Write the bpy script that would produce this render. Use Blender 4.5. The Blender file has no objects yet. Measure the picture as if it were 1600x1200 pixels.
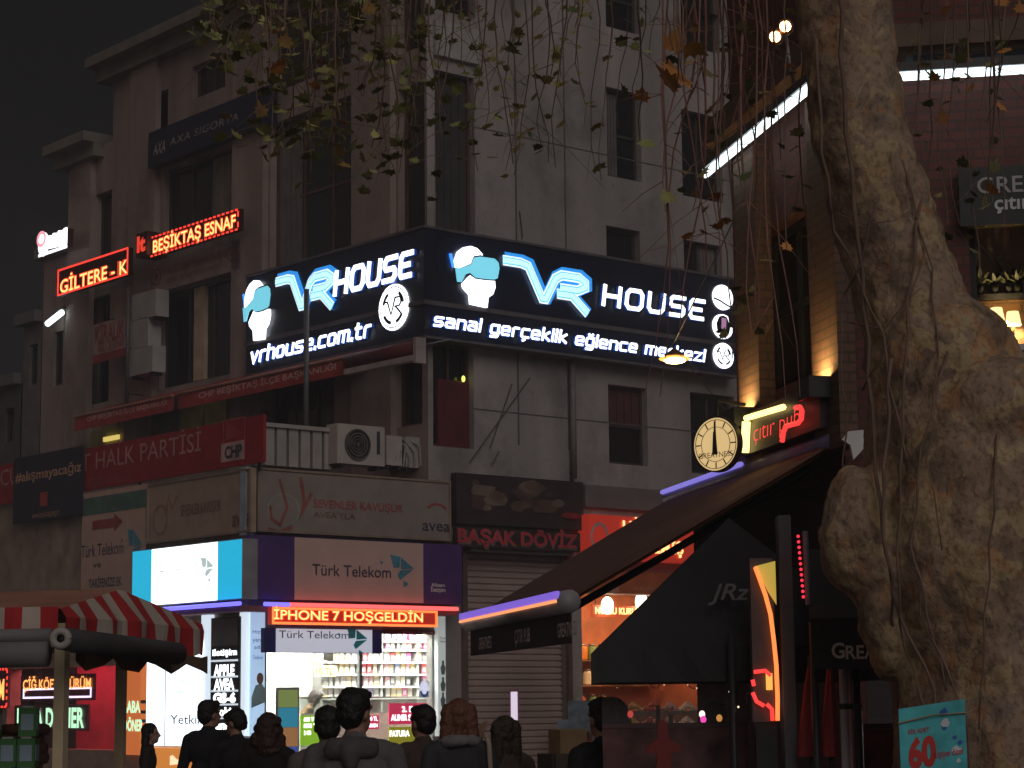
import bpy, bmesh, math, random
import numpy as np
from mathutils import Vector, Matrix, noise
random.seed(7)
V = Vector
sc = bpy.context.scene
COL = sc.collection
R = math.radians
# ------------------------------------------------------------------ camera
F, PITCH, ROLL = 3350.0, R(8.474), R(0.607)
EYE = V((0, 0, 1.65))
FWD = V((0, math.cos(PITCH), math.sin(PITCH)))
UPC = V((0, -math.sin(PITCH), math.cos(PITCH)))
RGT = V((1, 0, 0)) * math.cos(ROLL) - UPC * math.sin(ROLL)
UP = V((1, 0, 0)) * math.sin(ROLL) + UPC * math.cos(ROLL)
cam = bpy.data.cameras.new('camera')
cam.sensor_width = 36; cam.lens = 36 * F / 1600; cam.clip_end = 600; cam.clip_start = .1
camo = bpy.data.objects.new('camera', cam); COL.objects.link(camo)
camo.matrix_world = Matrix(((RGT.x, UP.x, -FWD.x, EYE.x), (RGT.y, UP.y, -FWD.y, EYE.y), (RGT.z, UP.z, -FWD.z, EYE.z), (0, 0, 0, 1)))
sc.camera = camo
# ------------------------------------------------------------------ night sky, town glow, exposure
w = bpy.data.worlds.new('World'); sc.world = w; w.use_nodes = True
wt = w.node_tree; wt.nodes.clear()
wo = wt.nodes.new('ShaderNodeOutputWorld'); bg = wt.nodes.new('ShaderNodeBackground'); bg2 = wt.nodes.new('ShaderNodeBackground'); add = wt.nodes.new('ShaderNodeAddShader')
sky = wt.nodes.new('ShaderNodeTexSky'); sky.sky_type = 'NISHITA'; sky.sun_disc = False
sky.sun_elevation = R(-4); sky.sun_rotation = R(163)
wt.links.new(sky.outputs[0], bg.inputs[0]); bg.inputs[1].default_value = .05
tc = wt.nodes.new('ShaderNodeTexCoord'); dt = wt.nodes.new('ShaderNodeVectorMath'); dt.operation = 'DOT_PRODUCT'
dt.inputs[1].default_value = (-.62, -.78, .1)      # warm fill glow added behind and left, for the unseen lit town
mr = wt.nodes.new('ShaderNodeMapRange'); mr.interpolation_type = 'SMOOTHSTEP'
mr.inputs[1].default_value = -.1; mr.inputs[2].default_value = 1
mx = wt.nodes.new('ShaderNodeMix'); mx.data_type = 'RGBA'
mx.inputs[6].default_value = (.0055, .0057, .0062, 1); mx.inputs[7].default_value = (.1, .074, .064, 1)
wt.links.new(tc.outputs['Generated'], dt.inputs[0]); wt.links.new(dt.outputs['Value'], mr.inputs[0]); wt.links.new(mr.outputs[0], mx.inputs[0])
wt.links.new(mx.outputs[2], bg2.inputs[0]); bg2.inputs[1].default_value = 1
wt.links.new(bg.outputs[0], add.inputs[0]); wt.links.new(bg2.outputs[0], add.inputs[1]); wt.links.new(add.outputs[0], wo.inputs[0])
sl = bpy.data.lights.new('sun', 'SUN'); sl.energy = .57; sl.angle = R(40); sl.color = (1, .93, .9)
so = bpy.data.objects.new('sun', sl); COL.objects.link(so)
so.rotation_euler = V((.3, -.8, .55)).to_track_quat('Z', 'Y').to_euler()
sc.view_settings.view_transform = 'Standard'; sc.view_settings.look = 'None'
sc.view_settings.exposure = 0; sc.view_settings.gamma = 1; sc.view_settings.use_curve_mapping = False
sc.cycles.use_denoising = True
sc.cycles.max_bounces = 6
sc.cycles.sample_clamp_indirect = 4
# ------------------------------------------------------------------ helpers
def ray(px, py): return (FWD + RGT * ((px - 800) / F) + UP * ((600 - py) / F))
def at(px, py, y):
    r = ray(px, py); return EYE + r * (y / r.y)
def lin(*c):
    return tuple(((v / 255) / 12.92 if v / 255 <= .04045 else ((v / 255 + .055) / 1.055) ** 2.4) for v in c)
MATS = {}
def mat(key, col=(.5, .5, .5), rough=.7, metal=0, vary=.25, scale=3, bump=0, spec=.4, bscale=40, streak=False):
    if key in MATS: return MATS[key]
    m = bpy.data.materials.new(key); m.use_nodes = True; nt = m.node_tree; b = nt.nodes['Principled BSDF']
    b.inputs['Roughness'].default_value = rough; b.inputs['Metallic'].default_value = metal; b.inputs['Specular IOR Level'].default_value = spec
    t = nt.nodes.new('ShaderNodeTexCoord'); n = nt.nodes.new('ShaderNodeTexNoise'); n.inputs['Scale'].default_value = scale; n.inputs['Detail'].default_value = 6
    src = t.outputs['Object']
    if streak:
        mp = nt.nodes.new('ShaderNodeMapping'); mp.inputs['Scale'].default_value = (1, 1, .12); nt.links.new(src, mp.inputs[0]); src = mp.outputs[0]
    nt.links.new(src, n.inputs['Vector'])
    mixn = nt.nodes.new('ShaderNodeMix'); mixn.data_type = 'RGBA'
    ramp = nt.nodes.new('ShaderNodeMapRange'); ramp.inputs[1].default_value = .3; ramp.inputs[2].default_value = .7
    nt.links.new(n.outputs[0], ramp.inputs[0]); nt.links.new(ramp.outputs[0], mixn.inputs[0])
    mixn.inputs[6].default_value = tuple(c * (1 - vary) for c in col) + (1,); mixn.inputs[7].default_value = tuple(min(1, c * (1 + vary)) for c in col) + (1,)
    last = mixn.outputs[2]
    if streak:      # dirt: blotches and patched render
        for sc_, lo, hi, dk in ((.55, .5, .62, .72), (6, .55, .72, .75)):
            n3 = nt.nodes.new('ShaderNodeTexNoise'); n3.inputs['Scale'].default_value = sc_; n3.inputs['Detail'].default_value = 9; n3.inputs['Roughness'].default_value = .7; nt.links.new(t.outputs['Object'], n3.inputs['Vector'])
            r3 = nt.nodes.new('ShaderNodeMapRange'); r3.inputs[1].default_value = lo; r3.inputs[2].default_value = hi; nt.links.new(n3.outputs[0], r3.inputs[0])
            m3 = nt.nodes.new('ShaderNodeMix'); m3.data_type = 'RGBA'; m3.blend_type = 'MULTIPLY'; nt.links.new(r3.outputs[0], m3.inputs[0]); nt.links.new(last, m3.inputs[6]); m3.inputs[7].default_value = (dk, dk, dk, 1); last = m3.outputs[2]
    nt.links.new(last, b.inputs['Base Color'])
    if bump:
        n2 = nt.nodes.new('ShaderNodeTexNoise'); n2.inputs['Scale'].default_value = bscale; n2.inputs['Detail'].default_value = 5
        bp = nt.nodes.new('ShaderNodeBump'); bp.inputs['Strength'].default_value = bump; bp.inputs['Distance'].default_value = .02
        nt.links.new(t.outputs['Object'], n2.inputs['Vector']); nt.links.new(n2.outputs[0], bp.inputs['Height']); nt.links.new(bp.outputs[0], b.inputs['Normal'])
    MATS[key] = m; return m
def emit(key, col=(1, 1, 1), s=1):
    if key in MATS: return MATS[key]
    m = bpy.data.materials.new(key); m.use_nodes = True; nt = m.node_tree; b = nt.nodes['Principled BSDF']
    b.inputs['Base Color'].default_value = tuple(min(.8, c) for c in col) + (1,)
    b.inputs['Emission Color'].default_value = tuple(col) + (1,); b.inputs['Emission Strength'].default_value = s
    b.inputs['Roughness'].default_value = .5
    MATS[key] = m; return m
def glass(key, tint=(1, 1, 1), alpha=.12):
    if key in MATS: return MATS[key]
    m = bpy.data.materials.new(key); m.use_nodes = True; nt = m.node_tree; b = nt.nodes['Principled BSDF']
    tr = nt.nodes.new('ShaderNodeBsdfTransparent'); tr.inputs[0].default_value = tint + (1,)
    mxs = nt.nodes.new('ShaderNodeMixShader'); mxs.inputs[0].default_value = alpha
    b.inputs['Base Color'].default_value = (.4, .4, .4, 1); b.inputs['Roughness'].default_value = .08
    nt.links.new(tr.outputs[0], mxs.inputs[1]); nt.links.new(b.outputs[0], mxs.inputs[2]); nt.links.new(mxs.outputs[0], nt.nodes['Material Output'].inputs[0])
    MATS[key] = m; return m
class MB:
    def __init__(s): s.v = []; s.f = []; s.uv = []; s.mi = []
    def pts(s, ps, uvs=None):
        i = len(s.v); s.v += [tuple(p) for p in ps]; s.uv += (uvs if uvs else [(p[0], p[2]) for p in ps]); return i
    def poly(s, ps, uvs=None, m=0):
        i = s.pts(ps, uvs); s.f.append(tuple(range(i, i + len(ps)))); s.mi.append(m)
    def mesh(s, ps, fs, uvs=None, m=0):
        i = s.pts(ps, uvs)
        for f in fs: s.f.append(tuple(i + k for k in f)); s.mi.append(m)
    def hexa(s, c, uvs=None, m=0):   # 8 corners: bottom 4 loop, top 4 loop
        s.mesh(c, [(0, 1, 2, 3), (7, 6, 5, 4), (0, 4, 5, 1), (1, 5, 6, 2), (2, 6, 7, 3), (3, 7, 4, 0)], uvs, m)
    def box(s, c, sx, sy, sz, rz=0, m=0):   # c = centre of base
        cs, sn = math.cos(rz), math.sin(rz); out = []
        for z in (0, sz):
            for x, y in ((-1, -1), (1, -1), (1, 1), (-1, 1)):
                X, Y = x * sx / 2, y * sy / 2; out.append((c[0] + X * cs - Y * sn, c[1] + X * sn + Y * cs, c[2] + z))
        s.hexa(out, None, m); return s
    def tube(s, path, r, n=8, cap=True, m=0):
        path = [V(p) for p in path]; rs = r if isinstance(r, (list, tuple)) else [r] * len(path)
        rings = []; ref = None
        for k, p in enumerate(path):
            d = (path[min(k + 1, len(path) - 1)] - path[max(k - 1, 0)])
            if d.length < 1e-9: d = V((0, 0, 1))
            d.normalize()
            if ref is None: ref = d.orthogonal().normalized()
            else:
                ref = ref - d * ref.dot(d)
                ref = ref.normalized() if ref.length > 1e-6 else d.orthogonal().normalized()
            b = d.cross(ref); rings.append([p + (ref * math.cos(2 * math.pi * j / n) + b * math.sin(2 * math.pi * j / n)) * rs[k] for j in range(n)])
        i = s.pts([q for rg in rings for q in rg])
        for k in range(len(path) - 1):
            for j in range(n):
                s.f.append((i + k * n + j, i + k * n + (j + 1) % n, i + (k + 1) * n + (j + 1) % n, i + (k + 1) * n + j)); s.mi.append(m)
        if cap:
            s.f.append(tuple(i + j for j in range(n))[::-1]); s.f.append(tuple(i + (len(path) - 1) * n + j for j in range(n))); s.mi += [m, m]
        return s
    def ball(s, c, rx, ry=None, rz=None, rot=None, n=12, k=8, m=0):
        ry = ry or rx; rz = rz or rx; c = V(c); ps = []
        for a in range(1, k):
            t = math.pi * a / k
            for j in range(n):
                q = 2 * math.pi * j / n; p = V((rx * math.sin(t) * math.cos(q), ry * math.sin(t) * math.sin(q), rz * math.cos(t)))
                if rot: p = rot @ p
                ps.append(c + p)
        tp = V((0, 0, rz)); bt = V((0, 0, -rz))
        if rot: tp = rot @ tp; bt = rot @ bt
        ps += [c + tp, c + bt]; fs = []
        for a in range(k - 2):
            for j in range(n): fs.append((a * n + j, (a + 1) * n + j, (a + 1) * n + (j + 1) % n, a * n + (j + 1) % n))
        T, B = (k - 1) * n, (k - 1) * n + 1
        for j in range(n): fs.append((T, j, (j + 1) % n)); fs.append((B, (k - 2) * n + (j + 1) % n, (k - 2) * n + j))
        s.mesh(ps, fs, None, m); return s
    def build(s, name, mats, parent=None, smooth=False):
        me = bpy.data.meshes.new(name); me.from_pydata(s.v, [], s.f)
        uvl = me.uv_layers.new(name='UVMap')
        li = np.zeros(len(me.loops), dtype=np.int32); me.loops.foreach_get('vertex_index', li)
        if len(li): uvl.data.foreach_set('uv', np.array(s.uv, dtype=np.float32)[li].ravel())
        for m in (mats if isinstance(mats, (list, tuple)) else [mats]): me.materials.append(m)
        me.polygons.foreach_set('material_index', np.array(s.mi, dtype=np.int32))
        bm = bmesh.new(); bm.from_mesh(me); bmesh.ops.recalc_face_normals(bm, faces=bm.faces); bm.to_mesh(me); bm.free()
        if smooth: me.polygons.foreach_set('use_smooth', [True] * len(me.polygons))
        o = bpy.data.objects.new(name, me); COL.objects.link(o)
        if parent is not None: o.parent = parent
        else: TOP.append(o)
        return o
TOP = []
def tag(o, label, cat, group=None, kind=None):
    o['label'] = label; o['category'] = cat
    if group: o['group'] = group
    if kind: o['kind'] = kind
    return o
def thing(name, label, cat, group=None):
    o = bpy.data.objects.new(name, None); o.empty_display_size = .2; COL.objects.link(o); TOP.append(o); return tag(o, label, cat, group)
def kids(o): return [c for c in bpy.data.objects if c.parent == o]
def settle(o):       # move a thing's origin to the middle of its base
    if o.get('_set'): return
    ds = []
    def walk(q):
        if q.type == 'MESH': ds.append(q)
        for c in KID.get(q.name, []): walk(c)
    walk(o)
    if not ds: return
    lo = V((1e9,) * 3); hi = V((-1e9,) * 3)
    for q in ds:
        a = np.zeros(len(q.data.vertices) * 3, dtype=np.float32); q.data.vertices.foreach_get('co', a); a = a.reshape(-1, 3)
        if len(a) == 0: continue
        mn, mxx = a.min(0), a.max(0)
        for i in range(3): lo[i] = min(lo[i], mn[i]); hi[i] = max(hi[i], mxx[i])
    b = V(((lo.x + hi.x) / 2, (lo.y + hi.y) / 2, lo.z))
    for q in ds: q.data.transform(Matrix.Translation(-b))
    o.location = b
KID = {}
def index_kids():
    KID.clear()
    for o in bpy.data.objects:
        if o.parent: KID.setdefault(o.parent.name, []).append(o)
def copy_tree(o, parent=None):
    c = o.copy(); COL.objects.link(c)
    if parent: c.parent = parent
    for ch in KID.get(o.name, []): copy_tree(ch, c)
    return c
# text -> flat glyph meshes from the built-in font
TXT = {}
def glyphs(sx, bold=0, shear=0, space=1):
    k = (sx, bold, shear, space)
    if k in TXT: return TXT[k]
    cu = bpy.data.curves.new('t', 'FONT'); cu.body = sx; cu.offset = bold; cu.shear = shear; cu.resolution_u = 3; cu.fill_mode = 'FRONT'; cu.space_character = space
    ob = bpy.data.objects.new('t', cu); me = bpy.data.meshes.new_from_object(ob)
    vs = [tuple(v.co) for v in me.vertices]; fs = [tuple(p.vertices) for p in me.polygons]
    bpy.data.objects.remove(ob); bpy.data.curves.remove(cu); bpy.data.meshes.remove(me)
    TXT[k] = (vs, fs); return TXT[k]
CAPH = None
class Frame:
    """a vertical wall plane: o at its corner on the ground, u along it, n outward"""
    def __init__(s, o, u, n): s.o = V((o[0], o[1], 0)); s.u = V((u[0], u[1], 0)).normalized(); s.n = V((n[0], n[1], 0)).normalized()
    def W(s, a, z, d=0): return s.o + s.u * a + s.n * d + V((0, 0, z))
    def P(s, px, py, d=0):
        r = ray(px, py); o = s.o + s.n * d; t = (o - EYE).dot(s.n) / r.dot(s.n); p = EYE + r * t
        return ((p - s.o).dot(s.u), p.z)
    def rect(s, ul, lr, d=0):     # (s at left, s at right, z bottom, z top)
        a, z1 = s.P(ul[0], ul[1], d); b, z0 = s.P(lr[0], lr[1], d); return (a, b, z0, z1)
    def box(s, mb, r, d0, d1, m=0):
        a, b, z0, z1 = r; c = []; uv = []
        for z in (z0, z1):
            for x, d in ((a, d0), (b, d0), (b, d1), (a, d1)): c.append(s.W(x, z, d)); uv.append((x + d, z))
        mb.hexa(c, uv, m); return mb
    def quad(s, mb, r, d, m=0):
        a, b, z0, z1 = r; mb.poly([s.W(a, z0, d), s.W(b, z0, d), s.W(b, z1, d), s.W(a, z1, d)], [(a, z0), (b, z0), (b, z1), (a, z1)], m)
    def loc(s, r, x, y, d):       # local 0..1 in a rect
        a, b, z0, z1 = r; return s.W(a + (b - a) * x, z0 + (z1 - z0) * y, d)
    def plate(s, mb, r, shape, d, th=.01, m=0):   # polygon given in 0..1 rect coordinates, extruded from d to d+th
        n = len(shape); f = [s.loc(r, x, y, d + th) for x, y in shape]; b = [s.loc(r, x, y, d) for x, y in shape]
        i = mb.pts(f + b); mb.f.append(tuple(range(i, i + n))); mb.mi.append(m)
        for k in range(n): mb.f.append((i + k, i + (k + 1) % n, i + n + (k + 1) % n, i + n + k)); mb.mi.append(m)
    def stroke(s, mb, r, pl, wd, d, th=.01, m=0, asp=1.0):
        pl = [V((x, y / asp)) for x, y in pl]; L = []; Rr = []
        for k, p in enumerate(pl):
            d1 = (pl[k] - pl[k - 1]).normalized() if k else (pl[1] - pl[0]).normalized()
            d2 = (pl[k + 1] - pl[k]).normalized() if k < len(pl) - 1 else d1
            n1 = V((-d1.y, d1.x)); n2 = V((-d2.y, d2.x)); mm = (n1 + n2)
            mm = mm.normalized() if mm.length > 1e-6 else n1
            l = wd / 2 / max(.45, mm.dot(n1)); L.append(p + mm * l); Rr.append(p - mm * l)
        for k in range(len(pl) - 1):
            q = [L[k], L[k + 1], Rr[k + 1], Rr[k]]; s.plate(mb, r, [(a.x, a.y * asp) for a in q], d, th, m)
    def ellipse(s, mb, r, d, th=.01, n=24, m=0, inner=0, a0=0, a1=2 * math.pi):
        if inner == 0:
            s.plate(mb, r, [(.5 + .5 * math.cos(2 * math.pi * k / n), .5 + .5 * math.sin(2 * math.pi * k / n)) for k in range(n)], d, th, m); return
        for k in range(n):
            t0 = a0 + (a1 - a0) * k / n; t1 = a0 + (a1 - a0) * (k + 1) / n
            s.plate(mb, r, [(.5 + .5 * q * math.cos(t), .5 + .5 * q * math.sin(t)) for q, t in ((inner, t0), (1, t0), (1, t1), (inner, t1))], d, th, m)
    def text(s, mb, tx, r, d, fit='cap', bold=0, shear=0, m=0, space=1, grow=0):
        vs, fs = glyphs(tx, bold, shear, space)
        xs = [v[0] for v in vs]; ys = [v[1] for v in vs]; x0, x1 = min(xs), max(xs)
        if fit == 'cap': y0, y1 = 0, CAPH
        elif fit == 'x': y0, y1 = 0, XH
        else: y0, y1 = min(ys), max(ys)
        a, b, z0, z1 = r
        ps = []
        for v in vs:
            fx = (v[0] - x0) / (x1 - x0); fy = (v[1] - y0) / (y1 - y0)
            ps.append(s.W(a + (b - a) * fx, z0 + (z1 - z0) * fy, d))
        mb.mesh(ps, fs, None, m)
    def border(s, mb, r, wd, d, th=.02, m=0, dash=0):
        a, b, z0, z1 = r; sg = 1 if b > a else -1
        if not dash:
            s.box(mb, (a, b, z1 - wd, z1), d, d + th, m); s.box(mb, (a, b, z0, z0 + wd), d, d + th, m)
            s.box(mb, (a, a + sg * wd, z0 + wd, z1 - wd), d, d + th, m); s.box(mb, (b - sg * wd, b, z0 + wd, z1 - wd), d, d + th, m)
        else:
            n = int(abs(b - a) / dash)
            for k in range(n):
                x = a + (b - a) * (k + .25) / n; x2 = a + (b - a) * (k + .75) / n
                s.box(mb, (x, x2, z1 - wd, z1), d, d + th, m); s.box(mb, (x, x2, z0, z0 + wd), d, d + th, m)
            n = max(2, int((z1 - z0) / dash))
            for k in range(n):
                q = z0 + (z1 - z0) * (k + .25) / n; q2 = z0 + (z1 - z0) * (k + .75) / n
                s.box(mb, (a, a + sg * wd, q, q2), d, d + th, m); s.box(mb, (b - sg * wd, b, q, q2), d, d + th, m)
    def wall(s, mb, a0, a1, z0, z1, holes, rev=.25, d=0):
        hs = [(min(h[0], h[1]), max(h[0], h[1]), h[2], h[3]) for h in holes]
        xs = sorted(set([a0, a1] + [min(max(x, a0), a1) for h in hs for x in h[:2]])); zs = sorted(set([z0, z1] + [min(max(z, z0), z1) for h in hs for z in h[2:]]))
        def inh(x, z): return any(h[0] < x < h[1] and h[2] < z < h[3] for h in hs)
        for i in range(len(xs) - 1):
            for j in range(len(zs) - 1):
                if not inh((xs[i] + xs[i + 1]) / 2, (zs[j] + zs[j + 1]) / 2): s.quad(mb, (xs[i], xs[i + 1], zs[j], zs[j + 1]), d)
        for h in hs:
            for (x, y) in ((h[0], None), (h[1], None)):
                mb.poly([s.W(x, h[2], d), s.W(x, h[3], d), s.W(x, h[3], d - rev), s.W(x, h[2], d - rev)], [(x, h[2]), (x, h[3]), (x + rev, h[3]), (x + rev, h[2])])
            for z in (h[2], h[3]):
                mb.poly([s.W(h[0], z, d), s.W(h[1], z, d), s.W(h[1], z, d - rev), s.W(h[0], z, d - rev)], [(h[0], z), (h[1], z), (h[1], z + rev), (h[0], z + rev)])
_v = glyphs('H')[0]; CAPH = max(q[1] for q in _v)
XH = max(q[1] for q in glyphs('x')[0])
def window(parent, fr, r, fm, pm, nx=2, nz=1, rec=.2, bw=.06, d=0):
    a, b, z0, z1 = r
    if a > b: a, b = b, a
    f = MB()
    fr.border(f, (a, b, z0, z1), bw, d - rec, .07)
    for k in range(1, nx): x = a + (b - a) * k / nx; fr.box(f, (x - bw / 2, x + bw / 2, z0 + bw, z1 - bw), d - rec, d - rec + .06)
    for k in range(1, nz): z = z0 + (z1 - z0) * k / nz; fr.box(f, (a + bw, b - bw, z - bw / 2, z + bw / 2), d - rec, d - rec + .055)
    o = f.build('window', fm, parent); p = MB(); fr.box(p, (a + .01, b - .01, z0 + .01, z1 - .01), d - rec + .01, d - rec + .03); p.build('pane', pm, o); return o
# ------------------------------------------------------------------ palette
PLASTER = mat('plaster', (.36, .32, .31), .9, vary=.28, scale=.9, bump=.35, bscale=25, streak=True)
PLASTER_W = mat('warm_plaster', (.34, .265, .235), .9, vary=.25, scale=1.1, bump=.3, bscale=25, streak=True)
PALE = mat('pale_plaster', (.42, .4, .38), .9, vary=.2, scale=1.5, bump=.3, streak=True)
CONC = mat('grey_cladding', (.16, .15, .15), .7, vary=.15)
DARKGL = mat('dark_glass', (.012, .012, .014), .12, vary=.3, spec=.5)
FRAME_R = mat('reddish_frame', (.1, .05, .045), .5)
FRAME_D = mat('dark_frame', (.05, .045, .045), .5)
BLACK = mat('black_metal', (.03, .03, .032), .45)
DGREY = mat('dark_grey_metal', (.09, .09, .095), .45)
STEEL = mat('steel', (.4, .4, .4), .35, .8, vary=.1)
CREAM = mat('cream_paint', (.55, .42, .3), .6)
WHITEP = mat('white_paint', (.75, .74, .72), .5, vary=.06)
NAVY = mat('navy_panel', (.012, .016, .04), .35, vary=.15)
RED = mat('red_vinyl', (.36, .025, .03), .6, vary=.15)
CLOTHRED = mat('red_awning_cloth', (.3, .035, .03), .8, vary=.2)
DARKRED = mat('dark_red_panel', (.12, .02, .025), .6)
PURPLE = mat('purple_panel', (.09, .045, .19), .5, vary=.1)
PEACH = mat('pale_sign_board', (.66, .46, .41), .5, vary=.06)
INK = mat('dark_ink', (.06, .06, .09), .6)
BROWNINK = mat('faded_print', (.2, .09, .07), .6)
TEAL = mat('teal_print', (.08, .3, .4), .5)
E_W = emit('white_letters', (.92, .96, 1), 2.6)
E_CY = emit('cyan_face', (.16, .62, .9), 1.25)
E_BL = emit('blue_edge', (.03, .2, .75), 2.2)
E_LB = emit('pale_blue_face', (.45, .85, .95), 1.25)
E_RED = emit('red_led', (1, .05, .03), 1.6)
E_YEL = emit('amber_led', (1, .52, .16), 2.2)
E_TUBE = emit('white_tube', (.8, .97, 1), 2.6)
E_BOXW = emit('lightbox_white', (.86, .98, .97), 2.4)
E_BOXC = emit('lightbox_cyan', (.02, .48, .75), .95)
# ------------------------------------------------------------------ planes of the place
CA = R(40.35); D0 = 38.0
cm = at(668, 440, D0)
LF = Frame(cm, (-math.sin(CA), math.cos(CA)), (-math.cos(CA), -math.sin(CA)))     # left street facade of the corner building
RF = Frame(cm, (math.cos(CA), math.sin(CA)), (math.sin(CA), -math.cos(CA)))       # right facade, also the shop row
sA, _ = RF.P(388, 890)
LA = Frame(RF.W(sA, 0), LF.u, LF.n)                                               # left face of the ground floor shops
CB = R(11.88); pB = at(1320, 690, 16.0)
BW = Frame(pB, (-math.sin(CB), math.cos(CB)), (-math.cos(CB), -math.sin(CB)))     # pub wall along the lane
BR = Frame(pB, (.985, -.17), (-.17, -.985))                                       # pub front to the square
ANX = -sA                                                                         # how far the shops stand out
# ------------------------------------------------------------------ ground
g = MB(); g.poly([(-148, -40, 0), (148, -40, 0), (148, 200, 0), (-148, 200, 0)]); o = g.build('ground', mat('wet_paving', (.09, .085, .08), .45, vary=.4, scale=1.5, bump=.3)); o['kind'] = 'structure'
pv = MB()
a = LA.W(-.0, .0, 0)
pv.hexa([LA.W(-16, -.05, 2.2), LA.W(30, -.05, 2.2), LA.W(30, -.05, -.2), LA.W(-16, -.05, -.2), LA.W(-16, .12, 2.2), LA.W(30, .12, 2.2), LA.W(30, .12, -.2), LA.W(-16, .12, -.2)])
o = pv.build('pavement', mat('kerb_stone', (.2, .19, .18), .7, bump=.3)); o['kind'] = 'structure'
# ------------------------------------------------------------------ corner building
zRoof = RF.P(410, 733)[1]                     # roof of the ground floor shops
zTop = LF.P(175, 110)[1]; zLow = LF.P(110, 246)[1]
sR = RF.P(1300, 500)[0]; sTop = LF.P(175, 300)[0]; sLo = LF.P(108, 400)[0]
def LR_(ul, lr, d=0): return LF.rect(ul, lr, d)
def RR_(ul, lr, d=0): return RF.rect(ul, lr, d)
B = thing('corner_building', 'tall dim corner building with dark windows, carrying the huge lit wraparound sign', 'building')
lw = {'A1': (LR_((150, 305), (207, 400)), 2, 1), 'A2': (LR_((100, 480), (200, 620)), 2, 1), 'B1': (LR_((256, 268), (367, 330)), 3, 1), 'B2': (LR_((250, 460), (362, 584)), 3, 1),
      'C1': (LR_((423, 195), (556, 402)), 3, 2), 'C2': (LR_((415, 608), (522, 670)), 3, 1), 'C0': (LR_((425, 30), (556, 95)), 3, 1),
      'K1': (LR_((622, 140), (664, 362)), 1, 2), 'K3': (LR_((617, 556), (660, 662)), 1, 1), 'K0': (LR_((622, -40), (664, 70)), 1, 1), 'T1': (LR_((236, 150), (262, 205)), 1, 1), 'T2': (LR_((300, 105), (352, 135)), 2, 1)}
rw = {'W1': (RR_((947, 135), (1003, 285)), 1, 2), 'W0': (RR_((945, -60), (1000, 55)), 1, 2), 'W2': (RR_((947, 352), (1001, 430)), 1, 1), 'W3': (RR_((950, 600), (1013, 729)), 1, 2),
      'X1': (RR_((1064, 170), (1130, 318)), 2, 1), 'X2': (RR_((1068, 374), (1130, 470)), 2, 1), 'X3': (RR_((1078, 612), (1150, 745)), 2, 1), 'X0': (RR_((1062, -50), (1125, 85)), 2, 1),
      'K1': (RR_((678, 108), (743, 372)), 1, 2), 'K3': (RR_((676, 532), (741, 702)), 2, 1), 'K0': (RR_((678, -60), (743, 30)), 1, 1)}
m = MB(); LF.wall(m, 0, sTop, zRoof - .4, zTop, [x[0] for k, x in lw.items() if k not in ('A1', 'A2')]); LF.wall(m, sTop, sLo, zRoof - .4, zLow, [lw['A1'][0], lw['A2'][0]])
m.build('wall', PLASTER_W, B)
openS = RR_((413, 985), (683, 1150)); openS = (openS[0], openS[1], .12, openS[3])
openR = RR_((724, 858), (890, 1150)); openR = (openR[0], openR[1], .12, openR[3])
openN = RR_((908, 926), (1150, 1150)); openN = (openN[0], openN[1], .12, openN[3])
m = MB(); RF.wall(m, sA, sR, 0, zRoof, [openS, openR, openN], .3); RF.wall(m, 0, sR, zRoof, zTop + 1.2, [x[0] for x in rw.values()])
m.build('wall', PLASTER, B)
pLit = LA.rect((229, 1004), (314, 1166)); pOr = LA.rect((12, 1046), (186, 1190))
pOr = (pOr[0], pOr[1], .9, pOr[3])
m = MB(); LA.wall(m, 0, 22, 0, zRoof, [pOr], .3); m.build('wall', mat('shop_fascia', (.34, .26, .2), .8, vary=.3, bump=.2), B)
m = MB()   # flat roofs
m.poly([LA.W(0, zRoof, 0), LA.W(22, zRoof, 0), LA.W(22, zRoof, -ANX), LA.W(0, zRoof, -ANX)])
m.poly([LF.W(0, zTop - .1, 0), LF.W(sTop, zTop - .1, 0), LF.W(sTop, zTop - .1, -14), LF.W(0, zTop - .1, -14)])
m.poly([LF.W(sTop, zLow - .1, 0), LF.W(sLo, zLow - .1, 0), LF.W(sLo, zLow - .1, -14), LF.W(sTop, zLow - .1, -14)])
m.poly([LF.W(sTop, zLow - .1, 0), LF.W(sTop, zLow - .1, -14), LF.W(sTop, zTop, -14), LF.W(sTop, zTop, 0)])
m.poly([LF.W(sLo, 0, 0), LF.W(sLo, 0, -14), LF.W(sLo, zLow, -14), LF.W(sLo, zLow, 0)])
m.build('roof', CONC, B)
m = MB()
for a0, a1, z in ((-.06, sTop + .35, zTop), (sTop + .37, sLo + .35, zLow)):
    LF.box(m, (a0, a1, z, z + .22), -.4, .55); LF.box(m, (a0, a1, z - .3, z - .003), -.1, .28)
m.build('cornice', mat('cornice_plaster', (.2, .18, .15), .9, bump=.3), B)
for (x0, x1) in ((558, 619), (371, 419), (210, 250), (150, 116)):
    a, _ = LF.P(x0, 300); b, _ = LF.P(x1, 300); m = MB(); z1 = zTop - .31 if x0 > 160 else zLow - .31
    LF.box(m, (a, b, zRoof + .01, z1), .001, .14); m.build('pilaster', PLASTER_W, B)
for dct, fr in ((lw, LF), (rw, RF)):
    for k, (r, nx, nz) in dct.items():
        window(B, fr, r, FRAME_R if k[0] in 'KTC' else FRAME_D, DARKGL, nx, nz, .22)
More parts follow.
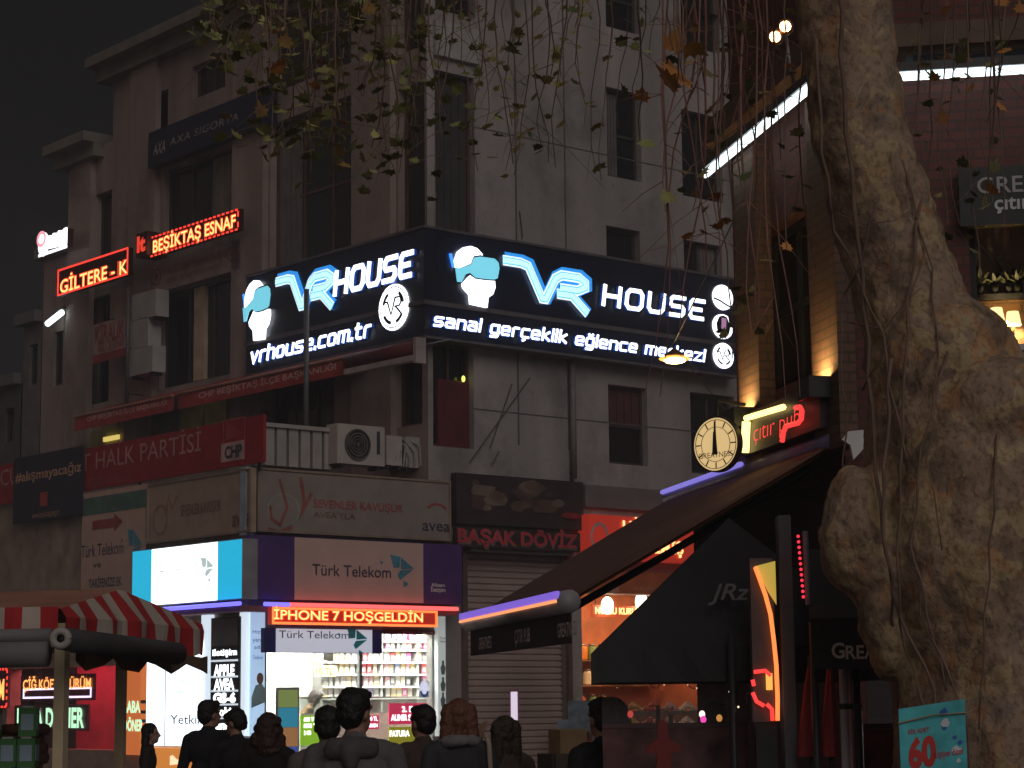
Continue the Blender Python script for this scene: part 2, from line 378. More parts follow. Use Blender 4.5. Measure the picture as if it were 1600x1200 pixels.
# corner window bays meet in reddish posts; pale block above them; dark red lower shutter
m = MB(); r = RR_((676, 32), (745, 103)); RF.box(m, r, .003, .1); m.build('corner_block', PALE, B)
m = MB(); r = RR_((690, 590), (740, 701)); RF.box(m, r, -.2, -.12); m.build('roller_blind', DARKRED, B)
r = lw['B2'][0]; q = LF.rect((297, 462), (312, 572)); m = MB(); LF.box(m, (q[0], q[1], r[2] + .05, r[3] - .05), -.19, -.1); m.build('curtain', CREAM, B)
for key, fr, f0, f1, c_ in (('C1', LF, .03, .3, (.16, .14, .13)), ('B1', LF, .6, .97, (.2, .17, .14)), ('W1', RF, .05, .45, (.13, .12, .12)), ('W3', RF, .06, .94, (.09, .03, .035)), ('X2', RF, .5, .95, (.16, .13, .12)), ('A2', LF, .05, .5, (.15, .13, .12)), ('K1', RF, .08, .92, (.05, .045, .05))):
    r = (lw if fr is LF else rw)[key][0]; m = MB(); a_, b_ = r[0] + (r[1] - r[0]) * f0, r[0] + (r[1] - r[0]) * f1; n_ = 9; zt0 = r[2] + (r[3] - r[2]) * (.0 if key != 'W3' else .45) + .07
    for i in range(n_): fr.box(m, (a_ + (b_ - a_) * i / n_, a_ + (b_ - a_) * (i + .97) / n_, zt0 if key in ('W3', 'B1', 'W1') else r[2] + .07, r[3] - .07), -.185 + .012 * (i % 2), -.17 + .012 * (i % 2))
    m.build('curtain', mat('curtain_' + key, c_, .8), B)
# posters and lit panes low on the street face
for k, (ul, lr, c, e) in enumerate([((130, 678), (156, 690), (.3, .26, .1), 0), ((160, 664), (186, 683), (.3, .28, .08), 0), ((207, 650), (242, 672), (.3, .3, .32), 0), ((246, 645), (279, 665), (.14, .12, .13), 0), ((284, 635), (318, 655), (.4, .38, .12), 0), ((322, 628), (355, 647), (.5, .48, .16), 0), ((362, 619), (402, 640), (.3, .3, .3), 0)]):
    q = LF.rect(ul, lr); m = MB(); LF.box(m, (q[0], q[1], q[2] - .25, q[3]), .004, .03); m.build('window_poster', mat('window_poster_%d' % k, c, .7), B)
q = LF.rect((161, 682), (184, 688), .1); m = MB(); LF.box(m, (q[0], q[1], q[2] + .03, q[3] - .02), .05, .1); m.build('lit_strip', emit('dim_yellow', (1, .75, .2), .8), B)
# seams, conduits on the side wall
m = MB()
for px in (805, 882): a, _ = RF.P(px, 300); RF.box(m, (a, a + .03, zRoof + .8, zTop), .001, .012)
for z in (RF.P(745, 640)[1], RF.P(745, 200)[1]): RF.box(m, (1.05, sR, z, z + .02), .0012, .008)
m.build('wall_seam', mat('dark_seam', (.12, .11, .11), .9), B)  # thin dark strips along the panel joints
a, zp = RF.P(889, 560); a2, zq = RF.P(889, 748); m = MB(); m.tube([RF.W(a, zp, .09), RF.W(a, zq, .09)], .06); m.build('drainpipe', mat('old_pipe', (.2, .17, .16), .6), B, True)
for p, q in (((828, 590), (733, 722)), ((800, 600), (765, 700)), ((812, 330), (816, 372)), ((780, 705), (768, 725))):
    m = MB(); a = RF.P(*p, .03); b = RF.P(*q, .03); m.tube([RF.W(a[0], a[1], .03), RF.W(b[0], b[1], .05)], .012, 6); m.build('conduit', mat('conduit_grey', (.1, .09, .085), .6), B)
m = MB(); r = RR_((912, 757), (1078, 803), .06); RF.box(m, (r[0], sR, r[2], r[3]), .02, .1); m.build('fascia_band', CONC, B)
r = RR_((1078, 760), (1150, 800)); 
# ------------------------------------------------------------------ neighbour houses down the street
def house(name, label, x0, x1, ytop, off, ztopx, m_, wins):
    t = thing(name, label, 'building'); a, b = LF.P(x1, 500, off)[0], LF.P(x0, 500, off)[0]; zt = LF.P(ztopx, ytop, off)[1]
    hs = [LF.rect(u, l, off) for u, l in wins]
    m = MB(); LF.wall(m, a, b, 0, zt, hs, .2, off); m.poly([LF.W(a, zt, off), LF.W(b, zt, off), LF.W(b, zt, off - 10), LF.W(a, zt, off - 10)]); m.poly([LF.W(b, 0, off), LF.W(b, zt, off), LF.W(b, zt, off - 10), LF.W(b, 0, off - 10)]); m.build('wall', m_, t)
    m = MB(); LF.box(m, (a + .01, b + .15, zt - .2, zt + .06), off - .1, off + .2); m.build('cornice', CONC, t)
    for h in hs: window(t, LF, h, FRAME_D, DARKGL, 2, 1, .15, d=off)
    return t
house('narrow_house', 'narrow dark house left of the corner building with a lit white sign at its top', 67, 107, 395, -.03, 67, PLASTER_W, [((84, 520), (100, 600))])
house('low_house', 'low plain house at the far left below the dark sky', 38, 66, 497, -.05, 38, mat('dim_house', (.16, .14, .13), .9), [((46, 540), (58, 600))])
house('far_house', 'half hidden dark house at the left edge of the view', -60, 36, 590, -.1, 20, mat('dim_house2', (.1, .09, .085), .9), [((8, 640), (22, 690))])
# ------------------------------------------------------------------ signs
def sign(name, label, fr, ul, lr, d, th, face, cat='sign', frame=None, group=None, r=None):
    t = thing(name, label, cat, group); r = r or fr.rect(ul, lr, d + th)
    m = MB(); fr.box(m, r, d, d + th); m.build('panel', face, t)
    if frame: m = MB(); fr.border(m, r, .035, d + th - .005, .03); m.build('frame', frame, t)
    return t, r, d + th
def lettering(t, fr, items, mt, d, name='lettering', dz=.006):
    for it in items:
        m = MB(); kw = dict(it[3]) if len(it) > 3 else {}
        fr.text(m, it[0], fr.rect(it[1], it[2], d + dz), d + dz, **kw); o = m.build(name, mt, t)
    return o

TF_ = {'s': (1, [[(1, 1), (.15, 1), (0, .87), (0, .63), (.12, .5), (.88, .5), (1, .37), (1, .13), (.85, 0), (0, 0)]]), 'a': (1, [[(.05, 1), (.85, 1), (1, .85), (1, 0), (.15, 0), (0, .13), (0, .42), (.12, .54), (1, .54)]]), 'n': (1, [[(0, 0), (0, 1), (.82, 1), (1, .84), (1, 0)]]), 'l': (0, [[(0, 1.45), (0, 0)]]),
 'g': (1, [[(1, 0), (.15, 0), (0, .15), (0, .85), (.15, 1), (1, 1), (1, -.25), (.85, -.42), (.08, -.42)]]), 'e': (1, [[(0, .5), (1, .5), (1, .85), (.85, 1), (.15, 1), (0, .85), (0, .15), (.15, 0), (.95, 0)]]), 'r': (.72, [[(0, 0), (0, .84), (.18, 1), (.72, 1)]]), 'c': (.95, [[(.95, 1), (.15, 1), (0, .85), (0, .15), (.15, 0), (.95, 0)]]), 'k': (.9, [[(0, 0), (0, 1.45)], [(.85, 1), (.12, .52), (.92, 0)]]), 'i': (0, [[(0, 0), (0, 1)], [(0, 1.27), (0, 1.47)]]),
 'm': (1.55, [[(0, 0), (0, 1), (1.4, 1), (1.55, .85), (1.55, 0)], [(.78, .9), (.78, 0)]]), 'z': (1, [[(0, 1), (1, 1), (0, 0), (1, 0)]]), 'v': (1, [[(0, 1), (.5, .02), (1, 1)]]), 'h': (1, [[(0, 1.45), (0, 0)], [(.1, 1), (.82, 1), (1, .85), (1, 0)]]), 'o': (1, [[(.5, 0), (.15, 0), (0, .15), (0, .85), (.15, 1), (.85, 1), (1, .85), (1, .15), (.85, 0), (.5, 0)]]), 'u': (1, [[(0, 1), (0, .15), (.15, 0), (1, 0), (1, 1)]]), 't': (.75, [[(.15, 1.4), (.15, .15), (.3, 0), (.75, 0)], [(-.1, 1), (.65, 1)]]), '.': (0, [[(0, -.06), (0, .13)]]),
 'H': (1.15, [[(0, 0), (0, 1)], [(1.15, 1), (1.15, 0)], [(.2, .5), (1.03, .5)]]), 'O': (1.15, [[(.57, 0), (.2, 0), (0, .2), (0, .8), (.2, 1), (.95, 1), (1.15, .8), (1.15, .2), (.95, 0), (.57, 0)]]), 'U': (1.1, [[(0, 1), (0, .2), (.2, 0), (.9, 0), (1.1, .2), (1.1, 1)]]), 'S': (1.05, [[(1.05, 1), (.18, 1), (0, .85), (0, .62), (.14, .5), (.9, .5), (1.05, .38), (1.05, .15), (.88, 0), (0, 0)]]), 'E': (1, [[(1, 1), (.15, 1), (0, .85), (0, .15), (.15, 0), (1, 0)], [(.12, .5), (.8, .5)]])}
TF_['ç'] = (.95, TF_['c'][1] + [[(.5, -.14), (.5, -.3), (.3, -.42)]]); TF_['ğ'] = (1, TF_['g'][1] + [[(.22, 1.45), (.36, 1.27), (.64, 1.27), (.78, 1.45)]])
def stroke_text(mb, fr, tx, r, d, wd=.2, th=.05, shear=.2, gap=.42, grow=0, space=.7):
    """r maps the baseline..x height box; rounded square lettering drawn as bent bars"""
    a, b, z0, z1 = r; L = []; x = 0
    for ch in tx:
        if ch == ' ': x += space; continue
        w_, pls = TF_[ch]
        for k, pl in enumerate(pls): L.append([(x + px + shear * py, py, k) for px, py in pl])
        x += w_ + gap
    W_ = x - gap + shear + wd; H = z1 - z0; sg = 1 if b > a else -1; sx = abs(b - a) / W_; sz = H
    for pl in L:
        pts = [V(((px + wd / 2) * sx, z0 + (wd / 2 + py * (1 - wd)) * sz)) for px, py, k in pl]; k = pl[0][2]; hw = wd * H / 2 + grow
        e0 = (pts[0] - pts[1]).normalized() * (hw if k == 0 or grow else hw * .9); e1 = (pts[-1] - pts[-2]).normalized() * hw
        closed = (pts[0] - pts[-1]).length < 1e-6
        if not closed: pts[0] = pts[0] + e0 * .9; pts[-1] = pts[-1] + e1 * .9
        Lf, Rt = [], []
        for i, p in enumerate(pts):
            d1 = (pts[i] - pts[i - 1]).normalized() if i else (pts[1] - pts[0]).normalized(); d2 = (pts[i + 1] - pts[i]).normalized() if i < len(pts) - 1 else d1
            n1 = V((-d1.y, d1.x)); n2 = V((-d2.y, d2.x)); mm = n1 + n2; mm = mm.normalized() if mm.length > 1e-6 else n1; l = hw / max(.5, mm.dot(n1)); Lf.append(p + mm * l); Rt.append(p - mm * l)
        n = len(pts); dd = d + k * .0012; q = lambda p, dz: fr.W(a + sg * p.x, p.y, dz)
        i0 = mb.pts([q(p, dd + th) for p in Lf] + [q(p, dd + th) for p in Rt] + [q(p, dd) for p in Lf] + [q(p, dd) for p in Rt])
        for i in range(n - 1):
            for f in ((i, i + 1, n + i + 1, n + i), (i, i + 1, 2 * n + i + 1, 2 * n + i), (n + i, n + i + 1, 3 * n + i + 1, 3 * n + i)): mb.f.append(tuple(i0 + j for j in f)); mb.mi.append(0)
        if not closed:
            for i in (0, n - 1): mb.f.append(tuple(i0 + j for j in (i, n + i, 3 * n + i, 2 * n + i))); mb.mi.append(0)
# --- big wraparound sign
S = thing('wraparound_sign', 'huge dark blue sign wrapping the building corner with glowing headset heads and white lettering', 'sign')
sd = .34; TH = .3
m = MB(); rl = LR_((385, 439), (664, 523), sd); rl = (rl[0], -sd + .0, RF.P(667, 524, sd)[1], RF.P(669, 357, sd)[1])
rr = RR_((669, 357), (1152, 585), sd); rr = (-sd, rr[1], rl[2], rl[3])
LF.box(m, (rl[0], -sd + .002, rl[2], rl[3]), sd - TH, sd); m.build('street_panel', NAVY, S)
m = MB(); RF.box(m, (-sd + .305, rr[1], rr[2], rr[3]), sd - TH, sd); m.build('side_panel', NAVY, S)
m = MB(); zt = RF.P(660, 471, sd)[1]
LF.box(m, (rl[0], -sd - .002, zt - .04, zt + .04), sd + .001, sd + .03); RF.box(m, (-sd - .028, rr[1], zt - .04, zt + .04), sd + .001, sd + .03)
for z in (rl[2] - .05, rl[3] + .005): LF.box(m, (rl[0], -sd - .002, z, z + .045), sd - TH + .01, sd + .028); RF.box(m, (-sd - .026, rr[1], z, z + .045), sd - TH + .01, sd + .028)
m.build('trim_rail', mat('rail_metal', (.12, .1, .11), .5), S)
DOME = [(.1, .6), (.1, .73), (.16, .87), (.28, .96), (.42, 1), (.55, .98), (.66, .9), (.71, .78), (.48, .75), (.4, .66), (.3, .6), (.2, .57)]
VISOR = [(.08, .59), (.18, .585), (.32, .645), (.42, .69), (.475, .81), (.6, .84), (.9, .845), (.98, .79), (1, .69), (.96, .52), (.9, .49), (.7, .475), (.5, .475), (.39, .54), (.29, .5), (.21, .36), (.12, .355)]
NECK = [(.33, .42), (.41, .5), (.5, .455), (.72, .455), (.92, .47), (.93, .36), (.88, .24), (.78, .17), (.76, 0), (.41, .02), (.39, .18), (.27, .27), (.25, .34)]
ANT = [(.0, .82), (.045, .83), (.1, .6), (.06, .6)]
VL = [(0, .93), (.18, .93), (.25, .86), (.42, .12), (.47, .12), (.6, .66), (.68, .74), (.86, .74), (.94, .64), (.92, .5), (.84, .42), (.62, .42)]
LEG = [(.6, .28), (.76, .28), (.96, 0)]
def headset(fr, ul, lr, nm='headset_emblem'):
    r = fr.rect(ul, lr, sd)
    m = MB(); fr.plate(m, r, [(x, y) for x, y in DOME], sd + .02, .05); fr.plate(m, r, NECK, sd + .02, .05); o = m.build(nm, E_W, S)
    m = MB(); fr.plate(m, r, [(.5 + (x - .5) * 1.07, .6 + (y - .6) * 1.12) for x, y in VISOR], sd + .072, .008); m.build('visor_outline', NAVY, o)
    m = MB(); fr.plate(m, r, VISOR, sd + .085, .01); m.build('visor', emit('visor_cyan', (.2, .68, .85), 1.0), o)
    m = MB(); fr.plate(m, r, ANT, sd + .02, .03); m.build('antenna', E_BL, o)
VP = [(.0, .93), (.2, .93), (.28, .88), (.43, .2), (.47, .2), (.585, .7), (.66, .8), (.86, .8), (.93, .7), (.93, .6), (.84, .5), (.64, .5)]
LP_ = [(.6, .36), (.77, .36), (.95, .0)]
def bars(mb, fr, r, pl, hw, d, th):
    a, b, z0, z1 = r; sg = 1 if b > a else -1; pts = [V((abs(b - a) * x, z0 + (z1 - z0) * y)) for x, y in pl]; Lf, Rt = [], []
    for i, p in enumerate(pts):
        d1 = (pts[i] - pts[i - 1]).normalized() if i else (pts[1] - pts[0]).normalized(); d2 = (pts[i + 1] - pts[i]).normalized() if i < len(pts) - 1 else d1
        n1 = V((-d1.y, d1.x)); n2 = V((-d2.y, d2.x)); mm = (n1 + n2).normalized(); l = hw / max(.55, mm.dot(n1)); Lf.append(p + mm * l); Rt.append(p - mm * l)
    n = len(pts); q = lambda p, dz: fr.W(a + sg * p.x, p.y, dz); i0 = mb.pts([q(p, d + th) for p in Lf] + [q(p, d + th) for p in Rt] + [q(p, d) for p in Lf] + [q(p, d) for p in Rt])
    for i in range(n - 1):
        for f in ((i, i + 1, n + i + 1, n + i), (i, i + 1, 2 * n + i + 1, 2 * n + i), (n + i, n + i + 1, 3 * n + i + 1, 3 * n + i)): mb.f.append(tuple(i0 + j for j in f)); mb.mi.append(0)
def vrlogo(fr, ul, lr):
    r = fr.rect(ul, lr, sd); H = r[3] - r[2]
    sh_ = lambda pl, dx, dy: [(x + dx, y + dy) for x, y in pl]
    m = MB(); bars(m, fr, r, sh_(VP, .025, .045), H * .15, sd + .01, .03); bars(m, fr, r, sh_(LP_, .02, .03), H * .125, sd + .012, .03); o = m.build('monogram', emit('mono_blue', (.03, .3, .85), 1.0), S)
    for hw, dz, mt, nm in ((.115, .045, emit('mono_white', (.85, .97, 1), 1.3), 'white_line'), (.082, .052, emit('mono_cyan', (.1, .52, .85), 1.0), 'cyan_line'), (.058, .059, emit('mono_pale', (.55, .93, .95), 1.2), 'inner_line')):
        m = MB(); bars(m, fr, r, VP, H * hw, sd + dz, .004); bars(m, fr, r, LP_, H * hw, sd + dz + .001, .004); m.build(nm, mt, o)
headset(LF, (382, 444), (428, 528)); headset(RF, (700, 380), (776, 484))
vrlogo(LF, (434, 437), (527, 478)); vrlogo(RF, (783, 402), (922, 492))
E_HALO = emit('blue_halo', (.02, .12, .55), .17)  # blue glow round the letters, drawn as a slightly larger emissive copy
def glow_words(fr, tx, u, l, **kw):
    r = fr.rect(u, l, sd); m = MB(); stroke_text(m, fr, tx, r, sd + .07, th=.02, **kw); o = m.build('lettering', E_W, S)
    m = MB(); stroke_text(m, fr, tx, r, sd + .01, th=.055, grow=.006, **kw); m.build('letter_halo', E_HALO, o)
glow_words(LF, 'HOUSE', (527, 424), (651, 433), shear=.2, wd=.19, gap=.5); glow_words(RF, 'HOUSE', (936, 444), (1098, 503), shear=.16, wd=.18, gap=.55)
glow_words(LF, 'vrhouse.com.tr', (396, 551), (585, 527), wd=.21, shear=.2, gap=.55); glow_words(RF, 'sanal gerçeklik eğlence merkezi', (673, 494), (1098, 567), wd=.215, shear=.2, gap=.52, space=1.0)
def badge(fr, ul, lr, kind):
    r = fr.rect(ul, lr, sd); m = MB(); fr.ellipse(m, r, sd + .004, .03); o = m.build('round_badge', E_W, S); nm = 'badge_print'; m = MB()
    sub = lambda x0, x1, y0, y1: (r[0] + (r[1] - r[0]) * x0, r[0] + (r[1] - r[0]) * x1, r[2] + (r[3] - r[2]) * y0, r[2] + (r[3] - r[2]) * y1)
    if kind == 0:
        fr.ellipse(m, sub(.05, .95, .05, .95), sd + .036, .003, 32, inner=.955)
        fr.ellipse(m, sub(.12, .88, .12, .88), sd + .036, .003, 8, inner=.8, a0=.2, a1=1.0); fr.ellipse(m, sub(.12, .88, .12, .88), sd + .036, .003, 8, inner=.8, a0=2.1, a1=2.9); fr.ellipse(m, sub(.12, .88, .12, .88), sd + .036, .003, 8, inner=.8, a0=3.6, a1=4.5); fr.ellipse(m, sub(.12, .88, .12, .88), sd + .036, .003, 8, inner=.8, a0=5.0, a1=5.7)
        fr.stroke(m, sub(.22, .8, .3, .72), [(0, .8), (.15, .8), (.36, .1), (.6, .95), (.9, .95), (.95, .7), (.85, .5), (.6, .5), (.7, .4), (1, 0)], .09, sd + .036, .003)
    elif kind == 1:
        fr.stroke(m, r, [(.02, .42), (.3, .36), (.6, .24), (1, .1)], .07, sd + .036, .003)
    elif kind == 2:
        fr.plate(m, r, [(.2, .25), (.8, .25), (.86, .55), (.7, .9), (.5, .96), (.3, .88), (.16, .6)], sd + .036, .003)
        fr.plate(m, r, [(.84, .5), (1.05, .5), (1.05, .8), (.9, .95), (.75, .95)], sd + .0365, .003)
    m.build(nm, NAVY, o)
    if kind == 2:
        m = MB(); fr.plate(m, r, [(.4, .4), (.62, .4), (.66, .85), (.42, .85)], sd + .0405, .002); fr.plate(m, r, [(.28, .1), (.72, .1), (.72, .2), (.28, .2)], sd + .0405, .002); m.build('badge_picture', emit('badge_pink', (.5, .25, .45), .7), o)
badge(LF, (594, 450), (640, 511), 0); badge(RF, (1112, 443), (1144, 487), 1); badge(RF, (1112, 489), (1144, 532), 2); badge(RF, (1113, 534), (1145, 578), 0)
# --- LED tickers on the street face
def ticker(label, fr, ul, lr, tx, tul, tlr, d, dash=0, bold=.03, th=.12, wd=.035, bd=None, bgm=None):
    t, r, dd = sign('led_ticker', label, fr, ul, lr, d, th, bgm or mat('ticker_black', (.05, .008, .008), .5), 'led sign')
    m = MB(); fr.border(m, r, wd, dd + .001, .015, dash=dash); m.build('led_border', E_RED if not bd else bd, t)
    m = MB(); fr.text(m, tx, fr.rect(tul, tlr, dd + .01), dd + .01, bold=bold + .045); m.build('red_glow_letters', emit('red_bloom', (1, .06, .02), .8), t)  # red bloom of the amber letters, drawn as bolder emissive letters behind
    m = MB(); fr.text(m, tx, fr.rect(tul, tlr, dd + .016), dd + .016, bold=bold * .4); m.build('lettering', E_YEL, t)
    return t
ticker('amber running text sign reading BEŞİKTAŞ ESNAF in a dotted red border', LF, (235, 371), (373, 359), 'BEŞİKTAŞ ESNAF', (239, 377), (368, 354), .45, dash=.16)
ticker('amber running text sign reading GİLTERE, lowest and leftmost on the street face', LF, (91, 422), (200, 429), 'GİLTERE - K', (94, 439), (199, 426), .45, bold=.02)
t, r, dd = sign('led_side_screen', 'small red LED screen end beside the dotted amber running text sign', LF, (213, 366), (229, 398), .2, .5, mat('ticker_black'), 'led sign')
lettering(t, LF, [('It', (214, 372), (227, 390), dict(bold=.05))], emit('dull_red_led', (1, .06, .03), .9), dd)
t, r, dd = sign('round_crest_banner', 'dull grey banner with two round crests hung under the dotted amber sign', LF, (235, 417), (375, 420), .1, .04, mat('dull_banner', (.33, .26, .22), .8))
lettering(t, LF, [('TÜRKİYE ESNAF VE SANATKARLAR', (254, 420), (355, 400), {}), ('KREDİ KEFALET KOOPERATİFİ', (262, 436), (345, 418), {})], BROWNINK, dd)
for u, l in (((237, 422), (252, 444)), ((355, 386), (372, 406))):
    m = MB(); rr2 = LF.rect(u, l, dd); LF.ellipse(m, rr2, dd + .004, .004, inner=.8); LF.ellipse(m, (rr2[0] * .7 + rr2[1] * .3, rr2[0] * .3 + rr2[1] * .7, rr2[2] * .7 + rr2[3] * .3, rr2[2] * .3 + rr2[3] * .7), dd + .004, .004); m.build('crest', BROWNINK, t)
t, r, dd = sign('insurance_signboard', 'dark blue signboard with dim grey slanted capitals high under the roof', LF, (232, 208), (420, 192), .1, .2, NAVY)
lettering(t, LF, [('AXA SIGORTA', (265, 217), (372, 187), dict(shear=.15, space=1.1)), ('AXA', (239, 226), (258, 236), dict(shear=.3, bold=.02))], mat('dim_letters', (.36, .31, .3), .6), dd)
t, r, dd = sign('lit_white_sign', 'bright white lit sign with a pink red disc at the far left', LF, (61, 372), (105, 384), .5, .15, mat('ticker_black'))
m = MB(); LF.box(m, LF.rect((61, 402), (105, 383), dd), dd + .001, dd + .02); LF.ellipse(m, LF.rect((62, 366), (76, 398), dd), dd + .003, .03); LF.plate(m, LF.rect((78, 365), (105, 382), dd), [(0, .1), (1, 0), (1, 1), (.85, .97), (.8, .9), (.55, .97), (.5, .85), (.25, .93), (.2, .8), (0, .88)], dd + .002, .03); m.build('lettering', E_W, t)
m = MB(); LF.ellipse(m, LF.rect((60, 364), (74, 384), dd), dd + .035, .004, inner=.6); m.build('red_disc', emit('pink_disc', (1, .35, .4), 1.3), t)
t = thing('wall_lamp', 'slim white lit tube lamp on the narrow house, under the white sign', 'lamp'); m = MB(); q0 = LF.P(74, 506, .3); q1 = LF.P(97, 488, .3)
m.tube([LF.W(q0[0], q0[1], .3), LF.W(q1[0], q1[1], .3)], .07, 8); m.build('tube', E_TUBE, t, True)
m = MB(); m.tube([LF.W(q0[0], q0[1] + .12, .24), LF.W(q1[0], q1[1] + .12, .24)], .05, 6); m.tube([LF.W((q0[0] + q1[0]) / 2, (q0[1] + q1[1]) / 2 + .12, .24), LF.W((q0[0] + q1[0]) / 2, (q0[1] + q1[1]) / 2 + .12, -.02)], .03, 6); m.build('housing', DGREY, t)
t, r, dd = sign('rent_banner', 'tattered pale banner with red letters KİRALIK hanging under the lowest running text sign', LF, (146, 508), (197, 556), .5, .02, mat('rent_cloth', (.36, .24, .22), .8, vary=.3))
lettering(t, LF, [('KİRALIK', (149, 512), (194, 526), dict(bold=.02)), ('0212 260', (153, 537), (192, 540), {})], mat('rent_red', (.3, .05, .05), .7), dd)
m = MB(); LF.box(m, LF.rect((146, 556), (197, 556), dd), dd + .002, dd + .01); m.build('red_strip', mat('rent_red'), t)
m = MB(); a = LF.P(146, 505, .5); b = LF.P(197, 492, .5)
m.tube([LF.W(r[0], r[3], .5), LF.W(r[0], r[3] + .2, 0)], .015, 5); m.tube([LF.W(r[1], r[3], .5), LF.W(r[1], r[3] + .2, 0)], .015, 5); m.build('tie_cord', BLACK, t)
# --- air conditioners on the street face
def ac(label, fr, ul, lr, d, th=.32, fan=True, group='air conditioning units', mt=None, rack=False):
    t = thing('air_conditioner', label, 'air conditioner', group); r = fr.rect(ul, lr, d + th); a, b, z0, z1 = r; sg = 1 if b > a else -1; wv, hv = abs(b - a), z1 - z0
    m = MB(); fr.box(m, r, d, d + th); m.build('casing', mt or mat('ac_casing', (.4, .38, .36), .6, vary=.15), t)
    if fan:
        cx = a + (b - a) * .42; rad = min(wv * .33, hv * .4); q = (cx - sg * rad, cx + sg * rad, z0 + hv * .5 - rad, z0 + hv * .5 + rad)
        m = MB(); fr.ellipse(m, q, d + th + .002, .006, 24); o2 = m.build('fan_opening', BLACK, t)
        m = MB()
        for k in (.35, .55, .75, .97): fr.ellipse(m, q, d + th + .022, .008, 24, inner=k * .92 / k if k > .9 else k - .04) if k > .9 else fr.ellipse(m, (cx - sg * rad * k, cx + sg * rad * k, z0 + hv * .5 - rad * k, z0 + hv * .5 + rad * k), d + th + .022, .008, 20, inner=.9)
        fr.ellipse(m, (cx - sg * rad * .12, cx + sg * rad * .12, z0 + hv * .5 - rad * .12, z0 + hv * .5 + rad * .12), d + th + .018, .012, 12)
        m.build('fan_grille', mat('ac_grille', (.16, .14, .13), .5), t)
        m = MB()
        for k in range(3):
            an = k * 2.1 + .4; fr.plate(m, q, [(.5, .5), (.5 + .44 * math.cos(an), .5 + .44 * math.sin(an)), (.5 + .44 * math.cos(an + .7), .5 + .44 * math.sin(an + .7))], d + th + .01, .004)
        m.build('fan_blade', DGREY, t)
        m = MB(); fr.box(m, (b - sg * wv * .17, b - sg * wv * .1, z0 + hv * .3, z0 + hv * .88), d + th + .001, d + th + .005); m.build('badge_strip', INK, t)
    m = MB()
    for x in (.12, .88): fr.box(m, (a + (b - a) * x - .03, a + (b - a) * x + .03, z0 - .07, z0 - .001), d + .02, d + th - .02)
    m.build('foot', BLACK, t); return t
ac('upper dusty air conditioner box on the street face, beside the vertical pipe', LF, (206, 462), (243, 493), .15, fan=False)
ac('middle dusty air conditioner box on the street face, below the small pipe bend', LF, (203, 502), (231, 540), .15, fan=False)
ac('lowest dusty air conditioner on the street face with a wire bracket', LF, (202, 548), (238, 580), .15, fan=False)
t = thing('vertical_pipe', 'thin vertical pipe running down past the stacked air conditioner boxes', 'pipe'); a, z1 = LF.P(234, 455); _, z0 = LF.P(234, 640); m = MB(); m.tube([LF.W(a - .05, z1, .55), LF.W(a - .05, z0, .55)], .04, 8); m.build('pipe', DGREY, t, True)
m = MB()
for z in (z1 - .3, (z0 + z1) / 2, z0 + .3): m.tube([LF.W(a - .05, z, .55), LF.W(a - .05, z, -.02)], .015, 5)
m.build('bracket', BLACK, t)
ac('cream air conditioner with a round fan in the middle of the shop roof', RF, (527, 661), (601, 729), -.35, mt=mat('ac_cream', (.5, .44, .4), .6, vary=.12))
ac('smaller turned air conditioner box right of the round fan unit on the shop roof', RF, (634, 682), (662, 732), -.75, th=.5, fan=False)
ac('low air conditioner box squeezed next to the round fan unit on the shop roof', RF, (604, 680), (628, 728), -.5, fan=False, mt=mat('ac_cream'))
t = thing('louvre_rack', 'open white louvred rack standing on the shop roof left of the round fan unit', 'rack'); q = RF.rect((414, 662), (512, 729), -.3)
for k in range(6): a = q[0] + (q[1] - q[0]) * (k + .02) / 5.3; m = MB(); RF.box(m, (a, a + .19, q[2] - .05, q[3] - .05), -.62, -.3); m.build('slat', mat('rack_white', (.42, .38, .36), .6, vary=.15), t)
m = MB(); RF.box(m, (q[0] - .05, q[1], q[3] - .049, q[3] + .02), -.68, -.25); m.build('top_rail', mat('rack_white'), t); m = MB(); RF.box(m, (q[0], q[1], q[2] - .05, q[3] - .06), -.72, -.66); m.build('back_sheet', mat('rack_back', (.2, .1, .07), .7), t)
t = thing('cable_bundle', 'pale loose cables and hoses hanging between the roof air conditioners', 'cables'); m = MB()
for k in range(6):
    p0 = RF.P(604 + 6 * k, 684, -.3); p1 = RF.P(612 + 9 * k, 728, -.2); m.tube([RF.W(p0[0], p0[1], -.3), RF.W((p0[0] + p1[0]) / 2 + .1, (p0[1] + p1[1]) / 2 + .1 * (k % 3 - 1), -.18), RF.W(p1[0], p1[1], -.2)], .018, 5, False)
m.build('cables', mat('cable_pale', (.4, .36, .34), .7), t, True)
t = thing('window_lamp', 'tiny yellow green light in the dark window under the wraparound sign', 'lamp'); a, z = RF.P(724, 592, -.08); m = MB(); m.ball(RF.W(a, z, -.08), .035, .03, .06); m.build('bulb', emit('greenish', (.7, .8, .12), 2), t, True); m = MB(); m.tube([RF.W(a, z + .06, -.08), RF.W(a, z + .4, -.12)], .01, 5); m.build('cord', BLACK, t)
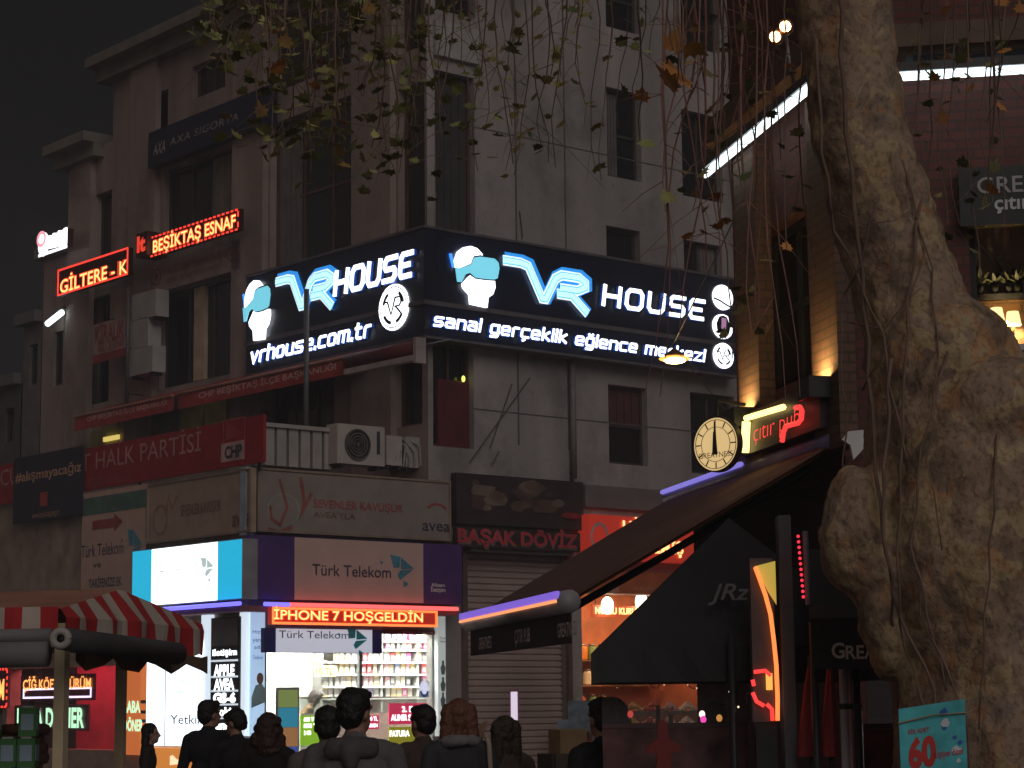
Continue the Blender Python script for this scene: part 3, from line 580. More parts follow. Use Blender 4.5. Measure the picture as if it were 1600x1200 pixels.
# --- long red awnings of the party office
def awning(label, x0, y0, x1, y1, hb, tx, tul, tlr):
    t = thing('valance_awning', label, 'awning', 'narrow red awnings over the party banner'); d = .9
    a, z = LF.P(x0, y0, d); b, z2 = LF.P(x1, y1, d); z = (z + z2) / 2
    m = MB(); m.hexa([LF.W(a, z + .02, d - .02), LF.W(b, z + .02, d - .02), LF.W(b, z + .3, .05), LF.W(a, z + .3, .05), LF.W(a, z + .05, d - .02), LF.W(b, z + .05, d - .02), LF.W(b, z + .34, .05), LF.W(a, z + .34, .05)]); m.build('cloth', CLOTHRED, t)
    m = MB(); LF.box(m, (a, b, z - hb, z), d - .005, d + .01); m.build('valance', mat('valance_cloth', (.4, .05, .045), .8), t)
    m = MB(); m.tube([LF.W(a, z + .03, d + .02), LF.W(b, z + .03, d + .02)], .03, 8); m.build('front_bar', mat('bar_brown', (.4, .2, .15), .5), t)
    if tx: lettering(t, LF, [(tx, tul, tlr, dict(bold=.02))], mat('valance_letters', (.7, .42, .36), .7), d, dz=.016)
    return t
awning('narrow red awning with faded lettering, further down the street', 117, 656, 271, 618, .28, 'CHP BEŞİKTAŞ İLÇE BAŞKANLIĞI', (136, 652), (261, 632))
awning('narrow red awning with readable lettering, right above the red party banner', 279, 617, 541, 562, .28, 'CHP BEŞİKTAŞ İLÇE BAŞKANLIĞI', (310, 614), (525, 577))
t = thing('rolled_awning', 'rolled up dark red awning with a grey bar just below the wraparound sign', 'awning'); d = .9; a, z = LF.P(543, 566, d); b, z2 = LF.P(655, 549, d)
m = MB(); m.tube([LF.W(a - .02, z, d), LF.W(b, z, d)], .13, 12); m.build('cloth_roll', DARKRED, t, True)
m = MB(); LF.box(m, (a - .02, b, z - .24, z - .14), d - .05, d + .1); LF.box(m, (b - .01, b - .09, z - .3, z + .15), d - .08, d + .14); m.build('front_bar', mat('bar_grey', (.42, .36, .35), .5), t)
m = MB(); m.tube([LF.W(a - .5, z, d), LF.W(a - .5, z + .25, -.02)], .025, 6); m.tube([LF.W(b + .3, z, d), LF.W(b + .3, z + .25, -.02)], .025, 6); m.build('arm', BLACK, t)
t = thing('roof_pole', 'thin grey pole standing on the shop roof in front of the wraparound sign', 'pole'); d = 1.3; a, z1 = LF.P(479, 452, d); m = MB(); m.tube([LF.W(a, zRoof, d), LF.W(a, z1, d)], .05, 8); m.build('shaft', DGREY, t, True)
m = MB(); m.tube([LF.W(a, zRoof + .005, d), LF.W(a, zRoof + .03, d)], .15, 10); m.build('base_plate', DGREY, t)
# --- banners on the front of the shop roof
t, r, dd = sign('party_banner', 'long red party banner with large thin capitals along the edge of the shop roof', LA, (-40, 735), (411, 721), .05, .06, RED)
lettering(t, LA, [('CUMHURİYET HALK PARTİSİ', (1, 735), (314, 704), {})], mat('banner_letters', (.55, .3, .27), .7), dd)
lettering(t, LA, [('BEŞİKTAŞ İLÇE BAŞKANLIĞI', (28, 768), (206, 750), {})], mat('banner_letters_faint', (.36, .1, .1), .7), dd, 'small_lettering')
m = MB(); q = LA.rect((349, 657), (383, 688), dd); LA.border(m, q, .02, dd + .003, .004); m.build('emblem_outline', mat('outline_red', (.5, .1, .1), .7), t)
m = MB()
for k in range(6): LA.stroke(m, q, [(.12, .12), (.2 + .13 * k, .9 - .11 * k)], .045, dd + .004, .003)
m.build('emblem_arrows', mat('outline_red'), t)
m = MB(); q = LA.rect((346, 694), (382, 717), dd); LA.box(m, q, dd + .003, dd + .008); m.build('emblem_plate', mat('plate_pink', (.55, .36, .33), .7), t)
lettering(t, LA, [('CHP', (351, 699), (378, 712), dict(bold=.04))], INK, dd, 'emblem_letters', dz=.012)
m = MB()
for x in (.03, .3, .6, .97): p = r[0] + (r[1] - r[0]) * x; m.tube([LA.W(p, zRoof - .05, -.03), LA.W(p, r[3] - .05, -.03)], .03, 6)
m.build('post', BLACK, t)
t, r, dd = sign('hashtag_banner', 'black banner with an orange white hashtag hung over the red party banner', LA, (22, 717), (128, 804), .16, .02, mat('black_banner', (.035, .035, .05), .7))
lettering(t, LA, [('#alışmayacağız', (24, 738), (127, 741), dict(fit='bbox', bold=.015))], mat('hash_letters', (.62, .36, .24), .7), dd)
m = MB(); LA.box(m, LA.rect((63, 770), (74, 790), dd), dd + .002, dd + .006); m.build('emblem', mat('emblem_red', (.5, .06, .05), .6), t)
lettering(t, LA, [('www.beşiktaş.org.tr', (50, 801), (92, 804), {})], mat('hash_letters'), dd, 'small_lettering')
t, r, dd = sign('arrow_banner', 'tall pale banner with a red arrow left of the lit cyan and white lightbox', LA, (129, 772), (226, 930), .12, .02, mat('peach_banner', (.62, .4, .32), .7, vary=.1))
m = MB(); LA.box(m, LA.rect((129, 780), (229, 792), dd), dd + .002, dd + .006); m.build('green_strip', mat('dull_green', (.1, .18, .15), .7), t)
lettering(t, LA, [('İNTERNET', (182, 780), (215, 788), {}), ('Türk Telekom', (127, 853), (193, 864), {}), ('ve', (145, 878), (158, 886), {}), ('TARİFENİZE EK', (139, 906), (190, 914), dict(bold=.02))], INK, dd)
m = MB(); LA.plate(m, LA.rect((145, 807), (192, 829), dd), [(0, .25), (.72, .25), (.72, 0), (1, .5), (.72, 1), (.72, .75), (0, .75)], dd + .003, .004); m.build('arrow', mat('arrow_red', (.36, .07, .06), .7), t)
def swirl(fr, t, ul, lr, dd, mt=TEAL):
    q = fr.rect(ul, lr, dd); m = MB()
    for s in ([(.3, 1), (.6, .95), (.58, .62), (.4, .6)], [(.62, .93), (1, .6), (.62, .56)], [(.6, .52), (.98, .56), (.6, .22), (.52, .36)], [(0, .8), (.1, .75), (.02, .68)], [(.7, .2), (.85, .1), (.7, 0)]): fr.plate(m, q, s, dd + .003, .004)
    return m.build('triangle_emblem', mt, t)
swirl(LA, t, (190, 828), (222, 890), dd)
# ------------------------------------------------------------------ boards round the shop corner
t, r, dd = sign('faded_board', 'faded brownish board with small print directly above the lit cyan and white lightbox', LA, (231, 757), (392, 831), .06, .1, mat('brown_board', (.42, .3, .22), .7, vary=.15), frame=mat('brown_frame', (.3, .22, .17), .6))
lettering(t, LA, [('avea', (363, 806), (389, 820), dict(fit='x', bold=.02)), ('SEVENLER KAVUŞUR', (282, 790), (345, 798), {})], BROWNINK, dd)
m = MB(); q = LA.rect((240, 790), (262, 835), dd); LA.ellipse(m, q, dd + .003, .004, inner=.85); LA.stroke(m, LA.rect((258, 775), (278, 800), dd), [(.1, 0), (.3, 1), (.6, .2), (.9, .9)], .12, dd + .003, .003); m.build('ribbon_print', mat('ribbon_faint', (.34, .17, .12), .7), t)
t = thing('corner_trim', 'pale metal strip covering the corner between the two faded boards', 'trim'); m = MB(); zc0 = RF.P(398, 838, .2)[1]; zc1 = RF.P(398, 730, .2)[1]
m.hexa([RF.W(sA - .18, zc0, .0), RF.W(sA - .02, zc0, .0), RF.W(sA - .02, zc0, .18), RF.W(sA - .18, zc0, .18), RF.W(sA - .18, zc1, .0), RF.W(sA - .02, zc1, .0), RF.W(sA - .02, zc1, .18), RF.W(sA - .18, zc1, .18)]); m.build('strip', mat('cool_metal', (.4, .45, .52), .4), t)
t, r, dd = sign('ribbon_board', 'wide greyish board with faded red ribbon drawing under the air conditioners', RF, (402, 730), (704, 846), .06, .14, mat('grey_board', (.3, .25, .22), .7, vary=.12), frame=mat('brown_frame'))
lettering(t, RF, [('SEVENLER KAVUŞUR', (490, 780), (630, 801), dict(bold=.01))], mat('print_red', (.4, .07, .07), .7), dd)
lettering(t, RF, [("AVEA'YLA", (490, 799), (555, 812), {}), ], BROWNINK, dd, 'small_lettering')
lettering(t, RF, [('avea', (660, 817), (703, 831), dict(fit='x', bold=.012))], INK, dd, 'brand_lettering')
m = MB(); q = RF.rect((668, 786), (697, 797), dd); RF.stroke(m, q, [(0, .2), (.25, .8), (.5, .95), (.75, .8), (1, .2)], .14, dd + .003, .004, asp=2.5); m.build('arch_print', mat('print_red'), t)
m = MB(); RF.stroke(m, RF.rect((415, 742), (490, 842), dd), [(.28, .95), (.45, .5), (.3, .2), (.12, .3), (.1, .5)], .05, dd + .003, .004); RF.stroke(m, RF.rect((415, 742), (490, 842), dd), [(.72, 1), (.8, .6), (.72, .35), (.95, .75)], .07, dd + .0035, .004); RF.stroke(m, RF.rect((415, 742), (490, 842), dd), [(.05, .12), (.3, .08), (.55, .18)], .06, dd + .003, .004); m.build('ribbon_print', mat('ribbon_red', (.33, .1, .08), .7), t)
m = MB(); RF.ellipse(m, RF.rect((418, 770), (468, 822), dd), dd + .0025, .003, inner=.93); m.build('ring_print', mat('ring_grey', (.36, .38, .34), .7), t)
# telecom board, unlit
t, r, dd = sign('telecom_board', 'unlit telecom board with purple ends and a pale peach middle above the phone shop', RF, (389, 835), (722, 945), .05, .3, PURPLE)
m = MB(); q = RF.rect((460, 838), (661, 943), dd); RF.box(m, (q[0], q[1], r[2] + .01, r[3] - .01), dd + .002, dd + .012); m.build('middle_panel', PEACH, t)
lettering(t, RF, [('Türk Telekom', (488, 881), (611, 903), dict(bold=.004))], INK, dd, dz=.02)
swirl(RF, t, (594, 866), (646, 918), dd + .014)
lettering(t, RF, [('Nizam', (675, 911), (695, 917), dict(bold=.02)), ('İletişim', (673, 918), (696, 925), dict(bold=.02))], WHITEP, dd, 'small_lettering')
t, r, dd = sign('lit_lightbox', 'glowing white lightbox with cyan ends on the left face of the shop corner', LA, (208, 861), (378, 936), .05, .3, mat('box_grey', (.3, .3, .32), .5))
for x0, x1, nm, mt in ((208, 237, 'cyan_panel', E_BOXC), (238, 340, 'white_panel', E_BOXW), (341, 378, 'cyan_panel', E_BOXC)):
    q = LA.rect((x0, 880), (x1, 900), dd); m = MB(); LA.box(m, (q[0], q[1], r[2] + .015, r[3] - .015), dd + .002, dd + .012); m.build(nm, mt, t)
lettering(t, LA, [('Türk Telekom', (250, 892), (312, 904), {})], emit('faint_print', (.5, .62, .62), .9), dd, dz=.018)
swirl(LA, t, (305, 872), (335, 910), dd + .014, emit('faint_print'))
# cornice strip with colour-changing rope light
t = thing('rope_light', 'rope light running round the shop corner, blue on the left and red on the right', 'rope light'); 
za = RF.P(425, 944, .45)[1]
m = MB(); RF.box(m, (sA - .42, RF.P(692, 945)[0], za - .12, za - .03), .03, .42); LA.box(m, (-.0, LA.P(284, 948)[0], za - .12, za - .03), .03, .42); m.build('ledge', mat('ledge_red', (.25, .1, .12), .6), t)
m = MB(); m.tube([RF.W(RF.P(428, 945)[0], za, .45), RF.W(RF.P(690, 945)[0], za, .45)], .035, 8); m.build('red_rope', emit('rope_red', (1, .1, .1), 2), t, True)
m = MB(); m.tube([RF.W(RF.P(428, 945)[0], za, .45), RF.W(sA + .02, za, .45)], .035, 8); m.tube([LA.W(-.45, za, .45), LA.W(LA.P(290, 948)[0], za, .45)], .035, 8); m.build('blue_rope', emit('rope_blue', (.16, .14, 1), 2), t, True)
ticker('wide amber running text sign reading İPHONE 7 HOŞGELDİN over the phone shop window', RF, (425, 948), (683, 980), 'İPHONE 7 HOŞGELDİN', (428, 953), (661, 972), .45, dash=0, bold=.035, wd=.04, bd=emit('orange_led', (1, .2, .05), 1.8), bgm=emit('red_glow_field', (.42, .022, .012), .75))  # red glow behind the letters is put into the panel as emission
t, r, dd = sign('small_telecom_sign', 'white telecom sign with blue ends hanging under the phone shop running text', RF, (413, 981), (597, 1021), .35, .1, mat('deep_blue', (.03, .03, .2), .5))
m = MB(); q = RF.rect((431, 980), (581, 1020), dd); RF.box(m, (q[0], q[1], r[2] + .005, r[3] - .005), dd + .002, dd + .012); m.build('white_panel', emit('soft_white_panel', (.62, .66, .78), .62), t)
lettering(t, RF, [('Türk Telekom', (436, 985), (546, 998), {})], INK, dd, dz=.018); swirl(RF, t, (528, 980), (574, 1024), dd + .014, mat('bright_teal', (.05, .5, .6), .5))
# ------------------------------------------------------------------ phone shop
rand = random.Random(3)
SHW = mat('shop_white', (.76, .76, .73), .6, vary=.04)
a0, a1, z0, z1 = openS; zc = RF.P(550, 984)[1] + .25
t = thing('phone_shop', 'brightly lit phone accessory shop room behind the glass front under the amber running text', 'shop')
m = MB(); DS = -1.9
RF.quad(m, (a0 - .25, a1 + 1.7, .1, zc), DS); m.build('back_wall', SHW, t)
m = MB(); m.poly([RF.W(a0 - .25, .13, -.32), RF.W(a1 + 1.7, .13, -.32), RF.W(a1 + 1.7, .13, DS), RF.W(a0 - .25, .13, DS)]); m.build('floor_tiles', mat('shop_floor', (.4, .38, .35), .3), t)
m = MB(); m.poly([RF.W(a0 - .25, zc, -.32), RF.W(a1 + 1.7, zc, -.32), RF.W(a1 + 1.7, zc, DS), RF.W(a0 - .25, zc, DS)]); m.build('ceiling', SHW, t)
m = MB(); RF.quad(m, (a1 + .001, a1 + 1.7, .1, zc), -.31); m.build('inner_wall', SHW, t)
for a in (a0 - .25, a1 + 1.7): m = MB(); m.poly([RF.W(a, .1, -.3), RF.W(a, zc, -.3), RF.W(a, zc, DS), RF.W(a, .1, DS)]); m.build('side_wall', SHW, t)
for k, x in enumerate((.2, .55, .9, 1.2)):
    a = a0 + (a1 - a0) * x; m = MB(); RF.box(m, (a - .35, a + .35, zc - .06, zc - .01), -1.25, -.65); m.build('ceiling_light', emit('shop_light', (1, .97, .9), 60), t)
# shelves along the back wall
SB = DS + .02
m = MB(); sh_a = RF.P(490, 1040, SB)[0]; sh_b = RF.P(679, 1040, SB)[0]; zs = []
for py in (1000, 1013.5, 1033, 1052, 1071, 1089): zs.append(RF.P(600, py + 1, SB + .3)[1])
ts = thing('wall_shelves', 'white wall shelves full of small phone boxes inside the lit phone shop', 'shelves')
for z in zs: m = MB(); RF.box(m, (sh_a, sh_b, z - .03, z), SB, SB + .3); m.build('shelf', SHW, ts)
for x in (0, .3, .48, .78, 1): m = MB(); a = sh_a + (sh_b - sh_a) * x; RF.box(m, (a - .02, a + .02, .9, zs[0] + .4), SB, SB + .27); m.build('upright', mat('shelf_grey', (.45, .45, .43), .5), ts)
pal = [(.7, .66, .55), (.75, .72, .66), (.7, .1, .12), (.75, .4, .45), (.1, .1, .12), (.8, .62, .3), (.4, .3, .6), (.55, .1, .3), (.76, .74, .7), (.78, .7, .5), (.25, .35, .6)]
protos = []
for k, c in enumerate(pal):
    m = MB(); m.box((0, 0, 0), .1, .03, .2); m.box((0, -.0165, .05), .07, .002, .08)
    o = m.build('phone_box', [mat('pack_%d' % k, c, .5, vary=.1), mat('pack_print', (.8, .8, .8), .5)]); TOP.remove(o)
    o.data.polygons.foreach_set('material_index', [0] * 6 + [1] * 6)
    tag(o, 'small boxed phone accessory standing in a row on the lit shop shelves', 'box', 'phone boxes on the shop shelves'); protos.append(o)
ang = math.atan2(RF.u.y, RF.u.x); used = set()
for zi, z in enumerate(zs):
    a = sh_a + .1
    while a < sh_b - .08:
        x = (a - sh_a) / (sh_b - sh_a)
        if min(abs(x - q) for q in (0, .3, .48, .78, 1)) > .025 and not (x < .3 and zi in (1, 2) and rand.random() < .5):
            k = rand.choice(range(len(pal))) if (x > .3) else rand.choice((0, 1, 8, 9, 5))
            if x > .3 and int(x * 9 + zi * 2) % 3 == 0: k = rand.choice((2, 3, 7, 2, 5))
            if k not in used: o = protos[k]; used.add(k)
            else: o = protos[k].copy(); COL.objects.link(o)
            o.location = RF.W(a, z, SB + .2); o.rotation_euler.z = ang + rand.uniform(-.15, .15); o.scale = (rand.uniform(.8, 1.15), 1, rand.uniform(.8, 1.2))
        a += rand.uniform(.112, .14)
for k, o in enumerate(protos):
    if k not in used: bpy.data.objects.remove(o)
def placard(name, label, ul, lr, d, face, texts, mt, cat='sign', fr=None):
    fr = fr or RF; tt, rr_, dd = sign(name, label, fr, ul, lr, d, .02, face, cat)
    if texts: lettering(tt, fr, texts, mt, dd)
    return tt
placard('price_sign', 'pale price sign reading 10 TL on the wall of the phone shop', (491, 1040), (525, 1057), SB + .35, mat('cream_card', (.75, .62, .45), .6), [('10 TL', (494, 1043), (521, 1054), dict(bold=.02))], mat('orange_print', (.6, .2, .04), .6))
t = thing('display_counter', 'white glass topped sales counter inside the lit phone shop', 'counter'); q = RF.rect((470, 1092), (672, 1150), -.75)
m = MB(); RF.box(m, (q[0], q[1], .13, q[3] - .25), -1.2, -.75); m.build('body', SHW, t); m = MB(); RF.box(m, (q[0], q[1], q[3] - .25, q[3]), -1.2, -.75); m.build('glass_case', glass('counter_glass', (.95, 1, .98), .3), t)
m = MB(); RF.box(m, (q[0] - .02, q[1] + .02, q[3] + .003, q[3] + .03), -1.22, -.73); m.build('top_trim', STEEL, t)
# shop front: jambs, glass, stickers
t = thing('glass_shopfront', 'metal and glass front of the phone shop with a door frame and white jambs', 'shopfront'); 
q = RF.rect((413, 985), (683, 1150))
m = MB(); RF.box(m, (q[1] - .08, q[1] - .002, .13, q[3] - .01), -.12, -.03); m.build('right_frame', mat('alu_grey', (.35, .36, .36), .4, .5), t)
m = MB(); RF.box(m, (q[0] + .002, q[0] + .07, .13, q[3] - .01), -.12, -.03); m.build('left_frame', mat('alu_grey'), t)
x = RF.P(566, 1050)[0]; m = MB(); RF.box(m, (x - .03, x + .03, .13, q[3] - .01), -.11, -.04); m.build('door_post', mat('alu_grey'), t)
m = MB(); RF.box(m, (q[0] + .071, x - .031, .14, q[3] - .02), -.085, -.075); RF.box(m, (x + .031, q[1] - .081, .14, q[3] - .02), -.085, -.075); m.build('pane', glass('shop_glass', (.98, 1, .99), .05), t)
placard('shop_header', 'dark red header strip with pale pink words over the right shop window', (598, 983), (690, 992), .02, DARKRED, [('Nizam İletişim', (630, 986), (676, 990), {})], mat('pink_print', (.7, .4, .45), .5))
t, r, dd = sign('jamb_panel', 'tall white advertising panel with tiny figures right of the shop window, beside the shutter', RF, (684, 962), (697, 1150), .02, .1, emit('soft_white', (.62, .7, .68), .45)); 
m = MB()
for k, (y, c) in enumerate(((1040, 0), (1066, 0), (1090, 0), (1112, 0))): RF.plate(m, RF.rect((688, y - 8), (696, y + 14), dd), [(.2, 0), (.8, 0), (1, .5), (.7, .7), (.7, 1), (.3, 1), (.3, .7), (0, .5)], dd + .002, .004)
m.build('figure_print', mat('figure_print', (.2, .28, .3), .6), t); lettering(t, RF, [('Türk', (687, 995), (696, 999), {}), ('Telekom', (687, 1000), (696, 1004), {})], INK, dd)
t, r, dd = sign('blue_pillar_panel', 'lit pale blue panel with blue words and a picture of a man at the shop corner', RF, (392, 952), (413, 1150), .03, .06, emit('pale_blue_panel', (.42, .6, .85), .85))
lettering(t, RF, [('Hızlı', (395, 984), (410, 990), {}), ('yeni', (395, 996), (409, 1003), {}), ('adı', (397, 1008), (408, 1014), {}), ('Telekom', (395, 1024), (411, 1030), {})], mat('blue_print', (.04, .15, .45), .5), dd)
m = MB(); q = RF.rect((393, 1050), (413, 1106), dd); RF.plate(m, q, [(.0, 0), (1, .15), (1, .55), (.75, .7), (.3, .62), (0, .3)], dd + .003, .003); o = m.build('man_print', mat('shirt_print', (.25, .35, .38), .6), t)
m = MB(); RF.ellipse(m, (q[0] * .62 + q[1] * .38, q[0] * .1 + q[1] * .9, q[2] * .34 + q[3] * .66, q[2] * .02 + q[3] * .98), dd + .007, .003); m.build('face_print', mat('face_print', (.3, .14, .09), .6), t)
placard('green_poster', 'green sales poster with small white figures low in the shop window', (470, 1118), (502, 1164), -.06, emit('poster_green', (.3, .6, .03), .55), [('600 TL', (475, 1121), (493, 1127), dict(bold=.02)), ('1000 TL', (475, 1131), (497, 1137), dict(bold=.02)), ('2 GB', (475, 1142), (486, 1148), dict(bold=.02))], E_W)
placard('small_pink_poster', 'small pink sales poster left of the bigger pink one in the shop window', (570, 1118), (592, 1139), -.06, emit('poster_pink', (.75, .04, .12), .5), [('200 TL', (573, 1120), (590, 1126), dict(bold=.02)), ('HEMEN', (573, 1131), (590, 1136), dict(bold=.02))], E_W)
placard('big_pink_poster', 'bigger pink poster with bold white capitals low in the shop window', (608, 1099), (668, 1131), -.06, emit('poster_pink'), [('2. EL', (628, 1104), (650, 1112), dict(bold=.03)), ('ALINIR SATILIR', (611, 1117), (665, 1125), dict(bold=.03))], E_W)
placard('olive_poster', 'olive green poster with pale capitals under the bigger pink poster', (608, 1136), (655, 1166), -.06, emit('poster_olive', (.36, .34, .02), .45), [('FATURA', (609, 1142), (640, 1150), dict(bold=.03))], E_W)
t, r, dd = sign('round_sticker', 'round white and blue sticker stuck on the right shop window', RF, (655, 1064), (670, 1090), -.07, .003, mat('sticker_back', (.6, .6, .65), .5))
m = MB(); RF.ellipse(m, (r[0], r[1], r[2], r[3]), dd + .002, .004); m.build('disc', emit('sticker', (.6, .62, .8), .9), t); m = MB(); RF.ellipse(m, (r[0], r[1], r[2], r[3]), dd + .008, .002, 12, inner=.6, a0=3.4, a1=6.0); m.build('blue_arc', mat('blue_print'), t)
t, r, dd = sign('banner_stand', 'narrow upright stand banner with green, blue and orange bands before the shop window', RF, (433, 1074), (467, 1210), .7, .04, mat('stand_grey', (.4, .42, .42), .5), 'banner')
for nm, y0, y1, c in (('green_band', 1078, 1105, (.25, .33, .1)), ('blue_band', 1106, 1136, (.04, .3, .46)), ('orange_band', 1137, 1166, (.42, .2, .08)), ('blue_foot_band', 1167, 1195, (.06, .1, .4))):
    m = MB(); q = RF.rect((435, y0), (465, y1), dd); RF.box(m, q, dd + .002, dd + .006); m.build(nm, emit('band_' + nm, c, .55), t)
m = MB(); RF.box(m, (r[0] - .05, r[1] + .05, r[2] - .3, r[2]), .55, .9); m.build('base', DGREY, t)
# left display window on the street side: glowing panel and letter column
t, r, dd = sign('lit_wall_panel', 'big glowing white panel with grey word Yetkili beside the black letter column', LA, (230, 1005), (314, 1166), .03, .1, emit('glow_white', (.8, .93, 1), 2.0), 'sign')
lettering(t, LA, [('Yetkili', (266, 1117), (316, 1131), dict(bold=.004)), ('mobil', (274, 1061), (292, 1067), {}), ('telefon', (272, 1077), (292, 1083), {})], mat('soft_print', (.16, .18, .25), .6), dd)
m = MB(); a = LA.P(259, 1050, dd)[0]; LA.box(m, (a - .01, a + .01, r[2], r[3]), dd + .001, dd + .006); m.build('panel_joint', mat('joint_blue', (.35, .45, .6), .5), t)
t = thing('glowing_plinth', 'lit orange plinth with a white emblem under the glowing wall panel', 'plinth'); q = LA.rect((230, 1168), (314, 1230), .1); m = MB(); LA.box(m, q, .02, .12); m.build('panel', emit('orange_glow', (.85, .3, .06), .7), t)
m = MB(); LA.plate(m, LA.rect((266, 1180), (286, 1196), .12), [(0, 0), (.5, .1), (1, 0), (1, .5), (.5, .6), (.2, 1), (0, .9)], .123, .004); m.build('emblem', emit('cream_glow', (1, .8, .5), 1.1), t)
t, r, dd = sign('letter_column', 'tall black window column of stacked glowing white letters beside the glowing white panel', LA, (330, 966), (374, 1146), .03, .08, mat('column_black', (.04, .04, .045), .4))
m = MB(); q = LA.rect((331, 968), (371, 1008), dd); LA.box(m, q, dd + .002, dd + .01); m.build('grey_screen', mat('screen_grey', (.2, .2, .21), .5), t)
lettering(t, LA, [('iletişim', (332, 1015), (370, 1023), dict(bold=.03)), ('APPLE', (334, 1040), (366, 1055), dict(bold=.05)), ('AVEA', (334, 1062), (366, 1077), dict(bold=.05)), ('GS-6', (333, 1084), (368, 1097), dict(bold=.06)), ('nokia', (335, 1106), (368, 1118), dict(bold=.05)), ('tamir', (333, 1127), (365, 1139), dict(bold=.05))], E_W, dd)
m = MB()
for py in (1033, 1058, 1080, 1101, 1122): 
    a, z = LA.P(331, py, dd); b, _ = LA.P(372, py, dd); LA.box(m, (a, b, z - .015, z + .015), dd + .003, dd + .02)
m.build('cross_bar', emit('bar_glow', (.8, .9, 1), .8), t)
t = thing('white_column', 'bright white column between the letter column and the glowing white panel', 'column'); q = LA.rect((318, 956), (329, 1150), .06); m = MB(); LA.box(m, q, .01, .1); m.build('shaft', emit('column_glow', (.75, .88, 1), .95), t)
m = MB(); LA.box(m, (q[0] + .05, q[1] - .05, q[3] + .003, q[3] + .15), .005, .15); m.build('cap', mat('cap_blue', (.2, .2, .4), .5), t)
t = thing('corner_column', 'white blue lit column at the very corner of the phone shop', 'column'); q = LA.rect((377, 952), (390, 1150), .06); m = MB(); LA.box(m, (q[0], -.06, q[2], q[3]), .01, .09); m.build('shaft', emit('column_glow'), t)
# doner shop in the same row
t = thing('doner_shop', 'doner shop window glowing red and magenta behind the striped stall', 'shop')
q = pOr; m = MB(); LA.quad(m, (q[0] - .2, q[1] + .2, .5, q[3] + .2), -1.4); m.build('back_wall', mat('magenta_wall', (.5, .06, .12), .6), t)
m = MB(); m.poly([LA.W(q[0] - .2, .5, -.3), LA.W(q[1] + .2, .5, -.3), LA.W(q[1] + .2, .5, -1.4), LA.W(q[0] - .2, .5, -1.4)]); m.poly([LA.W(q[0] - .2, q[3] + .2, -.3), LA.W(q[1] + .2, q[3] + .2, -.3), LA.W(q[1] + .2, q[3] + .2, -1.4), LA.W(q[0] - .2, q[3] + .2, -1.4)]); m.build('inner_slab', mat('magenta_wall'), t)
m = MB(); LA.box(m, (q[0], q[1], q[3] + .1, q[3] + .18), -1.0, -.4); m.build('ceiling_tube', emit('pink_tube', (1, .22, .26), 5), t)
m = MB(); LA.box(m, (q[0], q[1], q[2] + .01, q[3] - .01), -.1, -.09); m.build('pane', glass('doner_glass', (1, .9, .92), .08), t)
def neon(label, ul, lr, tx, tul, tlr, mt, d=.03, bold=.03, bg=True, name='neon_sign'):
    t = thing(name, label, 'neon sign'); r = LA.rect(ul, lr, d + .05); m = MB()
    LA.box(m, r, d, d + .04); m.build('back_plate', mat('neon_plate', (.12, .02, .04), .4), t)
    m = MB(); LA.text(m, tx, LA.rect(tul, tlr, d + .06), d + .06, bold=bold); m.build('lettering', mt, t)
    return t, r
E_GRN = emit('green_neon', (.5, 1, .62), 1.5); E_OR = emit('orange_neon', (1, .4, .1), 2)
t, r = neon('neon sign of orange letters over a white bracket line in the red doner window', (32, 1056), (146, 1094), 'ÇİĞ KÖFTE DÜRÜM', (36, 1063), (142, 1075), E_OR, bold=.02)
m = MB(); q = LA.rect((36, 1076), (142, 1090), .08); LA.border(m, q, .035, .06, .02); m.build('white_bracket', emit('lilac_neon', (.8, .7, 1), 2), t)
neon('larger green neon sign reading BABA DÖNER in the red doner window', (22, 1102), (136, 1142), 'BABA DÖNER', (27, 1108), (131, 1136), E_GRN, bold=.035)
t, r, dd = sign('orange_wall_panel', 'glowing orange wall panel with dark lines and green letters right of the doner window', LA, (189, 1024), (231, 1180), .03, .06, emit('orange_wall_glow', (.75, .2, .05), .75))  # lit orange wall next door, drawn as a panel that glows itself
lettering(t, LA, [('BABA', (193, 1096), (219, 1113), dict(bold=.03)), ('DÖNER', (193, 1125), (223, 1142), dict(bold=.03))], E_GRN, dd)
m = MB()
for py in (1094, 1110, 1124): q = LA.rect((220, py), (240, py + 5), dd); LA.box(m, (q[0], r[1] + .02, q[2], q[3]), dd + .001, dd + .004)
m.build('dark_line', INK, t)
t, r, dd = sign('red_led_strip_sign', 'red and amber lit sign cut by the left edge of the view', LA, (-40, 1046), (11, 1106), .05, .06, mat('neon_plate'))
lettering(t, LA, [('DÜRÜM', (-36, 1064), (6, 1092), dict(bold=.04))], E_OR, dd); m = MB(); LA.border(m, r, .04, dd + .002, .01, dash=.12); m.build('led_border', E_RED, t)
# ------------------------------------------------------------------ shutter, exchange office and nut shop in the side wall
t = thing('roller_shutter', 'closed brown metal roller shutter between the phone shop and the nut shop', 'shutter')
a0, a1, z0, z1 = openR; m = MB(); z = z0; n = 0
while z < z1 - .05:
    h = .115; prof = [(0, -.20), (.02, -.165), (.075, -.165), (.105, -.2), (h, -.2)]
    for k in range(len(prof) - 1): m.poly([RF.W(a0 + .02, z + prof[k][0], prof[k][1]), RF.W(a1 - .02, z + prof[k][0], prof[k][1]), RF.W(a1 - .02, z + prof[k + 1][0], prof[k + 1][1]), RF.W(a0 + .02, z + prof[k + 1][0], prof[k + 1][1])])
    z += h
m.build('slats', mat('shutter_metal', (.42, .32, .29), .45, .1, vary=.2, scale=1), t)
m = MB(); RF.box(m, (a0 + .01, a1 - .01, z1 - .04, z1 + .3), .002, .2); m.build('coil_box', mat('shutter_box', (.22, .19, .18), .5), t)
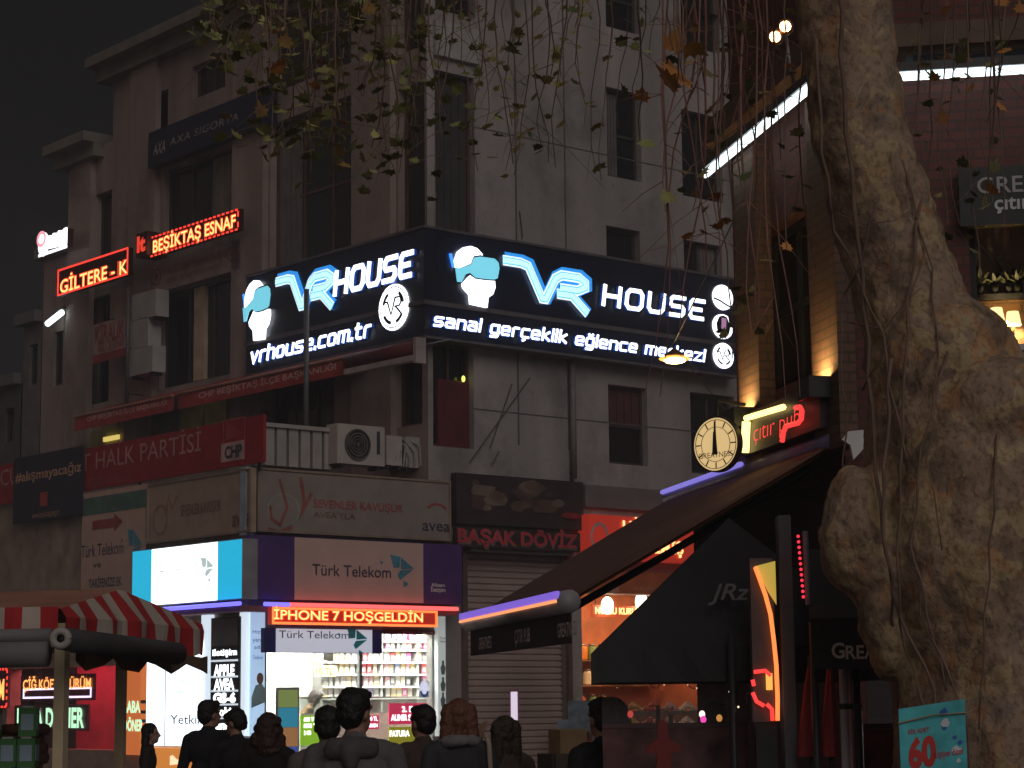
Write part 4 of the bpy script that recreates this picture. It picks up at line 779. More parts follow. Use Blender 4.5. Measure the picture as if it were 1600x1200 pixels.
for a in (a0, a1): m = MB(); RF.box(m, (a - .07, a + .03, z0, z1 - .045), .001, .08); m.build('guide_rail', mat('rail_brown', (.16, .11, .1), .5, .3), t)
t, r, dd = sign('exchange_board', 'dark picture board with dim fruit coloured shapes above the shutter', RF, (713, 738), (912, 829), .05, .15, mat('dark_board', (.05, .035, .035), .5))
m = MB(); rr_ = random.Random(5)
for k in range(16):
    x, y, q = rr_.uniform(.1, .8), rr_.uniform(.2, .85), rr_.uniform(.04, .12); ps = [(x + q * (.6 + .5 * rr_.random()) * math.cos(i * .785), y + 1.6 * q * (.6 + .5 * rr_.random()) * math.sin(i * .785)) for i in range(8)]
    RF.plate(m, r, ps, dd + .002 + k * .001, .001, k % 3)
m.build('picture_print', [mat('pic_a', (.13, .08, .06), .6), mat('pic_b', (.09, .05, .05), .6), mat('pic_c', (.18, .13, .1), .6)], t)
m = MB(); q = RF.rect((875, 800), (905, 812), dd); RF.ellipse(m, q, dd + .03, .004); m.build('red_label', mat('label_red', (.3, .03, .03), .6), t)
t, r, dd = sign('exchange_sign', 'dark strip sign with dull red raised capitals BAŞAK DÖVİZ above the shutter', RF, (712, 822), (907, 863), .22, .08, mat('dark_board'))
m = MB(); RF.text(m, 'BAŞAK DÖVİZ', RF.rect((715, 826), (902, 856), dd + .02), dd + .02, bold=.03); m.build('lettering', mat('raised_red', (.55, .06, .08), .5), t)
m = MB(); RF.text(m, 'BAŞAK DÖVİZ', RF.rect((716, 827), (903, 858), dd + .01), dd + .008, bold=.05); m.build('letter_edge', mat('letter_edge', (.2, .16, .15), .5), t)
# nut shop
t = thing('nut_shop', 'warm lit dried nut shop glowing orange behind the pub awning', 'shop'); a0, a1, z0, z1 = openN
ORW = mat('orange_shop_wall', (.5, .17, .08), .6)
m = MB(); RF.quad(m, (a0 - .2, a1 + .2, .1, z1 + .2), -2.5); m.build('back_wall', ORW, t)
m = MB(); m.poly([RF.W(a0 - .2, .13, -.3), RF.W(a1 + .2, .13, -.3), RF.W(a1 + .2, .13, -2.5), RF.W(a0 - .2, .13, -2.5)]); m.build('floor_tiles', mat('shop_floor'), t)
m = MB(); m.poly([RF.W(a0 - .2, z1 + .2, -.3), RF.W(a1 + .2, z1 + .2, -.3), RF.W(a1 + .2, z1 + .2, -2.5), RF.W(a0 - .2, z1 + .2, -2.5)]); m.build('ceiling', mat('cream_ceiling', (.7, .55, .4), .7), t)
for a in (a0 - .2, a1 + .2): m = MB(); m.poly([RF.W(a, .1, -.3), RF.W(a, z1 + .2, -.3), RF.W(a, z1 + .2, -2.5), RF.W(a, .1, -2.5)]); m.build('side_wall', ORW, t)
for x in (.2, .5, .8): a = a0 + (a1 - a0) * x; m = MB(); RF.box(m, (a - .4, a + .4, z1 + .1, z1 + .16), -1.4, -.9); m.build('ceiling_light', emit('nut_light', (1, .68, .4), 17), t)
for k, z in enumerate((1.0, 1.5, 2.0, 2.5)):
    m = MB(); RF.box(m, (a0, a1, z - .03, z), -2.48, -2.1); m.build('shelf', mat('shelf_brown', (.3, .15, .07), .6), t)
JC = [(.6, .4, .1), (.5, .1, .05), (.7, .6, .4), (.2, .3, .1), (.7, .25, .05)]
jar = None; jp = []
for k, c in enumerate(JC):
    j = thing('nut_jar', 'lidded jar of nuts standing on the shelves of the warm nut shop', 'jar', 'jars on the nut shop shelves'); TOP.remove(j)
    m = MB(); m.tube([(0, 0, 0), (0, 0, .03), (0, 0, .24), (0, 0, .28)], [.09, .1, .1, .07], 12); m.build('body', mat('jar_%d' % k, c, .3), j, True); m = MB(); m.tube([(0, 0, .281), (0, 0, .32)], [.075, .075], 12); m.build('lid', STEEL, j, True); jp.append(j)
index_kids(); first = [True] * len(jp)
for z in (1.0, 1.5, 2.0, 2.5):
    a = a0 + .2
    while a < a1 - 1.4:
        k = rand.randrange(len(jp)); c = jp[k] if first[k] else copy_tree(jp[k]); first[k] = False; c.location = RF.W(a, z, -2.28); a += rand.uniform(.24, .34)
t, r, dd = sign('glowing_nut_sign', 'red glowing shop sign with amber letters partly behind the pub awning', RF, (920, 803), (1110, 881), .1, .3, emit('sign_red_glow', (.5, .035, .02), .5))
lettering(t, RF, [('UĞUR', (973, 814), (1034, 835), dict(bold=.035)), ('KURUYEMİŞ', (956, 842), (1068, 866), dict(bold=.03))], emit('amber_soft', (1, .55, .2), 2), dd, dz=.03)
m = MB(); RF.ellipse(m, RF.rect((922, 815), (951, 862), dd), dd + .004, .006, inner=.78); m.build('ring_print', mat('ring_pale', (.5, .4, .4), .5), t)
t, r, dd = sign('nut_shop_fascia', 'dark orange red fascia with a round crest under the red glowing shop sign', RF, (908, 890), (1110, 932), .05, .12, mat('fascia_orange', (.45, .12, .05), .6))
m = MB(); RF.ellipse(m, RF.rect((954, 914), (967, 928), dd), dd + .003, .006); m.build('crest', mat('crest_pale', (.6, .3, .2), .6), t); lettering(t, RF, [('KURUYEMİŞ', (992, 916), (1030, 924), {})], mat('crest_pale'), dd)
t, r, dd = sign('inner_nut_sign', 'small yellow lit sign NURLU KURUYEMİŞ hanging inside the nut shop entrance', RF, (926, 945), (1030, 966), -.5, .06, emit('inner_red', (.6, .1, .03), .6))
lettering(t, RF, [('NURLU KURUYEMİŞ', (930, 949), (1024, 961), dict(bold=.03))], emit('yellow_lit', (1, .7, .25), 2.4), dd)
m = MB()
for x in (r[0] + .1, r[1] - .1): m.tube([RF.W(x, r[3], -.47), RF.W(x, z1 + .19, -.47)], .012, 5)
m.build('hanging_rod', BLACK, t)
for k, (px, py) in enumerate(((949, 946), (1002, 940))):
    t = thing('hanging_bulb', ['bare white bulb hanging at the nut shop entrance, left of the other one', 'bare white bulb hanging at the nut shop entrance, right of the other one'][k], 'bulb', 'bulbs at the nut shop entrance'); a, z = RF.P(px, py, -.35); m = MB(); m.ball(RF.W(a, z, -.35), .12, .12, .17); m.build('bulb', emit('warm_bulb', (1, .85, .6), 7), t, True); m = MB(); m.tube([RF.W(a, z + .16, -.35), RF.W(a, z1 + .19, -.35)], .015, 5); m.build('cord', BLACK, t)
t = thing('goods_rack', 'sloping rack of small packed goods beside the nut shop entrance', 'rack'); m = MB(); q = RF.rect((886, 1062), (948, 1150), .6)
RF.box(m, (q[0], q[1], 0, .5), .2, .9); m.build('base', mat('rack_wood', (.25, .13, .08), .6), t)
m = MB()
for k in range(4):
    for x in range(5): a = q[0] + (q[1] - q[0]) * (x + .1) / 5; b = q[0] + (q[1] - q[0]) * (x + .85) / 5; RF.box(m, (a, b, .52 + .22 * k, .52 + .22 * k + .17), .75 - .15 * k, .88 - .15 * k, (x + k) % 3)
m.build('packs', [mat('pk_a', (.35, .45, .55), .5), mat('pk_b', (.4, .12, .06), .5), mat('pk_c', (.5, .5, .5), .5)], t)
tb = thing('goods_counter', 'long stepped counter before the nut shop carrying heaped trays', 'counter'); q = RF.rect((955, 1085), (1165, 1150), .9)
for k, z in enumerate((1.15, 1.42)): m = MB(); RF.box(m, (q[0], q[1], 0 if k == 0 else 1.16, z), .95 - .45 * k, 1.4 - .45 * k); m.build('step', mat('counter_wood', (.28, .13, .07), .6), tb)
TC = [(.5, .3, .08), (.3, .12, .05), (.55, .5, .4), (.45, .08, .05), (.2, .25, .08), (.35, .38, .45), (.5, .35, .3)]; tn = 0
names = ['golden', 'brown', 'cream', 'red', 'green', 'bluish', 'pink']
tp = []
for k, c_ in enumerate(TC):
    j = thing('goods_tray', 'metal tray heaped with %s goods on the stepped counter of the nut shop' % names[k], 'tray', 'heaped trays before the nut shop'); TOP.remove(j); m = MB(); m.box((0, 0, 0), .4, .36, .06); m.build('rim', STEEL, j); m = MB(); rr_ = random.Random(k)
    for i in range(34): an = rr_.uniform(0, 6.28); d_ = rr_.uniform(0, .17); m.ball((d_ * math.cos(an), d_ * .85 * math.sin(an), .07 + .13 * (1 - d_ / .18)), .04, n=6, k=4)
    m.build('heap', mat('heap_%d' % k, c_, .5, vary=.4, scale=12), j); tp.append(j)
index_kids(); a = q[0] + .25; i = 0
while a < q[1] - .2:
    for lv in (0, 1):
        k = (i * 3 + lv * 4) % 7
        if tp[k] is not None and not tp[k].get('_u'): o = tp[k]; o['_u'] = 1
        else: o = copy_tree(tp[k]); o['label'] = 'metal tray of %s goods, repeated further along the stepped nut shop counter' % names[k]
        o.location = RF.W(a, (1.151, 1.421)[lv], (1.17, .72)[lv]); o.rotation_euler.z = ang
    a += .47; i += 1
for j in tp:
    if not j.get('_u'):
        for c_ in KID.get(j.name, []): bpy.data.objects.remove(c_)
        bpy.data.objects.remove(j)
index_kids()
t, r, dd = sign('blue_grey_poster', 'dim blue grey poster with pale rows hung at the left of the nut shop entrance', RF, (888, 1095), (948, 1142), .95, .02, mat('blue_grey', (.16, .2, .24), .6, vary=.4, scale=8), 'poster')
# ------------------------------------------------------------------ brick pub on the right
def brick(key, c1, c2, mortar, scale=1.0):
    if key in MATS: return MATS[key]
    m = bpy.data.materials.new(key); m.use_nodes = True; nt = m.node_tree; b = nt.nodes['Principled BSDF']; b.inputs['Roughness'].default_value = .85
    uv = nt.nodes.new('ShaderNodeUVMap'); uv.uv_map = 'UVMap'; br = nt.nodes.new('ShaderNodeTexBrick'); br.inputs['Scale'].default_value = scale
    br.inputs['Color1'].default_value = c1 + (1,); br.inputs['Color2'].default_value = c2 + (1,); br.inputs['Mortar'].default_value = mortar + (1,)
    br.inputs['Brick Width'].default_value = .23; br.inputs['Row Height'].default_value = .075; br.inputs['Mortar Size'].default_value = .009
    nt.links.new(uv.outputs[0], br.inputs['Vector']); nt.links.new(br.outputs['Color'], b.inputs['Base Color'])
    bp = nt.nodes.new('ShaderNodeBump'); bp.inputs['Strength'].default_value = .6; bp.inputs['Distance'].default_value = .01; bp.invert = True
    nt.links.new(br.outputs['Fac'], bp.inputs['Height']); nt.links.new(bp.outputs[0], b.inputs['Normal']); MATS[key] = m; return m
BRICK = brick('red_brick', (.17, .055, .045), (.125, .042, .036), (.085, .055, .048)); BRICKW = brick('warm_brick', (.5, .28, .14), (.42, .22, .1), (.3, .2, .12))
zT = BW.P(1120, 266)[1]; zUp = 8.6; sF = BW.P(1148, 480)[0]; sF2 = BW.P(1080, 680)[0]
PB = thing('brick_pub', 'dark red brick pub behind the plane tree with lit piers and white light tubes', 'building')
wA = BW.rect((1182, 372), (1268, 585)); wU = BR.rect((1512, 338), (1690, 540)); wB = BR.rect((1413, 62), (1640, 98)); dG = BR.rect((1345, 850), (1620, 1250)); dG = (dG[0], dG[1], .3, dG[3])
m = MB(); BW.wall(m, 0, sF, 3.45, zUp, [wA], .25); BW.wall(m, 0, sF2, 0, 3.45, [], .2); BR.wall(m, 0, 7, 0, zUp, [wU, wB, dG], .3); m.build('wall', BRICK, PB)
m = MB(); m.poly([BW.W(sF, 3.45, 0), BW.W(sF, zUp, 0), BR.W(7, zUp, -6), BR.W(7, 3.45, -6)]); m.poly([BW.W(0, zUp - .02, 0), BW.W(sF, zUp - .02, 0), BR.W(7, zUp - .02, -6), BR.W(7, zUp - .02, 0)]); m.poly([BW.W(sF, 3.45, 0), BW.W(sF2, 3.45, 0), BR.W(7, 3.45, -6), BR.W(7, 3.44, -5)]); m.build('roof', DGREY, PB)
window(PB, BW, wA, BLACK, DARKGL, 2, 2, .2); window(PB, BR, wB, mat('grey_frame', (.2, .2, .22), .5), mat('grey_glass', (.06, .065, .075), .2), 3, 1, .15)
for x0, x1 in ((1272, 1312), (1156, 1188)):
    a, _ = BW.P(x1, 520, .12); b, _ = BW.P(x0, 520, .12); m = MB(); BW.box(m, (a, b, 3.5, zT - .15), .002, .14); o = m.build('pier', brick('tan_brick', (.16, .085, .055), (.13, .07, .045), (.08, .055, .04)), PB)
    x = (a + b) / 2; py = 585 if x0 > 1200 else 634; _, zl = BW.P((x0 + x1) / 2, py, .2); m = MB(); BW.box(m, (x - .1, x + .1, zl - .05, zl - .03), .15, .28); m.build('uplight_lens', emit('uplight', (1, .62, .22), 110), o); m = MB(); BW.box(m, (x - .13, x + .13, zl - .16, zl - .053), .142, .32); BW.box(m, (x - .13, x + .13, zl - .052, zl), .285, .318); BW.box(m, (x - .13, x - .105, zl - .052, zl), .142, .284); m.build('uplight_case', BLACK, o)
m = MB(); BW.box(m, (0, sF, zT + .08, zT + .3), .002, .25); BR.box(m, (0, 7, zT + .12, zT + .3), .002, .25); m.build('fascia', mat('pub_fascia', (.14, .09, .06), .6), PB)
for fr, s0, s1, py0, nm in ((BW, BW.P(1289, 140, .2)[0], BW.P(1119, 272, .2)[0], None, 'white light tube along the lane side of the brick pub'), (BR, BR.P(1300, 130, .2)[0], 6.5, None, 'white light tube along the square side of the brick pub, right of the trunk')):
    z = BW.P(1120, 272, .2)[1] if fr is BW else BR.P(1500, 120, .2)[1]; t = thing('light_tube', nm, 'light tube', 'white light tubes of the pub'); m = MB(); m.tube([fr.W(s0, z, .3), fr.W(s1, z, .3)], .036, 8); m.build('tube', E_TUBE, t, True)
    m = MB(); fr.box(m, (s0, s1, z + .03, z + .1), .252, .34); m.build('holder', DGREY, t)
# upper room with sconces seen through the window on the square side
a0, a1, z0, z1 = wU; m = MB(); zm = BR.P(1560, 452, -.6)[1]
BR.quad(m, (a0 - .2, a1 + .2, zm, z1 + .2), -.9); m.build('room_wall', mat('room_cream', (.7, .55, .42), .8), PB); m = MB(); BR.box(m, (a0 - .2, a1 + .2, z0 - .2, zm - .05), -.9, -.82); m.build('room_brick', BRICKW, PB); m = MB(); BR.box(m, (a0 - .2, a1 + .2, zm - .048, zm), -.9, -.78); m.build('room_ledge', BLACK, PB)
m = MB(); BR.box(m, (BR.P(1545, 541)[0], a1 + .1, z0 - .03, z0 + .012), .0, .1); m.build('window_sill', mat('sill_white', (.6, .58, .6), .4), PB)
m = MB(); q = BR.rect((1512, 338), (1690, 540)); BR.border(m, (q[0] + .003, q[1] - .003, q[2] + .003, q[3] - .003), .05, -.2, .06); m.build('window_frame', BLACK, PB)
for k, px in enumerate((1557, 1583)):
    t = thing('wall_sconce', ['warm shaded wall sconce on the lit brick, left one of the pair', 'warm shaded wall sconce on the lit brick, right one of the pair'][k], 'lamp', 'sconces in the upper pub room'); py = (491, 497)[k]; a, z = BR.P(px, py, -.7)
    c = BR.W(a, z, -.7); m = MB(); m.tube([c + V((0, 0, -.055)), c + V((0, 0, .05))], [.062, .045], 14, False); m.build('lamp_shade', emit('shade_glow', (1, .72, .32), 1.6), t, True); m = MB(); m.ball(c + V((0, 0, -.03)), .022); m.build('bulb', emit('sconce_bulb', (1, .7, .35), 420), t, True)
    m = MB(); m.tube([c + V((0, 0, -.04)), BR.W(a, z - .16, -.7), BR.W(a, z - .17, -.74), BR.W(a, z - .17, -.83)], .008, 6); m.build('arm', mat('brass', (.3, .18, .07), .4, .8), t, True)
for k, (px, h) in enumerate(((1533, .3), (1556, .22), (1578, .34), (1592, .26))):
    t = thing('ledge_plant', ['dark bushy plant leftmost on the ledge above the sconces', 'low dark plant second on the ledge above the sconces', 'dark leaning plant third on the ledge above the sconces', 'dark plant last on the ledge by the picture edge'][k], 'plant', 'plants on the pub ledge'); a, _ = BR.P(px, 450, -.7); c = BR.W(a, zm, -.82); m = MB(); m.tube([c, c + V((0, 0, .08))], [.03, .04], 10); m.build('pot', BLACK, t, True); m = MB(); rr_ = random.Random(k)
    for i in range(16):
        an = rr_.uniform(0, 6.28); l = rr_.uniform(.08, .2); d_ = V((math.cos(an) * .7, math.sin(an) * .5, rr_.uniform(.2, 1.1) * h / .3)); p = c + V((0, 0, .08)); sd_ = d_.cross(V((0, 0, 1))).normalized() * .018
        m.poly([p, p + d_ * l * .5 + sd_, p + d_ * l, p + d_ * l * .5 - sd_])
    m.build('leaves', mat('plant_dark', (.04, .05, .02), .6), t)
t, r, dd = sign('pub_name_sign', 'dark pub name board with grey capitals at the right edge behind the tree', BR, (1497, 264), (1790, 340), .02, .1, mat('name_board', (.04, .045, .045), .5))
lettering(t, BR, [('GREATNESS', (1526, 278), (1740, 292), dict(bold=.01))], mat('name_grey', (.45, .43, .42), .5), dd); lettering(t, BR, [('çıtır pub', (1553, 305), (1672, 330), dict(fit='bbox', bold=.02))], mat('name_white', (.7, .7, .7), .5), dd, 'small_lettering')
# pub neon board
t, r, dd = sign('pub_neon_sign', 'dark board with red neon script and a yellow lit edge above the pub awning', BW, (1152, 652), (1282, 668), .05, .16, mat('neon_board', (.05, .025, .03), .5), 'neon sign')
m = MB(); q0 = BW.P(1166, 659, dd + .04); q1 = BW.P(1164, 707, dd + .04); q2 = BW.P(1224, 636, dd + .04)
m.tube([BW.W(q1[0], q1[1], dd + .04), BW.W(q0[0], q0[1], dd + .04)], .035, 8); m.tube([BW.W(q0[0], q0[1] + .03, dd + .04), BW.W(q2[0], q2[1], dd + .04)], .025, 8); m.build('yellow_tube', emit('yellow_neon', (1, .8, .25), 2.6), t, True)
m = MB(); vs_, fs_ = glyphs('çıtır pub', -.012, .1); BW.text(m, 'çıtır pub', BW.rect((1177, 664), (1250, 672), dd + .03), dd + .03, fit='bbox', bold=-.018, shear=.1); m.build('lettering', emit('red_neon', (1, .05, .045), 1.4), t)
m = MB(); pts = [(1243, 637), (1250, 636), (1253, 642), (1252, 655), (1247, 661), (1228, 666), (1224, 676), (1222, 690)]
m.tube([BW.W(*BW.P(px, py, dd + .06), dd + .06) for px, py in pts], .02, 8); m.build('neon_tail', emit('red_neon'), t, True)
# clock
CK = Frame(at(1118, 694, 16.9), (.76, -.65), (-.65, -.76)); t = thing('pub_clock', 'round cream lit clock with thin black hands beside the pub neon board', 'clock')
zc = at(1118, 694, 16.9).z; rd = .212; q = (-rd, rd, zc - rd, zc + rd); m = MB(); CK.ellipse(m, q, -.06, .055, 40); m.build('dial', emit('dial_glow', (.85, .6, .27), .78), t)
m = MB(); q2 = (-rd * 1.05, rd * 1.05, zc - rd * 1.05, zc + rd * 1.05); CK.ellipse(m, q2, -.06, .065, 40, inner=.95); m.build('rim', BLACK, t)
m = MB(); CK.ellipse(m, (-rd * .93, rd * .93, zc - rd * .93, zc + rd * .93), -.003, .003, 40, inner=.975); CK.ellipse(m, (-rd * .66, rd * .66, zc - rd * .66, zc + rd * .66), -.003, .003, 40, inner=.97)
for k in range(12):
    an = k * math.pi / 6; c_, s_ = math.cos(an), math.sin(an); CK.stroke(m, q, [(.5 + .34 * s_, .5 + .34 * c_), (.5 + .45 * s_, .5 + .45 * c_)], .022, -.003, .004)
CK.text(m, 'GREATNESS', (-rd * .78, rd * .78, zc - rd * .5, zc - rd * .3), .0025); m.build('dial_print', mat('dial_ink', (.1, .06, .03), .6), t)
m = MB(); CK.plate(m, q, [(.46, .32), (.54, .32), (.515, .93), (.485, .93)], .004, .004); CK.plate(m, q, [(.44, .3), (.56, .3), (.53, .72), (.5, .76), (.47, .72)], .01, .004); m.build('hand', BLACK, t)
m = MB(); c = CK.W(0, zc + rd * 1.1, -.03); m.tube([c, c + V((0, 0, .12)), c + V((.25, .25, .12))], .015, 6); m.build('bracket', BLACK, t)
# ------------------------------------------------------------------ pub awning over the lane
t = thing('pub_awning', 'sloping dark brown pub awning with a purple lit front bar and lettered valance', 'awning')
da = 2.1; zw = pB.z; fa, zf = BW.P(893, 931, da); fb, zf2 = BW.P(737, 972, da); zf = (zf + zf2) / 2; sw = BW.P(1062, 775)[0]
CLB = mat('brown_awning_cloth', (.15, .068, .05), .85, vary=.25)
m = MB(); N = 10
for k in range(N):
    u0, u1 = k / N, (k + 1) / N; f0, f1 = fa + (fb - fa) * u0, fa + (fb - fa) * u1; w0, w1 = sw * u0, sw * u1
    m.hexa([BW.W(f0, zf, da), BW.W(f1, zf, da), BW.W(w1, zw - .04, .12), BW.W(w0, zw - .04, .12), BW.W(f0, zf + .02, da), BW.W(f1, zf + .02, da), BW.W(w1, zw - .02, .12), BW.W(w0, zw - .02, .12)])
m.build('cloth', CLB, t)
m = MB(); m.tube([BW.W(-.05, zw, .1), BW.W(sw + .03, zw, .1)], .07, 10); o = m.build('roller_tube', mat('roller_mauve', (.2, .16, .28), .4), t, True)
m = MB(); m.tube([BW.W(sw * .45, zw + .05, .17), BW.W(sw + .01, zw + .05, .17)], .022, 6); m.build('violet_strip', emit('violet', (.3, .25, .9), .75), o, True)
m = MB(); m.tube([BW.W(fa - .02, zf - .02, da + .02), BW.W(fb + .02, zf - .02, da + .02)], .085, 14); o = m.build('front_bar', mat('bar_grey2', (.4, .38, .4), .4), t, True)
m = MB(); BW.box(m, (fa, fb, zf + .0, zf + .055), da + .09, da + .115); m.build('violet_strip', emit('violet_bright', (.28, .16, .85), .75), o)
m = MB(); BW.box(m, (fa + .03, fb, zf - .028, zf - .006), da + .1, da + .118); m.build('orange_strip', emit('orange_line', (1, .35, .14), 1.2), o)
m = MB(); _, zv0 = BW.P(745, 1025, da); _, zv1 = BW.P(907, 1002, da); zv = (zv0 + zv1) / 2; BW.box(m, (fa, fb, zv, zf - .1), da + .0, da + .012); m.build('valance', mat('valance_dark', (.05, .028, .034), .8), t)
m = MB()
for tx, u, l in (('GREATNESS', (748, 997), (768, 1012)), ('ÇITIR PUB', (804, 985), (828, 1002)), ('GREATNESS', (871, 975), (901, 992))): BW.text(m, tx, BW.rect(u, l, da + .016), da + .016, bold=.01)
m.build('lettering', mat('valance_white', (.85, .78, .76), .6), t)
for x in (.12, .88):
    p0 = BW.W(sw * x, zw - .15, .1); p2 = BW.W(fa + (fb - fa) * x, zf - .08, da - .06); p1 = (p0 + p2) / 2 + BW.u * (.5 if x < .5 else -.5) + V((0, 0, -.06)); m = MB(); m.tube([p0, p1, p2], .03, 8); m.build('folding_arm', mat('arm_green', (.03, .04, .04), .4, .4), t)
for x in (.04, .37, .7): m = MB(); m.tube([BW.W(sw * x, zw - .07, .12), BW.W(fa + (fb - fa) * x, zf - .02, da)], .016, 6); m.build('cloth_rib', mat('rib_orange', (.3, .12, .05), .7), t)
t = thing('white_box', 'white angular floodlight housing fixed beside the trunk at the awning end', 'fixture'); c = at(1333, 695, 15.6); m = MB(); m.poly([c + V(p) for p in ((-.08, 0, .04), (-.03, 0, .1), (.08, 0, .11), (.085, 0, -.02), (.0, 0, -.11), (-.02, 0, 0))]); ps = [V(p) for p in ((-.08, .06, .04), (-.03, .06, .1), (.08, .06, .11), (.085, .06, -.02), (.0, .06, -.11), (-.02, .06, 0))]; m.poly([c + p for p in ps])  # plain white angular box, holds no light source
fr_ = [V(p) for p in ((-.08, 0, .04), (-.03, 0, .1), (.08, 0, .11), (.085, 0, -.02), (.0, 0, -.11), (-.02, 0, 0))]
for i in range(6): m.poly([c + fr_[i], c + fr_[(i + 1) % 6], c + ps[(i + 1) % 6], c + ps[i]])
m.build('housing', WHITEP, t); m = MB(); m.tube([c + V((.03, .05, 0)), c + V((.12, .3, 0))], .015, 6); m.build('bracket', BLACK, t)
# twin warm spotlights on an arm, high on the pub
t = thing('twin_spotlight', 'two warm glowing spotlights on a thin arm high beside the trunk', 'spotlight')
for px, py in ((1226, 44), (1210, 60)):
    c = at(px, py, 14.6); m = MB(); m.tube([c + V((.0, -.03, -.0)), c + V((.02, .05, .015)), c + V((.03, .1, .02))], [.06, .05, .02], 12); o = m.build('reflector', mat('spot_copper', (.35, .15, .06), .35, .6), t, True); m = MB(); m.ball(c + V((0, -.04, 0)), .04, .025, .04); m.build('bulb', emit('spot_bulb', (1, .62, .25), 14), o, True)
c = at(1218, 52, 14.68); m = MB(); m.tube([c + V((-.03, .03, -.01)), c + V((.05, .05, .03)), BW.W(.9, c.z + .1, -.02)], .012, 6); m.build('arm', BLACK, t)
# street lamp hung over the lane on a wire
t = thing('street_lamp', 'glowing orange street lamp hung on a thin wire before the big wraparound sign', 'street lamp'); c = at(1054, 562, 24.0)
m = MB(); m.ball(c + V((0, -.02, -.012)), .125, .115, .036, n=20); m.build('lens', emit('sodium', (1, .62, .22), 30), t, True); m = MB(); m.ball(c + V((0, .01, .012)), .18, .12, .036, n=20); m.build('glow_bowl', emit('sodium_soft', (1, .42, .08), 2.2), t, True); m = MB(); m.tube([c + V((0, 0, .045)), c + V((0, 0, .07)), c + V((0, 0, .11)), c + V((0, 0, .13))], [.12, .1, .04, .02], 16); m.build('hood', mat('lamp_hood', (.16, .1, .06), .4, .3), t, True)  # wider orange bowl added round the lens to draw its glow
m = MB(); m.tube([RF.W(9, c.z + .9, -.02), c + V((-.02, .0, .16)), BW.W(sF - .3, c.z + .5, -.02)], .008, 5); m.build('span_wire', BLACK, t)
# ------------------------------------------------------------------ terrace under the pub
PAR = mat('black_canvas', (.03, .031, .034), .75, vary=.2)
t = thing('black_parasol', 'big square black parasol with grey script shading the pub terrace', 'parasol'); x0, x1, y0, y1 = .49, 2.15, 12.3, 13.95; zr = 1.65 + (1099 - 1014) * 12.3 / 3350; cx, cy = (x0 + x1) / 2, (y0 + y1) / 2; za = 1.65 + (1099 - 815) * cy / 3350
m = MB(); cs = [V((x0, y0, zr)), V((x1, y0, zr)), V((x1, y1, zr)), V((x0, y1, zr))]; ap = V((cx, cy, za))
for k in range(4):
    A_, B_ = cs[k], cs[(k + 1) % 4]; n = 8
    for i in range(n):
        p, q = A_.lerp(B_, i / n), A_.lerp(B_, (i + 1) / n); sag = lambda f: V((0, 0, -.05 * 4 * f * (1 - f)))
        for j in range(4):
            f0, f1 = j / 4, (j + 1) / 4; s0_ = sag(f0) * (4 * (i / n) * (1 - i / n)); s1_ = sag(f1) * (4 * (i / n) * (1 - i / n)); s2_ = sag(f1) * (4 * ((i + 1) / n) * (1 - (i + 1) / n)); s3_ = sag(f0) * (4 * ((i + 1) / n) * (1 - (i + 1) / n))
            if j < 3: m.poly([p.lerp(ap, f0) + s0_, q.lerp(ap, f0) + s3_, q.lerp(ap, f1) + s2_, p.lerp(ap, f1) + s1_])
            else: m.poly([p.lerp(ap, f0) + s0_, q.lerp(ap, f0) + s3_, ap])
m.build('canopy', PAR, t)
m = MB()
for k in range(4):
    A_, B_ = cs[k], cs[(k + 1) % 4]; n = 14
    for i in range(n):
        wv = lambda f: V((0, -.012 * math.sin(f * 40), -.2 - .008 * math.sin(f * 44)))
        p, q = A_.lerp(B_, i / n), A_.lerp(B_, (i + 1) / n); m.poly([p, q, q + wv((i + 1) / n), p + wv(i / n)])
m.build('valance', PAR, t)
m = MB(); m.tube([(cx, cy, 0), (cx, cy, za - .02)], .028, 10); m.build('pole', BLACK, t, True)
m = MB(); m.box((cx, cy, 0), .6, .6, .08); m.build('base', DGREY, t)
nf = (cs[1] - cs[0]).cross(ap - cs[0]).normalized()
def onface(px, py): r_ = ray(px, py); tt = ((cs[0] - EYE).dot(nf)) / r_.dot(nf); return EYE + r_ * tt + (nf if nf.y < 0 else -nf) * .07
vs, fs = glyphs('JRz', .01, .3); xs = [v[0] for v in vs]; ys = [v[1] for v in vs]
m = MB(); m.mesh([onface(1106 + 66 * (v[0] - min(xs)) / (max(xs) - min(xs)), 960 - 34 * (v[1] - min(ys)) / (max(ys) - min(ys))) for v in vs], fs); m.build('lettering', mat('script_grey', (.2, .2, .2), .6), t)
t = thing('lettered_canopy', 'small black canopy with pale capitals GREATNESS on its front, touching the trunk', 'canopy'); TF = Frame((0, 11.75, 0), (1, 0), (0, -1)); q = TF.rect((1266, 966), (1560, 1043)); zt = 1.65 + (1099 - 866) * 12.2 / 3350
m = MB(); m.hexa([TF.W(q[0], q[3] - .02, 0), TF.W(q[1], q[3] - .02, 0), TF.W(q[1], zt, -.9), TF.W(q[0] + .09, zt, -.9), TF.W(q[0], q[3], 0), TF.W(q[1], q[3], 0), TF.W(q[1], zt + .03, -.9), TF.W(q[0] + .09, zt + .03, -.9)]); m.build('roof_cloth', PAR, t)
m = MB(); TF.box(m, (q[0], q[1], q[2], q[3] - .025), .0, .02); m.build('valance', PAR, t)
m = MB(); TF.text(m, 'G', TF.rect((1299, 1005), (1320, 1028), .022), .022, bold=.02); TF.text(m, 'REATNESS', TF.rect((1321, 1009), (1448, 1028), .022), .022, bold=.02); m.build('lettering', mat('pale_letters', (.75, .68, .62), .6), t)
